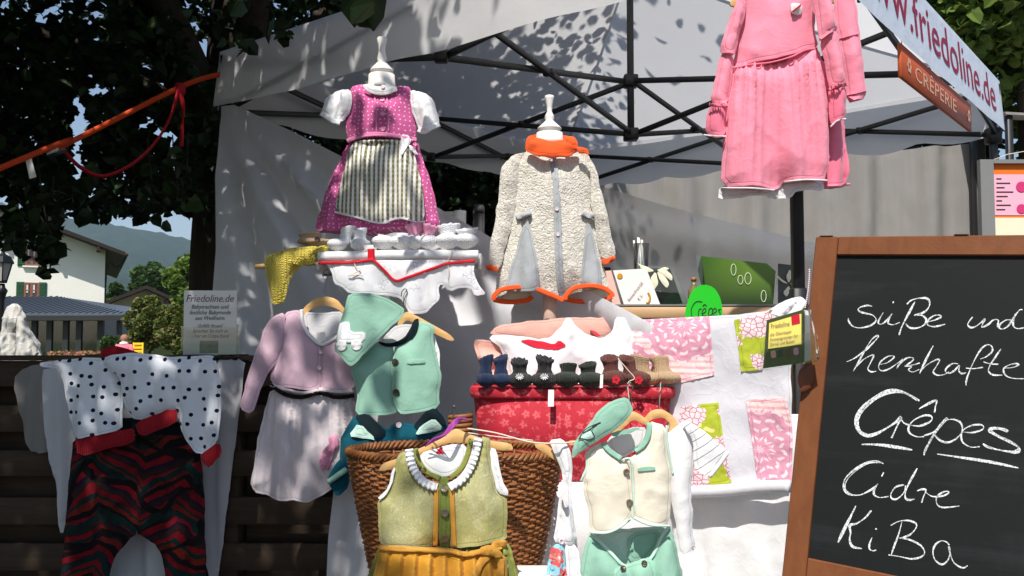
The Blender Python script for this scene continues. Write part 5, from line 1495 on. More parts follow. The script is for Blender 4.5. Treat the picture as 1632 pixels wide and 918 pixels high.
# ---------------------------------------------------------------- lavender dress
LV = 3.06
q = lambda L: Z(L, 380, 460, 2.55)
hanger('wooden hanger in the lavender cardigan dress', 519, 473, LV+.02, q([(250,110),(268,75),(310,42),(350,30),(395,40),(432,75),(445,105),(432,110),(405,82),(350,66),(300,80),(268,112)]), 44, 61)
ld = thing('lavender_dress', 'lavender cardigan with pale lilac skirt hanging before the pallet', 'dress', tuple(W(480, 795, LV)))
part('skirt', panel(q([(135,395),(260,425),(470,425),(490,600),(440,760),(360,830),(282,862),(180,852),(53,822),(75,680),(100,520)]), LV-.01, .05, rim=50, fold=gathers(12,.014,628,120,44,.022,62), step=3.4, wr=.008, seed=62), M['lavskirt'], ld)
part('back_lining', panel(q([(262,92),(345,100),(432,92),(430,180),(335,228),(275,185)]), LV+.012, .003, wr=.003, seed=63), M['white2'], ld)
part('cardigan_front', panel(q([(185,95),(258,85),(272,150),(298,195),(336,228),(334,300),(336,418),(230,405),(130,390),(140,300),(165,200)]), LV-.03, .03, rim=26, wr=.010, ws=(40,50), seed=64), M['lav'], ld)
part('cardigan_front', panel(q([(432,120),(412,180),(380,212),(332,226),(332,300),(334,418),(470,418),(476,300),(470,180)]), LV-.026, .03, rim=26, wr=.010, ws=(40,50), seed=65), M['lav'], ld)
part('sleeve', panel(q([(190,95),(140,113),(110,150),(80,230),(45,340),(10,450),(6,488),(60,512),(80,430),(130,330),(168,292),(188,240),(198,160)]), LV-.04, .035, rim=22, fold=lambda u, v: .006*np.sin((v+u*.35)/5.5)*np.clip((520-v)/20,0,1), wr=.010, ws=(30,34), seed=66), M['lav'], ld)
part('neck_trim', pxtube([(*p, LV-.06) for p in q([(256,85),(262,140),(286,186),(335,226),(385,206),(420,182)])], LV, .006, 8, 6), M['white'], ld)
part('belt_braid', strip(q([(130,388),(190,428),(260,440),(330,424),(400,440),(472,434)]), LV-.07, 6.5, .008, .003, 13, n=6), M['darkbraid'], ld)
part('waist_frill', strip(q([(130,388),(200,412),(270,424),(335,412),(400,418),(470,416)]), LV-.066, 5, .004, .003, 7, n=6), M['lavskirt'], ld)
sash = part('sash_bow', panel(q([(365,605),(388,592),(405,600),(410,640),(392,660),(372,640)]), LV-.09, .014, rim=6, step=4, wr=.006, ws=(8,12), seed=67), M['pinksilk'], ld)
part('sash_tail', panel(q([(372,625),(395,640),(380,700),(360,745),(325,725),(340,660)]), LV-.08, .008, rim=6, step=5, fold=pleats(8,.004,700,750,5), wr=.004, seed=68), M['pinksilk'], sash)
for p in ((335,258),(330,322),(335,408)): part('button', disc_button(W(*q([p])[0], LV-.072), px(3.6, LV), .006), M['pearl'], ld)
pt_ = solo('price_tag', panel(q([(318,178),(352,176),(354,210),(318,212)]), LV-.012, .0005, wr=0, thick=.001, ck=0), M['card'], 'white price tag inside the neck of the lavender cardigan', 'price tag')

# ---------------------------------------------------------------- mint bandana, mint waistcoat
q = lambda L: Z(L, 540, 460, 3.059)
MV = 2.98
hanger('wooden hanger carrying the mint waistcoat', 644, 500, MV+.03, q([(285,175),(300,140),(330,110),(372,128),(470,182),(540,222),(566,250),(545,256),(470,222),(380,172),(332,152),(300,185)]), 40, 71)
mv = thing('mint_waistcoat', 'mint green baby waistcoat with dark collar and pewter buttons', 'waistcoat', tuple(W(632, 660, MV)))
part('back_lining', panel(q([(210,230),(290,172),(360,178),(395,160),(370,230),(330,262),(275,284),(225,275)]), MV+.015, .003, wr=.003, seed=70), M['white2'], mv)
part('front', panel(q([(190,255),(215,280),(270,284),(266,400),(266,540),(286,592),(276,608),(180,614),(80,615),(90,500),(70,440),(53,400),(70,375),(150,290)]), MV-.02, .035, rim=30, wr=.008, ws=(40,60), seed=71), M['mint'], mv)
part('front', panel(q([(262,284),(330,260),(370,210),(395,148),(470,180),(462,230),(470,300),(490,380),(503,420),(495,480),(490,575),(400,600),(310,612),(284,590),(262,545)]), MV-.028, .035, rim=30, wr=.008, ws=(40,60), seed=72), M['mint'], mv)
part('collar', panel(q([(188,256),(240,268),(275,262),(320,240),(350,200),(372,150),(394,145),(392,190),(367,238),(326,266),(275,287),(213,281)]), MV-.058, .008, rim=6, step=5, wr=.003, seed=73), M['blackfab'], mv)
part('armhole_facing', panel(q([(462,225),(474,240),(490,310),(496,378),(478,385),(464,365),(458,300)]), MV-.01, .004, wr=.002, step=6, seed=74), M['white'], mv)
part('pocket_welt', panel(q([(330,345),(425,350),(425,368),(332,370)]), MV-.066, .003, rim=3, step=5, wr=.001, thick=.004, seed=75), M['mint'], mv)
for p in ((275,358),(280,505)): part('button', disc_button(W(*q([p])[0], MV-.066), px(5.4, MV), .005), M['pewter'], mv)
bd = thing('mint_bandana', 'mint green bandana with white toy car applique', 'bandana', tuple(W(580, 580, MV-.1)))
b_ = part('cloth', panel(q([(50,22),(180,26),(260,58),(332,108),(250,192),(150,292),(70,376),(50,376),(5,332),(-20,300),(0,180),(30,90)]), MV-.09, .006, rim=10, wr=.012, ws=(60,60), seed=76), M['mint'], bd)
ca_ = part('car_applique', panel(q([(5,170),(30,164),(55,165),(60,213),(128,208),(130,245),(115,256),(112,262),(42,266),(-8,266),(-5,215)]), MV-.107, .002, rim=4, step=5, wr=.002, thick=.002, seed=77), M['white'], b_)
for p in ((12,278),(86,275)): part('car_wheel', disc_button(W(*q([p])[0], MV-.107), px(8.5, MV), .002, 18), M['white'], ca_)

# ---------------------------------------------------------------- teal jacket over the basket
TJ = 2.86
tj = thing('teal_jacket', 'dark teal baby jacket with mint facings slumped over the basket rim', 'jacket', tuple(W(630, 770, TJ)))
part('body', panel(q([(75,622),(140,612),(185,650),(240,690),(262,658),(330,652),(372,660),(420,600),(470,583),(505,620),(540,680),(470,712),(420,760),(330,815),(240,850),(150,870),(60,885),(25,870),(5,850),(10,740),(40,680)]), TJ, .06, rim=34, wr=.030, ws=(44,36), seed=81), M['teal'], tj)
part('collar', panel(q([(75,620),(140,610),(190,655),(238,700),(190,742),(150,700),(95,650)]), TJ-.055, .012, rim=10, step=6, wr=.006, seed=82), M['blackfab'], tj)
part('collar', panel(q([(365,662),(420,600),(472,582),(508,622),(530,668),(500,660),(465,628),(420,650),(385,690)]), TJ-.055, .012, rim=10, step=6, wr=.006, seed=83), M['blackfab'], tj)
part('facing', panel(q([(95,652),(192,742),(120,732),(48,722)]), TJ-.078, .004, rim=6, step=6, wr=.004, seed=84), M['mintpale'], tj)
part('facing', panel(q([(465,630),(512,686),(440,702),(368,712),(400,670)]), TJ-.078, .004, rim=6, step=6, wr=.004, seed=85), M['mintpale'], tj)
part('sleeve', panel([(548,722),(560,740),(556,775),(540,792),(526,776),(522,764),(530,745)], TJ-.02, .02, rim=12, step=6, wr=.008, seed=86), M['teal'], tj)
part('cuff', pxtube([(524,768,TJ-.04),(538,758,TJ-.05),(552,748,TJ-.04)], TJ, .009, 9, 4), M['mint'], tj)
part('button', disc_button(W(*q([(292,664)])[0], TJ-.085), px(4.5, TJ), .005), M['pearl'], tj)

# ---------------------------------------------------------------- wicker basket
BK = 2.62
bc = W(726, 722, BK); ztop = bc.z
zbot = .52
rx_t, rx_b = px(168, BK), px(112, BK)
def brad(z):
    s = (z-zbot)/(ztop-zbot); return rx_b + (rx_t-rx_b)*(s**.85)
bx = bc.x
tbl = thing('display_table', 'folding table hidden under white cloth carrying basket and red box', 'table', (bx+.12, BK+.2, 0))
part('top', obox((bx+.28, BK+.18, .50), (.50,0,0), (0,.36,0), (0,0,.016), .004), M['paintwood'], tbl)
for sx in (-.45, .45):
    for sy in (-.3, .3): part('leg', beam((bx+.28+sx, BK+.18+sy, 0), (bx+.28+sx, BK+.18+sy, .484), .04), M['frame'], tbl)
bs_ = thing('wicker_basket', 'tapering brown wicker laundry basket behind the green dirndl', 'basket', (bx, BK, zbot))
nst = 58
gs = []; dep = .62
for k in range(nst):
    a = 2*math.pi*k/nst
    gs.append(tube([(bx+brad(z)*math.cos(a), BK+brad(z)*dep*math.sin(a), z) for z in np.linspace(zbot, ztop, 5)], .0035, 5))
part('stake', join(*gs), M['wicker'], bs_, kind='stuff')
gs = []
rows_n = 54
for j in range(rows_n):
    z = zbot+.006 + (ztop-zbot-.02)*j/(rows_n-1)
    P_ = []
    for i in range(nst*4):
        a = 2*math.pi*(i)/(nst*4)
        w = .0050*math.cos(math.pi*(i/4.0 + j)) + .0012*math.sin(i*1.7+j*2.3)
        rr = brad(z)+w
        P_.append((bx+rr*math.cos(a), BK+rr*dep*math.sin(a), z+.0018*math.sin(i*.37+j*1.9)))
    gs.append(tube(P_, .0041, 5, True))
part('weave', join(*gs), M['wicker'], bs_, kind='stuff')
for j in range(3):
    P_ = []
    for i in range(170):
        a = 2*math.pi*i/170
        rr = brad(ztop)+.007*math.cos(a*34+j*2.09)
        P_.append((bx+rr*math.cos(a), BK+rr*dep*math.sin(a), ztop+.006+.009*math.sin(a*34+j*2.09)))
    part('rim_strand', tube(P_, .0060, 6, True), M['wicker'], bs_)
part('base', lathe([(rx_b*.98, zbot), (rx_b*.98, zbot+.01)], (bx,BK,0), 40, 1, dep), M['wicker'], bs_)
# wrapped handle at the back
hc = W(734, 690, BK+.27)
gs = [tube([(hc.x+.034*math.cos(t_), hc.y+.02*math.sin(t_), ztop-.03+.0023*t_) for t_ in np.linspace(0, 2*math.pi*8, 130)], .0075, 6)]
part('handle', join(*gs), M['wicker'], bs_)
# white parcel at the basket foot
solo('white_parcel', obox(W(846, 928, 2.45), (.06,0,0), (0,.07,0), (0,0,.03), .012), M['card'], 'white packet lying below the basket', 'packet')

solo('backing_cloth', panel([(548,600),(690,600),(700,760),(690,1060),(516,1060),(524,860),(535,760)], 3.17, .004, fold=pleats(46,.014,600,1000,89,.5), wr=.006, ck=0, seed=89), M['curtain'], 'plain white cloth hanging behind the mint waistcoat and basket', 'cloth')

# ---------------------------------------------------------------- green dirndl in front
q = lambda L: Z(L, 560, 660, 3.558)
GD = 2.28
hanger('wooden hanger with purple ribbon holding the olive dirndl', 722, 685, GD+.045, q([(150,322),(180,278),(262,252),(330,215),(395,192),(530,130),(558,96),(600,80),(650,108),(780,150),(905,166),(920,200),(880,207),(790,196),(660,162),(540,162),(400,230),(280,290),(200,318)]), 38, 91, 0)
gd = thing('olive_dirndl', 'olive brocade baby dirndl with white ruffle collar and ochre apron', 'dress', tuple(W(705, 1000, GD)))
part('back_lining', panel(q([(390,225),(480,190),(560,172),(655,170),(650,270),(600,335),(530,360),(440,320),(395,280)]), GD+.03, .004, wr=.006, seed=90), M['white'], gd)
part('underskirt', panel(q([(165,745),(500,760),(885,715),(920,800),(950,925),(985,1180),(30,1180),(85,940),(130,820)]), GD+.01, .05, rim=40, fold=gathers(12,.016,870,100,40,.018,91), wr=.006, step=4.5, seed=91), M['olive'], gd)
part('bodice', panel(q([(265,230),(320,205),(345,195),(368,300),(400,370),(478,425),(500,445),(500,752),(300,748),(160,742),(150,600),(150,490),(210,440),(240,340)]), GD, .04, rim=34, wr=.009, ws=(44,60), seed=92), M['brocade'], gd)
part('bodice', panel(q([(550,445),(580,425),(645,372),(700,285),(735,130),(790,140),(785,200),(800,300),(830,440),(885,470),(890,560),(880,640),(885,712),(800,722),(720,735),(600,755),(550,752)]), GD, .04, rim=34, wr=.009, ws=(44,60), seed=93), M['brocade'], gd)
part('placket', panel(q([(490,350),(560,358),(562,755),(490,750)]), GD-.028, .012, rim=8, step=7, wr=.003, seed=94), M['olivedark'], gd)
for P_ in ([(481,420),(482,520),(480,640),(477,746)], [(570,425),(574,520),(578,640),(584,750)]):
    part('ochre_stripe', strip(q(P_), GD-.04, 7.5, .004, n=5), M['ochre2'], gd)
for L_, s_ in (([(330,195),(342,270),(372,335),(420,385),(488,412)], 1), ([(556,410),(620,372),(668,310),(700,230),(722,135)], 2)):
    part('ruffle_collar', strip(q(L_), GD-.05, 13, .010, .0042, 7.5, n=18), M['white'], gd)
for L_ in ([(362,195),(385,270),(430,330),(500,362)], [(560,362),(620,310),(655,240),(680,140)]):
    part('neck_facing', strip(q(L_), GD-.035, 8, .0, n=6), M['olive'], gd)
part('armhole_facing', panel(q([(238,300),(252,312),(232,410),(172,484),(153,482),(170,455),(210,420)]), GD-.01, .006, rim=4, step=5, wr=.002, seed=95), M['white'], gd)
part('armhole_facing', panel(q([(780,190),(826,200),(850,370),(890,432),(886,462),(830,446),(800,345)]), GD-.004, .006, rim=4, step=5, wr=.002, seed=96), M['white'], gd)
for p in ((527,420),(530,560),(530,707)):
    bo = part('button', disc_button(W(*q([p])[0], GD-.058), px(6.4, GD), .006, 22), M['horn'], gd)
def knife(u, v):
    f = ((u-600+(v-880)*(u-705)*-.0012)/23.0) % 1.0
    return .024*np.minimum(f/.78, (1-f)/.22)*np.clip((v-872)/30+.45, 0, 1)
aps = part('apron', panel(q([(156,762),(300,768),(550,782),(640,805),(745,790),(870,780),(885,925),(900,1170),(100,1170),(122,920),(140,840)]), GD-.04, .02, rim=24, fold=lambda u, v: knife(u, v) + pleats(60,.008,870,960,97)(u, v), wr=.004, step=2.6, seed=97), M['ochre'], gd)
part('waistband', strip(q([(158,752),(300,760),(550,770),(645,790),(745,772)]), GD-.07, 8.5, .008, n=8), M['ochre2'], aps)
for L_, s_ in (([(790,742),(815,712),(885,716),(880,748),(830,775),(795,782)],1), ([(690,885),(735,805),(800,778),(806,812),(752,850),(728,930),(690,930)],2), ([(800,782),(862,792),(872,930),(818,930),(830,850)],3), ([(725,760),(790,740),(835,770),(860,800),(835,815),(780,800),(735,795)],4)):
    part('bow', panel(q(L_), GD-.085-.006*s_, .010, rim=8, step=5, wr=.006, ws=(16,16), seed=97+s_), M['ochre2'], aps)
for i in range(5):
    a = -9+i*4
    part('purple_ribbon', pxtube([(678+i*3,712-i*2,GD-.0+.01*i),(690+i*4,700-i,GD-.01),(712,688-a*.4,GD-.02),(728,675-i*2,GD-.01),(740+i*2,666+i,GD+.02)], GD, .0017, 5, 5), M['purple'], gd)
part('maker_label', panel(q([(515,182),(578,182),(578,206),(515,206)]), GD+.01, .0004, wr=0, thick=.001, ck=0), M['card'], gd)
part('label_mark', panel(q([(475,225),(500,190),(520,185),(512,210),(540,222),(500,226)]), GD+.008, .0004, wr=0, thick=.001, step=4), M['redapp'], gd)

# cord with the hangers in front
solo('washing_line', join(pxtube([(745,683,GD+.1),(790,690,GD+.1),(855,706,2.38),(925,704,2.42)], GD, .002, 6), pxtube([(746,690,GD+.1),(800,697,GD+.12),(850,702,2.40)], GD, .0015, 6)), M['string'], 'pale line strung across the basket between the hangers', 'cord')
solo('wire_loop', pxtube([(806,696,GD+.12),(812,688,GD+.12),(822,690,GD+.12),(830,698,GD+.12)], GD, .0012, 6), M['wire'], 'thin wire loop on the cord above the basket', 'wire')

# ---------------------------------------------------------------- pinafore with floral skirt, seen edge-on
q = lambda L: Z(L, 780, 600, 2.886)
FD = 2.42
hanger('wooden hanger with white straps beside the basket', 893, 712, FD+.02, q([(205,303),(262,312),(300,345),(355,395),(352,410),(325,404),(270,362),(215,330)]), 20, 101, hook=False)
hanger('short wooden hanger tip behind the floral pinafore', 917, 703, FD+.06, q([(365,294),(420,294),(420,312),(365,316)]), 16, 102, hook=False)
fd = thing('floral_pinafore', 'white baby pinafore with blue and red floral skirt beside the basket', 'dress', tuple(W(900, 1000, FD)))
part('top', panel(q([(275,292),(340,288),(368,320),(382,400),(376,520),(386,640),(407,776),(350,772),(292,760),(310,640),(332,520),(338,440),(318,390),(292,340)]), FD, .010, rim=16, fold=pleats(26,.014,690,860,103,.3), wr=.008, step=6, seed=103), M['white'], fd)
part('armhole_facing', panel(q([(334,470),(350,500),(360,560),(358,600),(342,600),(330,560),(324,520)]), FD-.03, .004, rim=4, step=5, wr=.002, seed=104), M['hem_lace'], fd)
part('skirt', panel(q([(292,765),(345,770),(358,918),(365,1120),(235,1120),(255,918),(270,850)]), FD-.01, .03, rim=20, fold=pleats(22,.012,860,930,105,.4), wr=.005, step=7, seed=105), M['bluefloral'], fd)
part('underskirt', panel(q([(345,770),(405,780),(424,918),(440,1120),(365,1120),(356,918)]), FD+.0, .02, rim=16, fold=pleats(24,.010,860,930,106,.4), wr=.005, seed=106), M['white'], fd)
part('button', disc_button(W(*q([(332,758)])[0], FD-.04), px(4.6, FD), .006), M['pearl'], fd)

# ---------------------------------------------------------------- cream waistcoat, mint trousers and bandana
CV = 2.44
hanger('wooden hanger under the cream waistcoat', 1007, 652, CV+.03, q([(560,255),(610,205),(640,175),(660,158),(700,178),(740,212),(730,228),(690,210),(660,195),(610,242),(575,270)]), 42, 111, -4)
hanger('wooden hanger holding the white long sleeved shirt', 1050, 650, CV+.10, q([(705,200),(740,160),(770,150),(800,152),(850,185),(872,235),(918,278),(905,297),(820,262),(832,218),(800,186),(745,196),(715,225)]), 40, 112, 2)
ws_ = thing('white_shirt', 'plain white long sleeved baby shirt with one striped sleeve', 'shirt', tuple(W(1080, 890, CV+.1)))
part('body', panel(q([(760,260),(820,262),(860,230),(900,200),(932,215),(948,300),(940,420),(926,560),(936,620),(935,720),(952,770),(946,800),(890,832),(860,800),(840,700),(800,500)]), CV+.09, .025, rim=24, fold=pleats(44,.008,680,880,113,.4), wr=.008, seed=113), M['white'], ws_)
M['stripes'] = fab('white_grey_striped_jersey', lambda t: mix(t, ((coords(t)[0]*-.55 + coords(t)[2]*.84)*44).frac().lt(.09), lin(236,236,240), lin(120,122,130)), trans=.1)
part('sleeve', panel(q([(878,196),(940,222),(1000,262),(1100,345),(1060,405),(1010,462),(960,436),(940,410),(940,300)]), CV+.06, .02, rim=16, wr=.008, ws=(40,40), seed=114), M['stripes'], ws_)
part('cuff', pxtube([(*p, CV+.045) for p in q([(1098,347),(1055,408),(1012,462)])], CV, .006, 8, 4), M['white'], ws_)
part('poppers', disc_button(W(*q([(940,784)])[0], CV+.05), px(3.0, CV), .003), M['pearl'], ws_)
mt = thing('mint_trousers', 'mint green baby trousers with open waist hanging below the cream waistcoat', 'trousers', tuple(W(1008, 1010, CV)))
part('back', panel(q([(462,712),(640,698),(828,688),(800,800),(700,880),(600,890),(520,820)]), CV+.05, .006, wr=.006, seed=115), M['mintpale'], mt)
part('back_fold', panel(q([(640,720),(800,700),(760,800),(700,845),(640,855)]), CV+.04, .004, wr=.004, step=6, seed=116), M['mint'], mt)
part('leg', panel(q([(462,722),(500,755),(560,812),(612,868),(640,880),(642,1000),(600,1120),(390,1120),(412,918),(430,800)]), CV+.005, .035, rim=24, fold=pleats(44,.008,850,918,117,.3), wr=.008, seed=117), M['mint'], mt)
part('leg', panel(q([(638,880),(700,846),(745,830),(790,740),(812,692),(832,690),(862,800),(896,918),(920,1120),(660,1120),(642,1000)]), CV+.005, .035, rim=24, fold=pleats(44,.008,850,918,118,.3), wr=.008, seed=118), M['mint'], mt)
part('waist_piping', pxtube([(*p, CV-.02) for p in q([(462,722),(500,755),(560,812),(612,866),(650,872),(700,848),(745,832),(790,742),(828,690)])], CV, .0045, 7, 5), M['mintpale'], mt)
part('fly_flap', panel(q([(572,880),(640,864),(700,842),(748,828),(768,925),(775,1000),(560,1000),(566,925)]), CV-.025, .012, rim=10, step=6, wr=.004, seed=119), M['mint'], mt)
for p in ((615,882),(712,858)): part('button', disc_button(W(*q([p])[0], CV-.045), px(4.6, CV), .005), M['pewter'], mt)
cv = thing('cream_waistcoat', 'cream jersey baby waistcoat with mint trim and horn buttons', 'waistcoat', tuple(W(1000, 848, CV)))
part('back_lining', panel(q([(540,285),(640,235),(728,230),(705,325),(605,385),(555,345)]), CV+.03, .003, wr=.003, seed=120), M['white2'], cv)
part('front', panel(q([(520,298),(545,340),(605,385),(648,384),(656,500),(664,610),(655,648),(600,692),(540,718),(465,716),(455,600),(430,540),(440,490),(420,482),(445,420),(445,340)]), CV-.02, .03, rim=28, wr=.009, ws=(44,50), seed=121), M['cream'], cv)
part('front', panel(q([(616,378),(660,370),(710,320),(730,205),(815,225),(820,330),(840,455),(836,500),(830,686),(740,682),(670,652),(650,640),(654,500),(642,400)]), CV-.026, .03, rim=28, wr=.009, ws=(44,50), seed=122), M['cream'], cv)
part('collar', strip(q([(523,302),(548,338),(605,376)]), CV-.045, 8, .006), M['mint'], cv)
part('collar', strip(q([(668,342),(700,318),(726,275),(735,212)]), CV-.05, 8.5, .006), M['mint'], cv)
for L_ in ([(815,225),(823,340),(845,456)], [(445,342),(446,420),(420,482)], [(466,718),(540,720),(600,694),(650,655)], [(660,650),(740,684),(830,687)], [(606,386),(650,384),(658,500),(666,610),(656,650)]):
    part('piping', pxtube([(*p, CV-.035) for p in q(L_)], CV, .0028, 6, 5), M['mintpale'], cv)
part('pocket_welt', panel(q([(680,420),(762,415),(765,432),(682,437)]), CV-.062, .003, rim=3, step=5, wr=.001, thick=.004, seed=123), M['mint'], cv)
for p in ((630,438),(644,578)): part('button', disc_button(W(*q([p])[0], CV-.062), px(5.0, CV), .005, 20), M['horn'], cv)
cb_ = thing('leaf_bandana', 'pale mint bandana with leaf outline looped over the hanger', 'bandana', tuple(W(940, 730, CV-.02)))
bcl = part('cloth', panel(q([(372,378),(382,322),(430,250),(500,160),(560,110),(640,96),(662,150),(645,185),(560,262),(480,312),(420,348)]), CV-.045, .012, rim=14, wr=.012, ws=(40,40), seed=124), M['mint'], cb_)
part('knot_end', panel(q([(560,262),(600,245),(692,234),(696,240),(640,262),(570,280)]), CV-.03, .004, rim=5, step=5, wr=.003, seed=125), M['mint'], cb_)
part('leaf_applique', panel(q([(415,285),(440,255),(468,250),(482,280),(455,290)]), CV-.068, .002, rim=4, step=4, wr=.001, thick=.0015, seed=126), M['mintpale'], bcl)
for L_ in ([(410,290),(440,245),(500,215),(512,212)], [(425,262),(470,238),(500,216)], [(415,285),(455,292),(483,280),(470,250)]):
    part('stitch_line', pxtube([(*p, CV-.068) for p in q(L_)], CV, .0012, 5, 5), M['ink'], bcl)

# ---------------------------------------------------------------- red print box and its booties
RB = 3.02
q = lambda L: Z(L, 700, 480, 3.824)
rl, rr_ = W(746, 620, RB-.18), W(1085, 617, RB-.18)
rcx = (rl.x+rr_.x)/2; rhw = (rr_.x-rl.x)/2; rz = (rl.z+rr_.z)/2
def superring(hw, hd, z, n=64, p=5.0, cx=rcx, cy_=RB):
    out = []
    for k in range(n):
        a = 2*math.pi*k/n; c, s = math.cos(a), math.sin(a)
        out.append((cx+hw*math.copysign(abs(c)**(2/p), c), cy_+hd*math.copysign(abs(s)**(2/p), s), z))
    return out
def superloft(rings):
    V_ = [p for r_ in rings for p in r_]; n = len(rings[0])
    F_ = [(j*n+k, j*n+(k+1) % n, (j+1)*n+(k+1) % n, (j+1)*n+k) for j in range(len(rings)-1) for k in range(n)]
    F_.append(tuple(range(n))[::-1]); F_.append(tuple((len(rings)-1)*n+k for k in range(n)))
    return V_, F_
rbx = thing('red_print_box', 'large fabric covered box in red hibiscus print carrying coloured booties', 'box', (rcx, RB, .85))
part('body', superloft([superring(rhw*.74, .13, .85, p=3.2), superring(rhw*.84, .15, .89, p=3.4), superring(rhw*.92, .17, .97, p=3.8), superring(rhw*.965, .18, rz-.03, p=4.4)]), M['redfloral'], rbx)
part('lid', superloft([superring(rhw*.985, .184, rz-.034), superring(rhw, .188, rz-.026), superring(rhw, .188, rz-.006), superring(rhw*.985, .184, rz)]), M['redfloral'], rbx)
part('tag', panel(q([(665,540),(700,540),(698,642),(662,642)]), RB-.215, .0005, wr=0, thick=.0012, ck=0), M['card'], rbx)
solo('cloth_covered_riser', superloft([superring(rhw*1.0, .2, .517), superring(rhw*.97, .19, .70), superring(rhw*.95, .185, .846)]), M['white2'], 'white cloth covered riser under the red print box', 'riser')
pin = thing('white_pinafore', 'white and peach baby pinafore with red appliques lying across the red box', 'pinafore', (rcx-.05, RB, rz))
PN = 3.04
part('back', panel(q([(345,155),(500,125),(700,105),(790,98),(1075,95),(1080,180),(1000,230),(700,260),(480,225),(300,205)]), PN+.06, .012, rim=16, wr=.010, seed=131), M['peach'], pin)
part('front', panel(q([(285,205),(480,210),(650,238),(740,165),(790,92),(832,150),(900,205),(1000,228),(1058,190),(1075,98),(1130,100),(1200,200),(1240,330),(1200,430),(980,500),(700,505),(440,500),(405,400),(385,300)]), PN-.01, .06, rim=40, wr=.022, ws=(60,40), seed=132), M['white'], pin)
part('side_lining', panel(q([(203,232),(290,235),(372,248),(402,390),(398,500),(300,500),(240,380)]), PN+.01, .03, rim=16, fold=lambda u, v: .012*np.sin((v-u*.2)/5.0), wr=.01, seed=133), M['peach'], pin)
ap1 = part('applique', panel(q([(490,238),(560,236),(620,242),(700,266),(735,240),(778,272),(715,300),(640,292),(555,272)]), PN-.068, .002, rim=4, step=6, wr=.008, ws=(60,40), thick=.002, seed=134), M['redapp'], pin)
part('applique', panel(q([(912,178),(950,184),(990,216),(940,206)]), PN+.03, .002, rim=4, step=5, wr=.002, thick=.002, seed=135), M['redapp'], pin)
part('bib_lace', pxtube([(*p, PN-.075) for p in q([(405,300),(425,360),(438,440),(440,480)])], PN, .0016, 5, 5), M['string'], pin)
G1 = 'coloured booties on the red box'
YR = RB-.165
bz = lambda p: Z([p], 700, 480, 3.824)[0]
spec = (
 ((285,532),98,76,185,'navy','navy blue knitted wool bootie at the end of the red box',.15,0,None,1.05,.05),
 ((378,528),104,72,182,'navy','navy blue knitted wool bootie at the end of the red box',.25,0,None,1.05,.05),
 ((490,538),134,84,172,'char','charcoal knitted bootie with white star and frilled top',.15,0,1,1.0,.12),
 ((640,540),138,86,190,'char','charcoal knitted bootie with white star and frilled top',-.1,0,1,1.0,.12),
 ((782,532),140,84,140,'forest','plain dark olive knitted bootie with rolled top',-.25,0,None,.95,.03),
 ((912,536),140,86,150,'forest','plain dark olive knitted bootie with rolled top',.35,0,None,.95,.03),
 ((1062,528),140,88,182,'brownwool','brown knitted bootie with red flower',.1,-6,2,1.0,.04),
 ((1200,526),130,82,178,'brownwool','brown knitted bootie with red flower',.3,-16,2,1.0,.04),
)
for (p, w, hf, hs, m_, lb, yaw, ln_, deco, fl_, fr_) in spec:
    u_, v_ = bz(p)
    t_ = bootie(u_, v_-1, YR, w/3.824, hf/3.824, hs/3.824, M[m_], lb, G1, yaw, seed=int(p[0]), lean=ln_, flare=fl_, frill=fr_, length=1.25)
    if deco == 1:
        st_c = W(u_, v_-hf/3.824*.92, YR-.055)
        gs = [tube([st_c, st_c+Vector((math.cos(a)*px(6.5,YR), -.004-.003*abs(math.sin(a)), math.sin(a)*px(5,YR)))], .0016, 5) for a in np.linspace(0, 2*math.pi, 11)[:-1]]
        part('star', join(*gs), M['white'], t_)
    if deco == 2:
        st_c = W(u_+4, v_-hf/3.824*.55, YR-.066)
        part('flower', join(*[disc_button(st_c+Vector((math.cos(a)*.008, 0, math.sin(a)*.008)), .0055, .003, 8) for a in np.linspace(0, 2*math.pi, 6)[:-1]]), M['redapp'], t_)
for (p, w, hf, hs, yaw, ln_) in (((1255,520),150,74,176,.5,-8), ((1385,512),150,70,160,-.3,-14)):
    u_, v_ = bz(p)
    bootie(u_, v_-1, YR+.05, w/3.824, hf/3.824, hs/3.824, M['beigewool'], 'beige knitted bootie slumping over at the corner of the red box', G1, yaw, seed=int(p[0]), lean=ln_, flare=.95, length=1.2)
for L_ in ([(1090,350),(1150,420),(1190,470),(1150,500),(1158,600)], [(1350,500),(1345,560),(1340,655)]):
    solo('bootie_string', pxtube([(*Z([p],700,480,3.824)[0], YR-.075) for p in L_], YR, .0015, 5, 5), M['string'], 'pale string trailing from the %s booties down the red box' % ('brown' if L_[0][0] < 1200 else 'beige'), 'string')
solo('price_tag', panel(q([(982,448),(1000,446),(996,528),(978,530)]), YR-.085, .0005, wr=0, thick=.0012, ck=0), M['card'], 'slim white price tag leaning on the brown bootie', 'price tag')

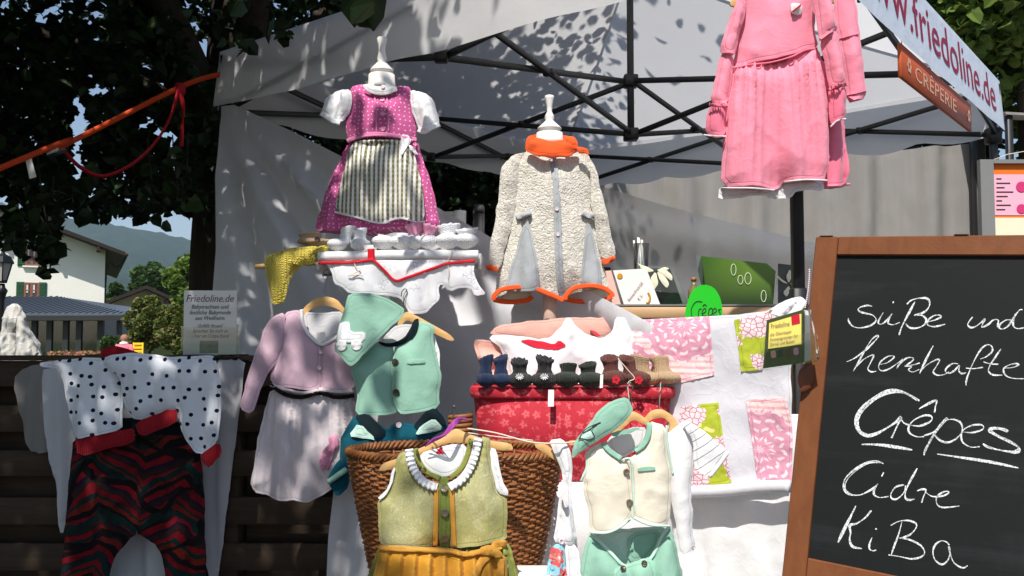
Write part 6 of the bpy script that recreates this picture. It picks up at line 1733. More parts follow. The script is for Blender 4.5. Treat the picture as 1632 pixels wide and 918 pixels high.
# ---------------------------------------------------------------- quilt over the counter front
q = lambda L: Z(L, 1000, 480, 2.87)
qy = lambda off: (lambda u, v: YFL(u, off))
qlt = thing('patchwork_quilt', 'baby patchwork quilt in pink and green prints hanging over the counter', 'quilt', tuple(W(1150, 795, 2.85)))
qf = lambda u, v: .008*np.sin(v/11.0+.02*u)*.35 + .012*fbm(u/60, v/50, 4) + .010*np.sin(u/34.0)*np.clip((v-520)/250,0,1)
base_poly = q([(-20,86),(60,84),(380,68),(490,62),(640,45),(700,10),(790,-10),(800,60),(745,300),(750,600),(742,856),(600,870),(440,885),(280,900),(200,880),(-20,880)])
part('ground_cloth', panel(base_poly, qy(.05), .012, rim=14, step=9, fold=qf, wr=.004, thick=.012, ck=0, seed=141), M['quiltwhite'], qlt)
for (L_, m_) in (([(30,86),(375,69),(386,200),(397,338),(300,360),(235,376),(10,376)], 'qpink'),
                 ([(488,86),(560,70),(660,45),(690,40),(640,180),(617,314),(520,322),(505,200)], 'qgreen'),
                 ([(541,452),(640,442),(720,432),(752,560),(756,640),(750,828),(597,830),(570,640)], 'qpink2'),
                 ([(243,486),(330,472),(416,464),(440,640),(476,830),(380,846),(200,850)], 'qgreen')):
    part('patch', panel(q(L_), qy(.072), .001, rim=5, step=5, wr=.0004, thick=.0012, ck=0, seed=141), M[m_], qlt)
part('binding', pxtube([(u, v, YFL(u, .09)) for u, v in q([(200,872),(290,872),(440,866),(600,850),(742,846)])], 3, .019, 10, 6), M['quiltwhite'], qlt)
part('gathered_corner', panel(q([(640,48),(690,15),(735,-12),(800,-25),(815,20),(800,70),(760,60),(700,75)]), 2.66, .03, rim=14, step=6, fold=lambda u, v: .012*np.sin((u+v)/4.0), wr=.01, ws=(14,14), seed=142), M['hem_lace'], qlt)
# counter: table cloth below, raised shelf board behind
solo('counter_cloth', panel([(850,660),(1290,660),(1268,800),(1250,918),(1228,1060),(840,1060)], qy(.025), .006, rim=14, step=11, fold=pleats(60,.007,760,930,143,.4), wr=.012, thick=.003, ck=0, seed=143), M['white'], 'white cloth hanging on the counter front below the quilt', 'cloth')
cn = thing('counter', 'plain wooden serving counter behind the quilt', 'counter', (W(1130,500,3.35).x, 3.45, 0))
M['counterwood'] = mk('beech_counter_edge', lambda t: mix(t, noise(t, 1, 4, v=vec(t, coords(t)[0]*4, coords(t)[1]*30, coords(t)[2]*60)), lin(206,172,132), lin(176,140,100)), .5, var=.06)
k0, k1 = W(960, 488, 3.3), W(1292, 488, 3.3); ztc = k0.z
part('top', obox(((k0.x+k1.x)/2, 3.47, ztc-.022), ((k1.x-k0.x)/2,0,0), (0,.17,0), (0,0,.022), .003), M['counterwood'], cn)
part('front_board', obox(((k0.x+k1.x)/2, 3.325, (ztc-.046)/2), ((k1.x-k0.x)/2-.01,0,0), (0,.012,0), (0,0,(ztc-.046)/2)), M['counterwood'], cn)
part('steel_strip', box((k0.x, 3.297, ztc+.001), (k1.x, 3.62, ztc+.007)), M['greyframe'], cn, smooth=False)
# ---------------------------------------------------------------- things on the counter
KY = 3.40
zc = ztc+.0075
def standing(name, label, cat, poly, Y, mat, th=.004, group=None):
    return solo(name, panel(poly, Y, 0, wr=0, thick=th, step=20, ck=0), mat, label, cat, group)
M['cardwhite'] = mk('printed_white_card', lin(236,232,226), .5, var=.02)
jc = thing('juice_card', 'white price card reading Bananen-Kirsch-Saft on the counter', 'price card', tuple(W(1010, 487, KY-.06)))
part('card', panel([(977,431),(1030,428),(1052,485),(995,487)], KY-.06, 0, wr=0, thick=.002, step=20, ck=0), M['cardwhite'], jc)
aa = math.radians(52)
xdv = Vector((math.cos(aa), 0, math.sin(aa))); ydv = Vector((-math.sin(aa), 0, math.cos(aa)))
M['ink_plum'] = mk('purple_print', lin(120,50,80), .7, var=0)
part('lettering', plane_text('Bananen-Kirsch-Saft', W(1003, 481, KY-.0625), xdv, ydv, .017, .62, .1, .0008), M['ink_plum'], jc, smooth=False)
part('lettering', plane_text('€ 3,-', W(1019, 480, KY-.0625), xdv, ydv, .017, .8, .1, .0008), M['ink_plum'], jc, smooth=False)
part('orange_slice', disc_button(W(988, 440, KY-.063), px(4.5, KY), .0008, 14), M['ochre'], jc)
part('banana_mark', pxtube([(1033,466,KY-.063),(1036,474,KY-.063),(1034,481,KY-.063),(1030,483,KY-.063)], KY, .004, 7, 4), M['ochre2'], jc)
standing('pink_card', 'small pink and white card leaning behind the juice card', 'card', [(962,432),(974,431),(990,487),(960,487)], KY-.045, mk('pale_pink_card', lin(236,186,176), .6), .003)
fr = thing('flower_print', 'clear stand with a white frangipani blossom print', 'picture stand', tuple(W(1060, 487, KY)))
M['darkprint'] = mk('dark_photo_print', lambda t: mix(t, noise(t, 9, 3), lin(52,52,54), lin(104,104,104)), .35, var=.1)
part('print', panel([(1024,426),(1068,428),(1088,484),(1048,487)], KY, 0, wr=0, thick=.002, step=20, ck=0), M['darkprint'], fr)
part('stand', panel([(1030,424),(1072,424),(1098,486),(1050,489)], KY-.008, 0, wr=0, thick=.003, step=20, ck=0), M['acrylic'], fr)
M['petal'] = mk('frangipani_petal', lambda t: mix(t, noise(t, 30, 2), lin(246,246,240), lin(250,240,200)), .6, trans=.2)
for L_ in ([(1046,432),(1022,422),(1014,419),(1030,434)], [(1046,432),(1036,446),(1042,464),(1050,452)], [(1047,432),(1052,448),(1062,460),(1066,452),(1058,440)], [(1047,431),(1058,440),(1070,448),(1071,438),(1060,430)], [(1046,431),(1058,426),(1068,428),(1056,434)]):
    part('petal', panel(L_, KY-.016, .005, rim=4, step=4, wr=.001, thick=.001, seed=3), M['petal'], fr)
ps = thing('green_print', 'bright green leaf photograph with bubbles in a clear stand', 'picture', tuple(W(1175, 487, KY)))
def greenprint(t):
    x, y, z, o = coords(t)
    w = (x*7 - z*9 + noise(t, 3, 2)*3.0).sin()
    c = mix(t, w*.5+.5, lin(58,104,26), lin(140,182,62))
    return mix(t, (z*3.4-.05), lin(40,60,24), c)
M['greenprint'] = mk('green_leaf_print', greenprint, .35, var=.1, vsc=5, spec=.5)
part('print', panel([(1117,408),(1222,420),(1236,432),(1232,487),(1124,487),(1112,430)], KY, 0, wr=0, thick=.003, step=20, ck=0), M['greenprint'], ps)
part('stand', panel([(1108,406),(1118,407),(1128,488),(1120,489)], KY-.01, 0, wr=0, thick=.004, step=20, ck=0), M['acrylic'], ps)
M['bubble'] = mk('pale_bubble_print', lin(196,214,178), .3, var=.1)
for (bu, bv, bw_, bh) in ((1169,430,4,9),(1180,446,4,7),(1192,444,5,9),(1217,472,4,9)):
    part('bubble', tube(smooth_path([W(bu+bw_*math.cos(a), bv+bh*math.sin(a), KY-.0035) for a in np.linspace(0, 2*math.pi, 11)[:-1]], 3, True), .0016, 5, True), M['bubble'], ps)
f2 = thing('blossom_print', 'narrow dark print with a white blossom next to the tent leg', 'picture', tuple(W(1252, 487, KY+.01)))
part('print', panel([(1240,420),(1276,424),(1276,487),(1240,487)], KY+.01, 0, wr=0, thick=.003, step=20, ck=0), M['darkprint'], f2)
for L_ in ([(1256,452),(1244,444),(1234,432),(1232,435),(1246,450)], [(1256,452),(1252,440),(1258,428),(1262,440)], [(1256,454),(1248,466),(1254,474),(1260,462)], [(1258,452),(1266,456),(1270,448),(1264,446)]):
    part('petal', panel(L_, KY-.0, .004, rim=4, step=4, wr=.001, thick=.001, seed=4), M['petal'], f2)
# cup of straws, bottle
sc2 = W(1022, 424, KY+.12)
cu = thing('straw_cup', 'clear cup of white straws on the counter', 'cup', (sc2.x, KY+.12, zc))
zc1 = W(1022, 383, KY+.12).z
part('cup', lathe([(.022, zc), (.03, W(1022,388,KY+.12).z), (.028, W(1022,388,KY+.12).z), (.02, zc+.004)], (sc2.x,KY+.12,0), 18, cap=False), M['acrylic'], cu)
for i in range(7):
    a = i*.9; part('straw', tube([(sc2.x+.012*math.cos(a), KY+.12+.012*math.sin(a), zc+.005), (sc2.x-.012+.016*math.cos(a*1.3), KY+.12+.02*math.sin(a), zc1+.012*math.sin(i*2.1))], .0035, 6), M['card'], cu)
bt = W(1106, 480, KY+.06)
bo = thing('syrup_bottle', 'small amber syrup bottle beside the green sign', 'bottle', (bt.x, KY+.06, zc))
zb0 = W(1106, 442, KY+.06).z
part('glass', lathe([(.022, zc), (.023, zc+.05), (.021, zb0-.05), (.009, zb0-.03), (.008, zb0-.012)], (bt.x,KY+.06,0), 18), mk('amber_glass', lin(150,140,96), .1, spec=.6, transm=.4), bo)
part('cap', lathe([(.0105, zb0-.014), (.0105, zb0)], (bt.x,KY+.06,0), 16), mk('brown_cap', lin(150,110,70), .4), bo)
# round green sign
GS = 3.12
gsn = thing('green_sign', 'bright green oval card handwritten Crêpes standing behind the quilt', 'sign', tuple(W(1123, 520, GS)))
M['neon'] = mk('bright_green_card', lin(34,190,36), .6, var=.03)
part('card', panel([(1090,520),(1093,490),(1100,468),(1111,456),(1124,453),(1138,458),(1148,474),(1152,498),(1150,530),(1092,535)], GS, 0, wr=0, thick=.004, step=14, ck=2), M['neon'], gsn)
for L_ in ([(1119,481),(1109,481),(1102,492),(1103,504),(1110,506)], [(1113,505),(1114,494),(1118,492)], [(1119,500),(1125,496),(1123,491),(1119,497),(1120,503),(1126,503)], [(1120,488),(1123,485),(1126,488)], [(1128,516),(1130,494),(1135,492),(1135,500),(1130,503)], [(1138,499),(1142,495),(1139,491),(1136,497),(1138,503),(1143,502)], [(1149,493),(1145,494),(1148,500),(1145,505)]):
    part('marker_line', pxtube([(*p, GS-.003) for p in L_], GS, .0016, 5, 5), M['ink'], gsn)

# ---------------------------------------------------------------- equipment deeper in the tent
EY = 4.9
M['steel'] = mk('brushed_steel', lin(120,118,116), .28, metal=1, var=.1)
def zat(v): return W(760, v, EY).z
back = thing('work_table', 'dark work table inside the tent behind the jacket', 'table', (W(770,400,EY).x, EY, 0))
part('top', obox((W(790,400,EY).x, EY+.05, zat(430)-.02), (.6,0,0), (0,.25,0), (0,0,.02), .004), M['darkwood'], back)
for sx in (-.55, .55): part('trestle', obox((W(790,400,EY).x+sx, EY+.05, (zat(430)-.04)/2), (.03,0,0), (0,.2,0), (0,0,(zat(430)-.04)/2), .004), M['darkwood'], back)
tx = W(763, 350, EY).x
th = thing('thermos_flask', 'tall brushed steel thermos flask inside the tent', 'thermos', (tx, EY, zat(430)))
part('body', lathe([(px(9.5,EY), zat(430)), (px(9.5,EY), zat(341))], (tx,EY,0), 22), M['steel'], th)
part('cap', lathe([(px(9.2,EY), zat(340.5)), (px(9.2,EY), zat(331)), (px(7.5,EY), zat(327)), (px(2,EY), zat(325.5))], (tx,EY,0), 22), M['steel'], th)
tx2 = W(733, 350, EY+.03).x
pr = thing('paper_roll', 'white paper towel roll next to the thermos', 'paper roll', (tx2, EY+.03, zat(430)))
part('roll', lathe([(px(10,EY), zat(430)), (px(10,EY), zat(335)), (px(3,EY), zat(334.6))], (tx2,EY+.03,0), 24), M['card'], pr)
part('spindle', lathe([(px(1.5,EY), zat(335)), (px(1.5,EY), zat(331))], (tx2,EY+.03,0), 8), M['steel'], pr)
bxa, bxb = W(700, 400, EY+.2), W(728, 336, EY+.2)
solo('cardboard_box', obox(((bxa.x+bxb.x)/2, EY+.3, (zat(430)+bxb.z)/2), ((bxb.x-bxa.x)/2,0,0), (0,.08,0), (0,0,(bxb.z-zat(430))/2), .004), mk('pale_carton', lin(190,186,180), .8), 'pale carton behind the paper roll', 'box')

# ---------------------------------------------------------------- pink dresses at the tent corner
q = lambda L: Z(L, 1060, 0, 2.699)
PD_ = 2.60
hanger('wooden hanger above the pink dresses at the tent corner', 1255, -28, PD_+.05, [(1160,8),(1175,-10),(1225,-26),(1255,-32),(1290,-26),(1345,-8),(1362,10),(1345,12),(1290,-10),(1255,-16),(1222,-10),(1178,14)], 60, 151)
p2_ = thing('pink_baby_dress', 'plain deep pink velour dress half hidden behind the frilled one', 'dress', tuple(W(1310, 300, PD_+.05)))
part('skirt', panel(q([(640,220),(735,330),(770,480),(797,800),(700,812),(600,800),(560,500)]), PD_+.04, .05, rim=30, fold=pleats(40,.012,110,300,151,.2), wr=.006, seed=151), M['pinkdress2'], p2_)
part('sleeve', panel(q([(720,-60),(812,-40),(826,40),(836,150),(852,290),(867,422),(782,442),(765,300),(740,170)]), PD_+.03, .04, rim=22, wr=.012, ws=(30,40), seed=152), M['pinkdress'], p2_)
part('cuff_seam', pxtube([(*p, PD_-.005) for p in q([(775,412),(820,402),(864,390)])], PD_, .0022, 6, 4), M['pinkdress2'], p2_)
part('sleeve_seam', pxtube([(*p, PD_-.012) for p in q([(745,168),(790,155),(832,145)])], PD_, .0025, 6, 4), M['pinkdress2'], p2_)
part('hem', pxtube([(*p, PD_+.0) for p in q([(690,800),(740,798),(795,792)])], PD_, .0035, 6, 4), M['pinkdress'], p2_)
p1_ = thing('pink_baby_dress', 'pink velour dress with white lace petticoat hem at the tent corner', 'dress', tuple(W(1230, 318, PD_)))
part('petticoat', panel(q([(240,800),(300,800),(470,795),(500,782),(560,770),(680,770),(680,822),(620,815),(560,820),(545,850),(480,858),(400,838),(330,850),(230,862)]), PD_+.0, .006, rim=8, step=6, fold=pleats(9,.006,280,320,153,.6), wr=.005, ws=(12,16), seed=153), M['hem_lace'], p1_)
part('skirt', panel(q([(288,285),(370,270),(450,263),(540,240),(600,210),(660,205),(690,330),(699,480),(698,776),(600,773),(512,783),(500,806),(472,818),(370,809),(237,809),(250,600),(264,430)]), PD_-.02, .055, rim=45, fold=gathers(13,.018,98,120,58,.022,154), step=3.2, wr=.006, seed=154), M['pinkdress'], p1_)
part('bodice', panel(q([(330,-90),(480,-60),(650,-90),(648,40),(642,130),(660,205),(600,218),(540,246),(450,270),(370,278),(290,294),(300,230),(320,130),(330,60)]), PD_-.012, .055, rim=45, wr=.010, ws=(50,60), seed=155), M['pinkdress'], p1_)
part('upper_sleeve', panel(q([(345,-70),(300,25),(262,120),(236,212),(245,236),(296,240),(312,200),(326,120),(345,40)]), PD_-.04, .05, rim=22, fold=pleats(18,.008,-20,90,156,.4), wr=.012, ws=(30,36), seed=156), M['pinkdress'], p1_)
part('lower_sleeve', panel(q([(240,226),(296,234),(284,340),(270,455),(190,450),(215,320)]), PD_-.03, .05, rim=20, wr=.016, ws=(30,24), seed=157, ends='tb'), M['pinkdress'], p1_)
part('cuff', panel(q([(190,446),(270,452),(262,588),(166,580)]), PD_-.025, .045, rim=18, wr=.010, seed=158, ends='tb'), M['pinkdress2'], p1_)
part('upper_sleeve', panel(q([(640,-70),(700,-40),(735,60),(742,135),(700,155),(664,180),(648,120),(642,40)]), PD_-.06, .05, rim=22, fold=pleats(18,.008,-20,60,159,.4), wr=.012, ws=(30,36), seed=159), M['pinkdress'], p1_)
part('lower_sleeve', panel(q([(662,172),(700,150),(742,132),(760,260),(780,372),(740,378),(704,392),(690,300)]), PD_-.05, .05, rim=20, wr=.016, ws=(30,24), seed=160, ends='tb'), M['pinkdress'], p1_)
part('cuff', panel(q([(702,380),(740,370),(780,364),(778,512),(740,522),(712,548),(704,470)]), PD_-.045, .045, rim=18, wr=.010, seed=161, ends='tb'), M['pinkdress2'], p1_)
for L_, dY in (([(188,450),(230,456),(270,454)], -.075), ([(702,388),(740,370),(780,365)], -.095)):
    part('frill', strip(q(L_), PD_+dY, 5, .004, .005, 4, n=10), M['pinkdress2'], p1_)
for L_, dY in (([(166,580),(215,586),(262,586)], -.062), ([(712,546),(740,520),(778,511)], -.085), ([(238,809),(370,809),(472,818)], -.055), ([(512,783),(600,773),(698,776)], -.07)):
    part('white_edging', pxtube([(*p, PD_+dY) for p in q(L_)], PD_, .0024, 6, 6), M['hem_lace'], p1_)
part('waist_seam', pxtube([(*p, PD_-.088) for p in q([(292,292),(370,277),(450,270),(540,246),(600,217),(655,207)])], PD_, .0028, 6, 6), M['pinkdress2'], p1_)
br = part('brooch', panel(q([(540,10),(588,15),(586,60),(566,66),(540,55)]), PD_-.1, .008, rim=6, step=4, wr=.003, ws=(6,6), seed=162), M['hem_lace'], p1_)
part('brooch_stripe', pxtube([(*p, PD_-.115) for p in q([(548,50),(565,36),(584,20)])], PD_, .0022, 6, 4), M['redapp'], br)

# ---------------------------------------------------------------- chalkboard
dvp = Vector(((-1100-CX)/FPX, 0, 0)) + Vector((0, _c, _s)) + Vector((0, -_s, _c))*(-(400-CY)/FPX)
RX = (-dvp).normalized()
e1 = Vector((RX.y, -RX.x, 0)).normalized(); e2 = RX.cross(e1)
if e2.z > 0: e2 = -e2
DN = (e2*math.cos(math.radians(10)) + e1*math.sin(math.radians(10))).normalized()
NB = RX.cross(DN*-1).normalized()
if NB.y > 0: NB = -NB
BY0 = 2.15
B0 = W(1300, 377, BY0)
def on_board(u, v, lift=0.0):
    d = (W(u, v, 1.0) - Vector((0,0,CAMZ))); o_ = Vector((0,0,CAMZ))
    t = (B0 + NB*lift - o_).dot(NB)/d.dot(NB)
    return o_ + d*t
def to_rs(P): d = P-B0; return d.dot(RX), d.dot(DN)
bw_, bh_ = .74, to_rs(on_board(1262, 905))[1]
fw = to_rs(on_board(1334, 600))[0] - to_rs(on_board(1277, 600))[0]
fw = .052
brd = thing('chalkboard', 'black chalkboard in brown wooden frame with handwritten crêpe menu', 'chalkboard', (B0+RX*.37+DN*bh_).to_tuple()[:2] + (0,))
def bq(r0, r1, s0, s1, l0, l1):
    c = B0 + RX*(r0+r1)/2 + DN*(s0+s1)/2 + NB*(l0+l1)/2
    return obox(c, RX*(r1-r0)/2, DN*(s1-s0)/2, NB*(l1-l0)/2, .0025)
part('slate', bq(fw*.6, bw_-fw*.6, fw*.5, bh_-.01, -.022, -.010), M['slate'], brd, smooth=False)
lg = (B0.z)/(-DN.z)
part('stile', bq(0, fw, 0, lg, -.028, 0), M['framewood'], brd, smooth=False)
part('stile', bq(bw_-fw, bw_, 0, lg, -.028, 0), M['framewood'], brd, smooth=False)
part('top_rail', bq(fw+.0005, bw_-fw-.0005, 0, fw*.86, -.028, -.001), M['framewood'], brd, smooth=False)
part('bottom_rail', bq(fw+.0005, bw_-fw-.0005, bh_-.028, bh_+.03, -.028, -.001), M['framewood'], brd, smooth=False)
bl_ = -e1
for s_ in (.03, bw_-.03):
    top = B0+RX*s_+DN*.03-NB*.04; foot = Vector((top.x+bl_.x*.55, top.y+bl_.y*.55, 0))
    part('rear_leg', beam(top, foot, .03, .045), M['framewood'], brd, smooth=False)
part('hinge', join(bq(.008, .04, -.003, .0, -.05, .002), bq(.3, .33, -.003, 0, -.05, .002)), M['metal'], brd, smooth=False)
S1 = lambda L: Z(L, 1320, 450, 4.83); S2 = lambda L: Z(L, 1320, 610, 5.23); S3 = lambda L: Z(L, 1320, 720, 4.638)
strokes = [
 (S1([(338,184),(300,178),(250,190),(230,212),(262,232),(340,252),(368,290),(330,330),(250,350),(190,338),(158,300),(155,276)]), 2.6),
 (S1([(424,232),(395,280),(384,310),(402,322),(430,310),(470,270),(492,240),(466,286),(462,315),(500,326),(550,308)]), 2.4),
 (S1([(496,152),(504,154)]), 4.6),
 (S1([(668,148),(640,200),(600,275),(565,345),(545,405)]), 3.4),
 (S1([(606,168),(640,138),(700,122),(760,124),(782,160),(765,205),(720,238),(664,254),(720,254),(754,286),(740,325),(690,350),(630,350),(596,318)]), 3.2),
 (S1([(765,304),(820,290),(866,268),(855,252),(810,258),(772,290),(764,325),(800,340),(850,336),(900,322)]), 2.6),
 (S1([(1112,266),(1085,300),(1074,325),(1092,346),(1130,342),(1175,310),(1205,285),(1190,315),(1184,345),(1230,325),(1270,290),(1308,290),(1304,330),(1302,345)]), 2.8),
 (S1([(1410,290),(1370,290),(1325,320),(1316,350),(1348,358),(1390,330),(1430,270),(1470,215),(1495,210)]), 2.8),
 (S1([(1440,240),(1424,300),(1428,340),(1460,356),(1505,350)]), 2.8),
 (S1([(140,612),(200,585),(290,520),(360,450),(386,418),(372,412),(335,440),(290,510),(240,600),(192,685)]), 2.5),
 (S1([(215,650),(270,595),(330,562),(350,566),(325,620),(305,665),(330,688),(370,684)]), 2.3),
 (S1([(395,632),(450,620),(500,585),(505,568),(460,570),(405,610),(388,655),(410,680),(460,670),(530,625),(575,590),(545,630),(528,662),(560,620),(600,585),(640,578),(655,596),(600,640),(592,646),(640,650),(618,672),(650,690),(700,670)]), 2.1),
 (S1([(592,640),(650,636),(705,620)]), 1.9),
 (S1([(808,488),(780,540),(740,620),(704,700)]), 3.2),
 (S1([(715,680),(760,635),(830,596),(856,600),(830,650),(808,690),(840,714),(890,710),(930,690)]), 2.3),
 (S1([(1000,628),(960,625),(915,655),(902,685),(930,700),(970,680),(1010,640),(1005,680),(1030,702),(1062,695)]), 2.6),
 (S1([(1170,590),(1220,570),(1262,530),(1258,492),(1225,480),(1180,510),(1130,590),(1085,690),(1062,760),(1062,795)]), 2.6),
 (S1([(1060,660),(1120,664),(1192,654)]), 2.4),
 (S1([(1330,512),(1290,570),(1245,640),(1234,685),(1270,712),(1340,714)]), 2.6),
 (S1([(1195,612),(1250,628),(1310,630)]), 2.6),
 (S1([(1356,660),(1420,655),(1465,635),(1445,625),(1395,635),(1350,665),(1365,715),(1420,738),(1507,742)]), 2.4),
 (S2([(760,150),(700,112),(600,72),(500,68),(400,110),(290,200),(232,300),(240,390),(310,440),(400,425),(500,370),(575,320),(605,290),(570,370),(528,460)]), 5.0),
 (S2([(740,148),(650,92),(540,82),(420,118),(310,210),(250,310),(262,400),(330,432)]), 3.4),
 (S2([(600,290),(630,335),(670,350)]), 3.4),
 (S2([(680,352),(760,360),(840,330),(866,300),(850,275),(790,275),(710,315),(670,370),(680,420),(740,450),(800,448)]), 3.0),
 (S2([(800,440),(880,410),(940,340),(992,295),(930,370),(860,470),(810,560),(798,605)]), 3.2),
 (S2([(992,300),(900,400),(840,500),(800,590)]), 2.4),
 (S2([(985,312),(1040,305),(1100,330),(1118,390),(1085,450),(1010,495),(940,480),(880,425),(930,480),(985,505)]), 2.8),
 (S2([(1120,410),(1200,415),(1275,395),(1296,370),(1270,350),(1200,355),(1130,390),(1108,440),(1125,500),(1190,536),(1262,532)]), 2.6),
 (S2([(1500,405),(1470,385),(1400,375),(1350,385),(1345,410),(1400,440),(1490,480),(1570,525),(1598,560),(1570,580),(1480,570),(1380,550),(1320,530),(1290,508)]), 4.2),
 (S2([(1492,412),(1430,388),(1368,392),(1380,420),(1470,465),(1560,512),(1585,550),(1540,570)]), 2.4),
 (S2([(756,218),(820,182),(900,148),(893,200),(886,248)]), 3.6),
 (S2([(278,514),(400,515),(560,535),(700,560)]), 4.6),
 (S2([(908,594),(1100,622),(1350,660),(1585,710)]), 4.2),
 (S3([(408,88),(360,68),(290,78),(190,135),(125,200),(114,265),(150,312),(230,320),(300,290),(345,262),(366,238),(340,280),(340,318),(380,338),(445,330)]), 3.2),
 (S3([(400,82),(300,84),(200,145),(135,215),(128,280),(180,318)]), 1.8),
 (S3([(394,182),(410,152)]), 3.2),
 (S3([(560,245),(500,260),(464,310),(470,345),(510,348),(560,300),(572,250)]), 2.8),
 (S3([(658,122),(620,190),(580,270),(568,330),(590,356),(638,350)]), 3.2),
 (S3([(656,290),(690,278),(722,284),(705,330),(690,376)]), 3.0),
 (S3([(722,300),(770,330),(850,325),(893,300),(870,292),(820,315),(798,350),(810,395),(860,412),(970,400)]), 2.6),
 (S3([(204,400),(160,490),(110,590),(72,670)]), 4.8),
 (S3([(318,434),(270,490),(210,530),(160,545),(165,600),(158,650),(180,700),(248,716)]), 3.8),
 (S3([(352,575),(356,566)]), 4.4),
 (S3([(324,634),(306,680),(305,718),(330,732),(354,726)]), 2.8),
 (S3([(544,520),(520,610),(490,690),(466,760)]), 2.8),
 (S3([(462,545),(520,515),(590,508),(645,528),(650,560),(610,608),(550,636),(526,638),(600,650),(680,690),(712,740),(690,775),(620,792),(530,775),(445,762)]), 2.8),
 (S3([(895,690),(870,665),(830,660),(790,690),(774,740),(790,800),(840,832),(885,800),(900,740),(892,700),(904,760),(930,820),(990,858),(1030,842)]), 2.8),
]
gs = []
for (L_, w_) in strokes:
    P_ = smooth_path([Vector((p[0], p[1], 0)) for p in L_], 6) if len(L_) > 2 else [Vector((*L_[0],0)), Vector((*L_[1],0))]
    V_, F_ = [], []
    for i, p in enumerate(P_):
        a = P_[max(0,i-1)]; b = P_[min(len(P_)-1,i+1)]; t_ = (b-a); t_ = t_.normalized() if t_.length > 1e-6 else Vector((1,0,0)); n_ = Vector((-t_.y, t_.x, 0))
        s9 = i/max(1,len(P_)-1); w2 = w_*.5*(.80+.32*math.sin(i*.35+len(L_)))*(.55+.45*min(1,s9*9,(1-s9)*6+.2))
        for s_ in (-1, 1):
            V_.append(on_board(p.x+n_.x*w2*s_, p.y+n_.y*w2*s_, -.0092))
    F_ = [(2*i, 2*i+1, 2*i+3, 2*i+2) for i in range(len(P_)-1)]
    gs.append((V_, F_))
part('chalk_writing', join(*gs), M['chalk'], brd, smooth=False)

# leaflet box hanging on the board's edge
HBY = 2.06
lh = thing('leaflet_box', 'clear leaflet box with yellow Friedoline cards hanging on the chalkboard edge', 'leaflet box', tuple(W(1250, 590, HBY)))
M['cardgreen'] = mk('dark_green_card', lin(62,72,40), .5, var=.05)
M['cardyellow'] = mk('yellow_card', lin(240,220,110), .6, var=.03)
part('card', panel([(1223,510),(1282,493),(1280,578),(1217,587)], HBY+.01, 0, wr=0, thick=.010, step=16, ck=0), M['cardgreen'], lh)
cd = part('yellow_print', panel([(1226,515),(1277,500),(1277,549),(1224,556)], HBY+.003, 0, wr=0, thick=.0015, step=16, ck=0), M['cardyellow'], lh)
part('red_square', panel([(1261,504),(1274,500),(1275,515),(1262,518)], HBY+.0015, 0, wr=0, thick=.001, ck=0), M['redapp'], cd)
tilt = math.radians(9)
xd2 = Vector((math.cos(tilt),0,math.sin(tilt))); yd2 = Vector((-math.sin(tilt),0,math.cos(tilt)))
for (s, u_, v_, h_, w_) in (('Friedoline', 1228, 524, 11, 31), ('die Oberbayer', 1227, 536, 7, 36), ('Firmengründer für', 1227, 544, 7, 46), ('Dirndl und Buben', 1227, 552, 7, 40)):
    g = plane_text(s, W(u_, v_, HBY+.0015), xd2, yd2, px(h_, HBY), 1.0, .25, .0008)
    a = np.array([tuple(p) for p in g[0]]); o_ = np.array(tuple(W(u_, v_, HBY+.0015))); dx = (a-o_)@np.array(tuple(xd2))
    a = a + np.outer(dx*(px(w_, HBY)/dx.max()-1), np.array(tuple(xd2)))
    part('lettering', (a, g[1]), M['ink_red'], cd, smooth=False)
for i, c_ in enumerate(('peach','navy','brownwool','pinksilk')):
    part('printed_garment', panel([(1228+i*12,560-i*1.6),(1236+i*12,558-i*1.6),(1237+i*12,570-i*1.6),(1229+i*12,571-i*1.6)], HBY+.002, 0, wr=0, thick=.0015, step=8, ck=1), M[c_], lh)
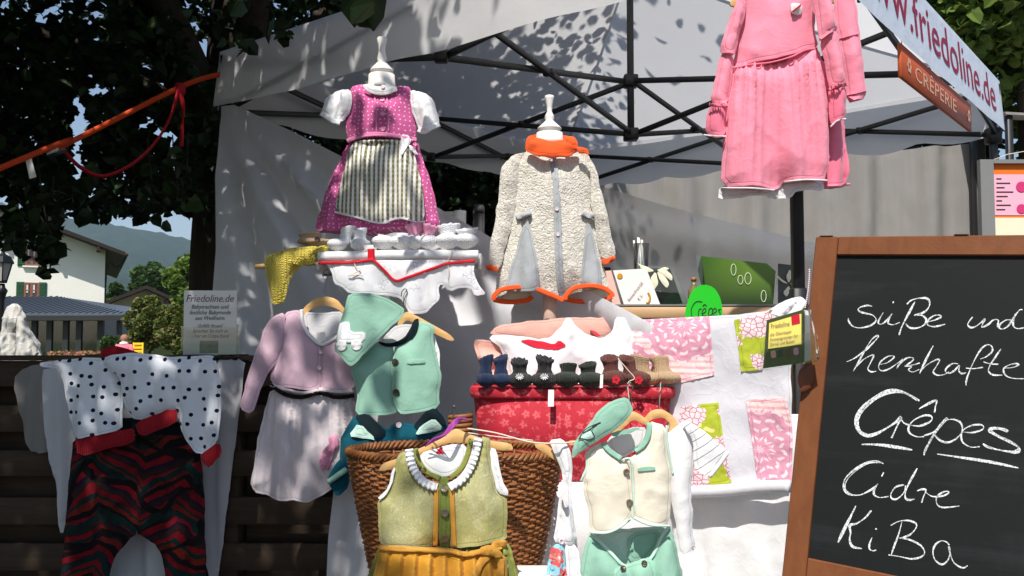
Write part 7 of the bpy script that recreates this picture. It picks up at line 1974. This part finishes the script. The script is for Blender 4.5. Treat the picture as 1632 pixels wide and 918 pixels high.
part('box_front', panel([(1212,545),(1302,528),(1306,574),(1212,592)], HBY-.012, 0, wr=0, thick=.002, step=20, ck=0), M['acrylic'], lh)
part('box_side', panel([(1282,493),(1292,494),(1304,574),(1281,580)], HBY-.004, 0, wr=0, thick=.010, step=20, ck=0), M['acrylic'], lh)
part('card_stack', panel([(1282,494),(1290,496),(1291,574),(1281,577)], HBY+.004, 0, wr=0, thick=.008, step=20, ck=0), M['card'], lh)
gs = []
for i in range(20):
    c = W(1290-7*(i/19)**2*1.0, 430+60*i/19, HBY+.02); gs.append(lathe([(.0006,-.0022),(.0022,-.0008),(.0022,.0008),(.0006,.0022)], c, 7))
part('bead_chain', join(*gs), M['pearl'], lh)
M['leather'] = mk('brown_leather', lin(108,62,40), .5, var=.15, vsc=30)
solo('leather_tab', panel([(1274,586),(1296,580),(1300,600),(1290,622),(1276,624),(1271,606)], HBY+.03, .006, rim=6, step=6, wr=.002, seed=8), M['leather'], 'brown leather tab hanging below the leaflet box', 'tab')

# dark evergreens that close the view behind the stalls on the right
simple_tree('dark_conifer', 'dark evergreen tree behind the grey tarpaulin wall', 1560, 560, 150, 420, 11.0, M['linden'], .16, 9000, seed=51, clumps=36)
simple_tree('dark_conifer', 'dark leafy tree behind the tent and the sheer sheet', 1080, 560, 230, 520, 12.0, M['linden'], .17, 9000, seed=52, clumps=40)

# ---------------------------------------------------------------- the air of the valley
me = bpy.data.meshes.new('haze'); gv, gf = box((-3010, -210, -1.0), (3010, 5810, 352.0))
me.from_pydata(gv, [], gf)
hm = bpy.data.materials.new('valley_air'); hm.use_nodes = True; ht = hm.node_tree; ht.nodes.clear()
ho = ht.nodes.new('ShaderNodeOutputMaterial'); hv_ = ht.nodes.new('ShaderNodeVolumePrincipled')
hv_.inputs['Color'].default_value = (.62, .76, .95, 1); hv_.inputs['Density'].default_value = .00020; hv_.inputs['Anisotropy'].default_value = .1
ht.links.new(hv_.outputs[0], ho.inputs['Volume'])
me.materials.append(hm)
hob = bpy.data.objects.new('haze', me); COL.objects.link(hob); hob['kind'] = 'stuff'
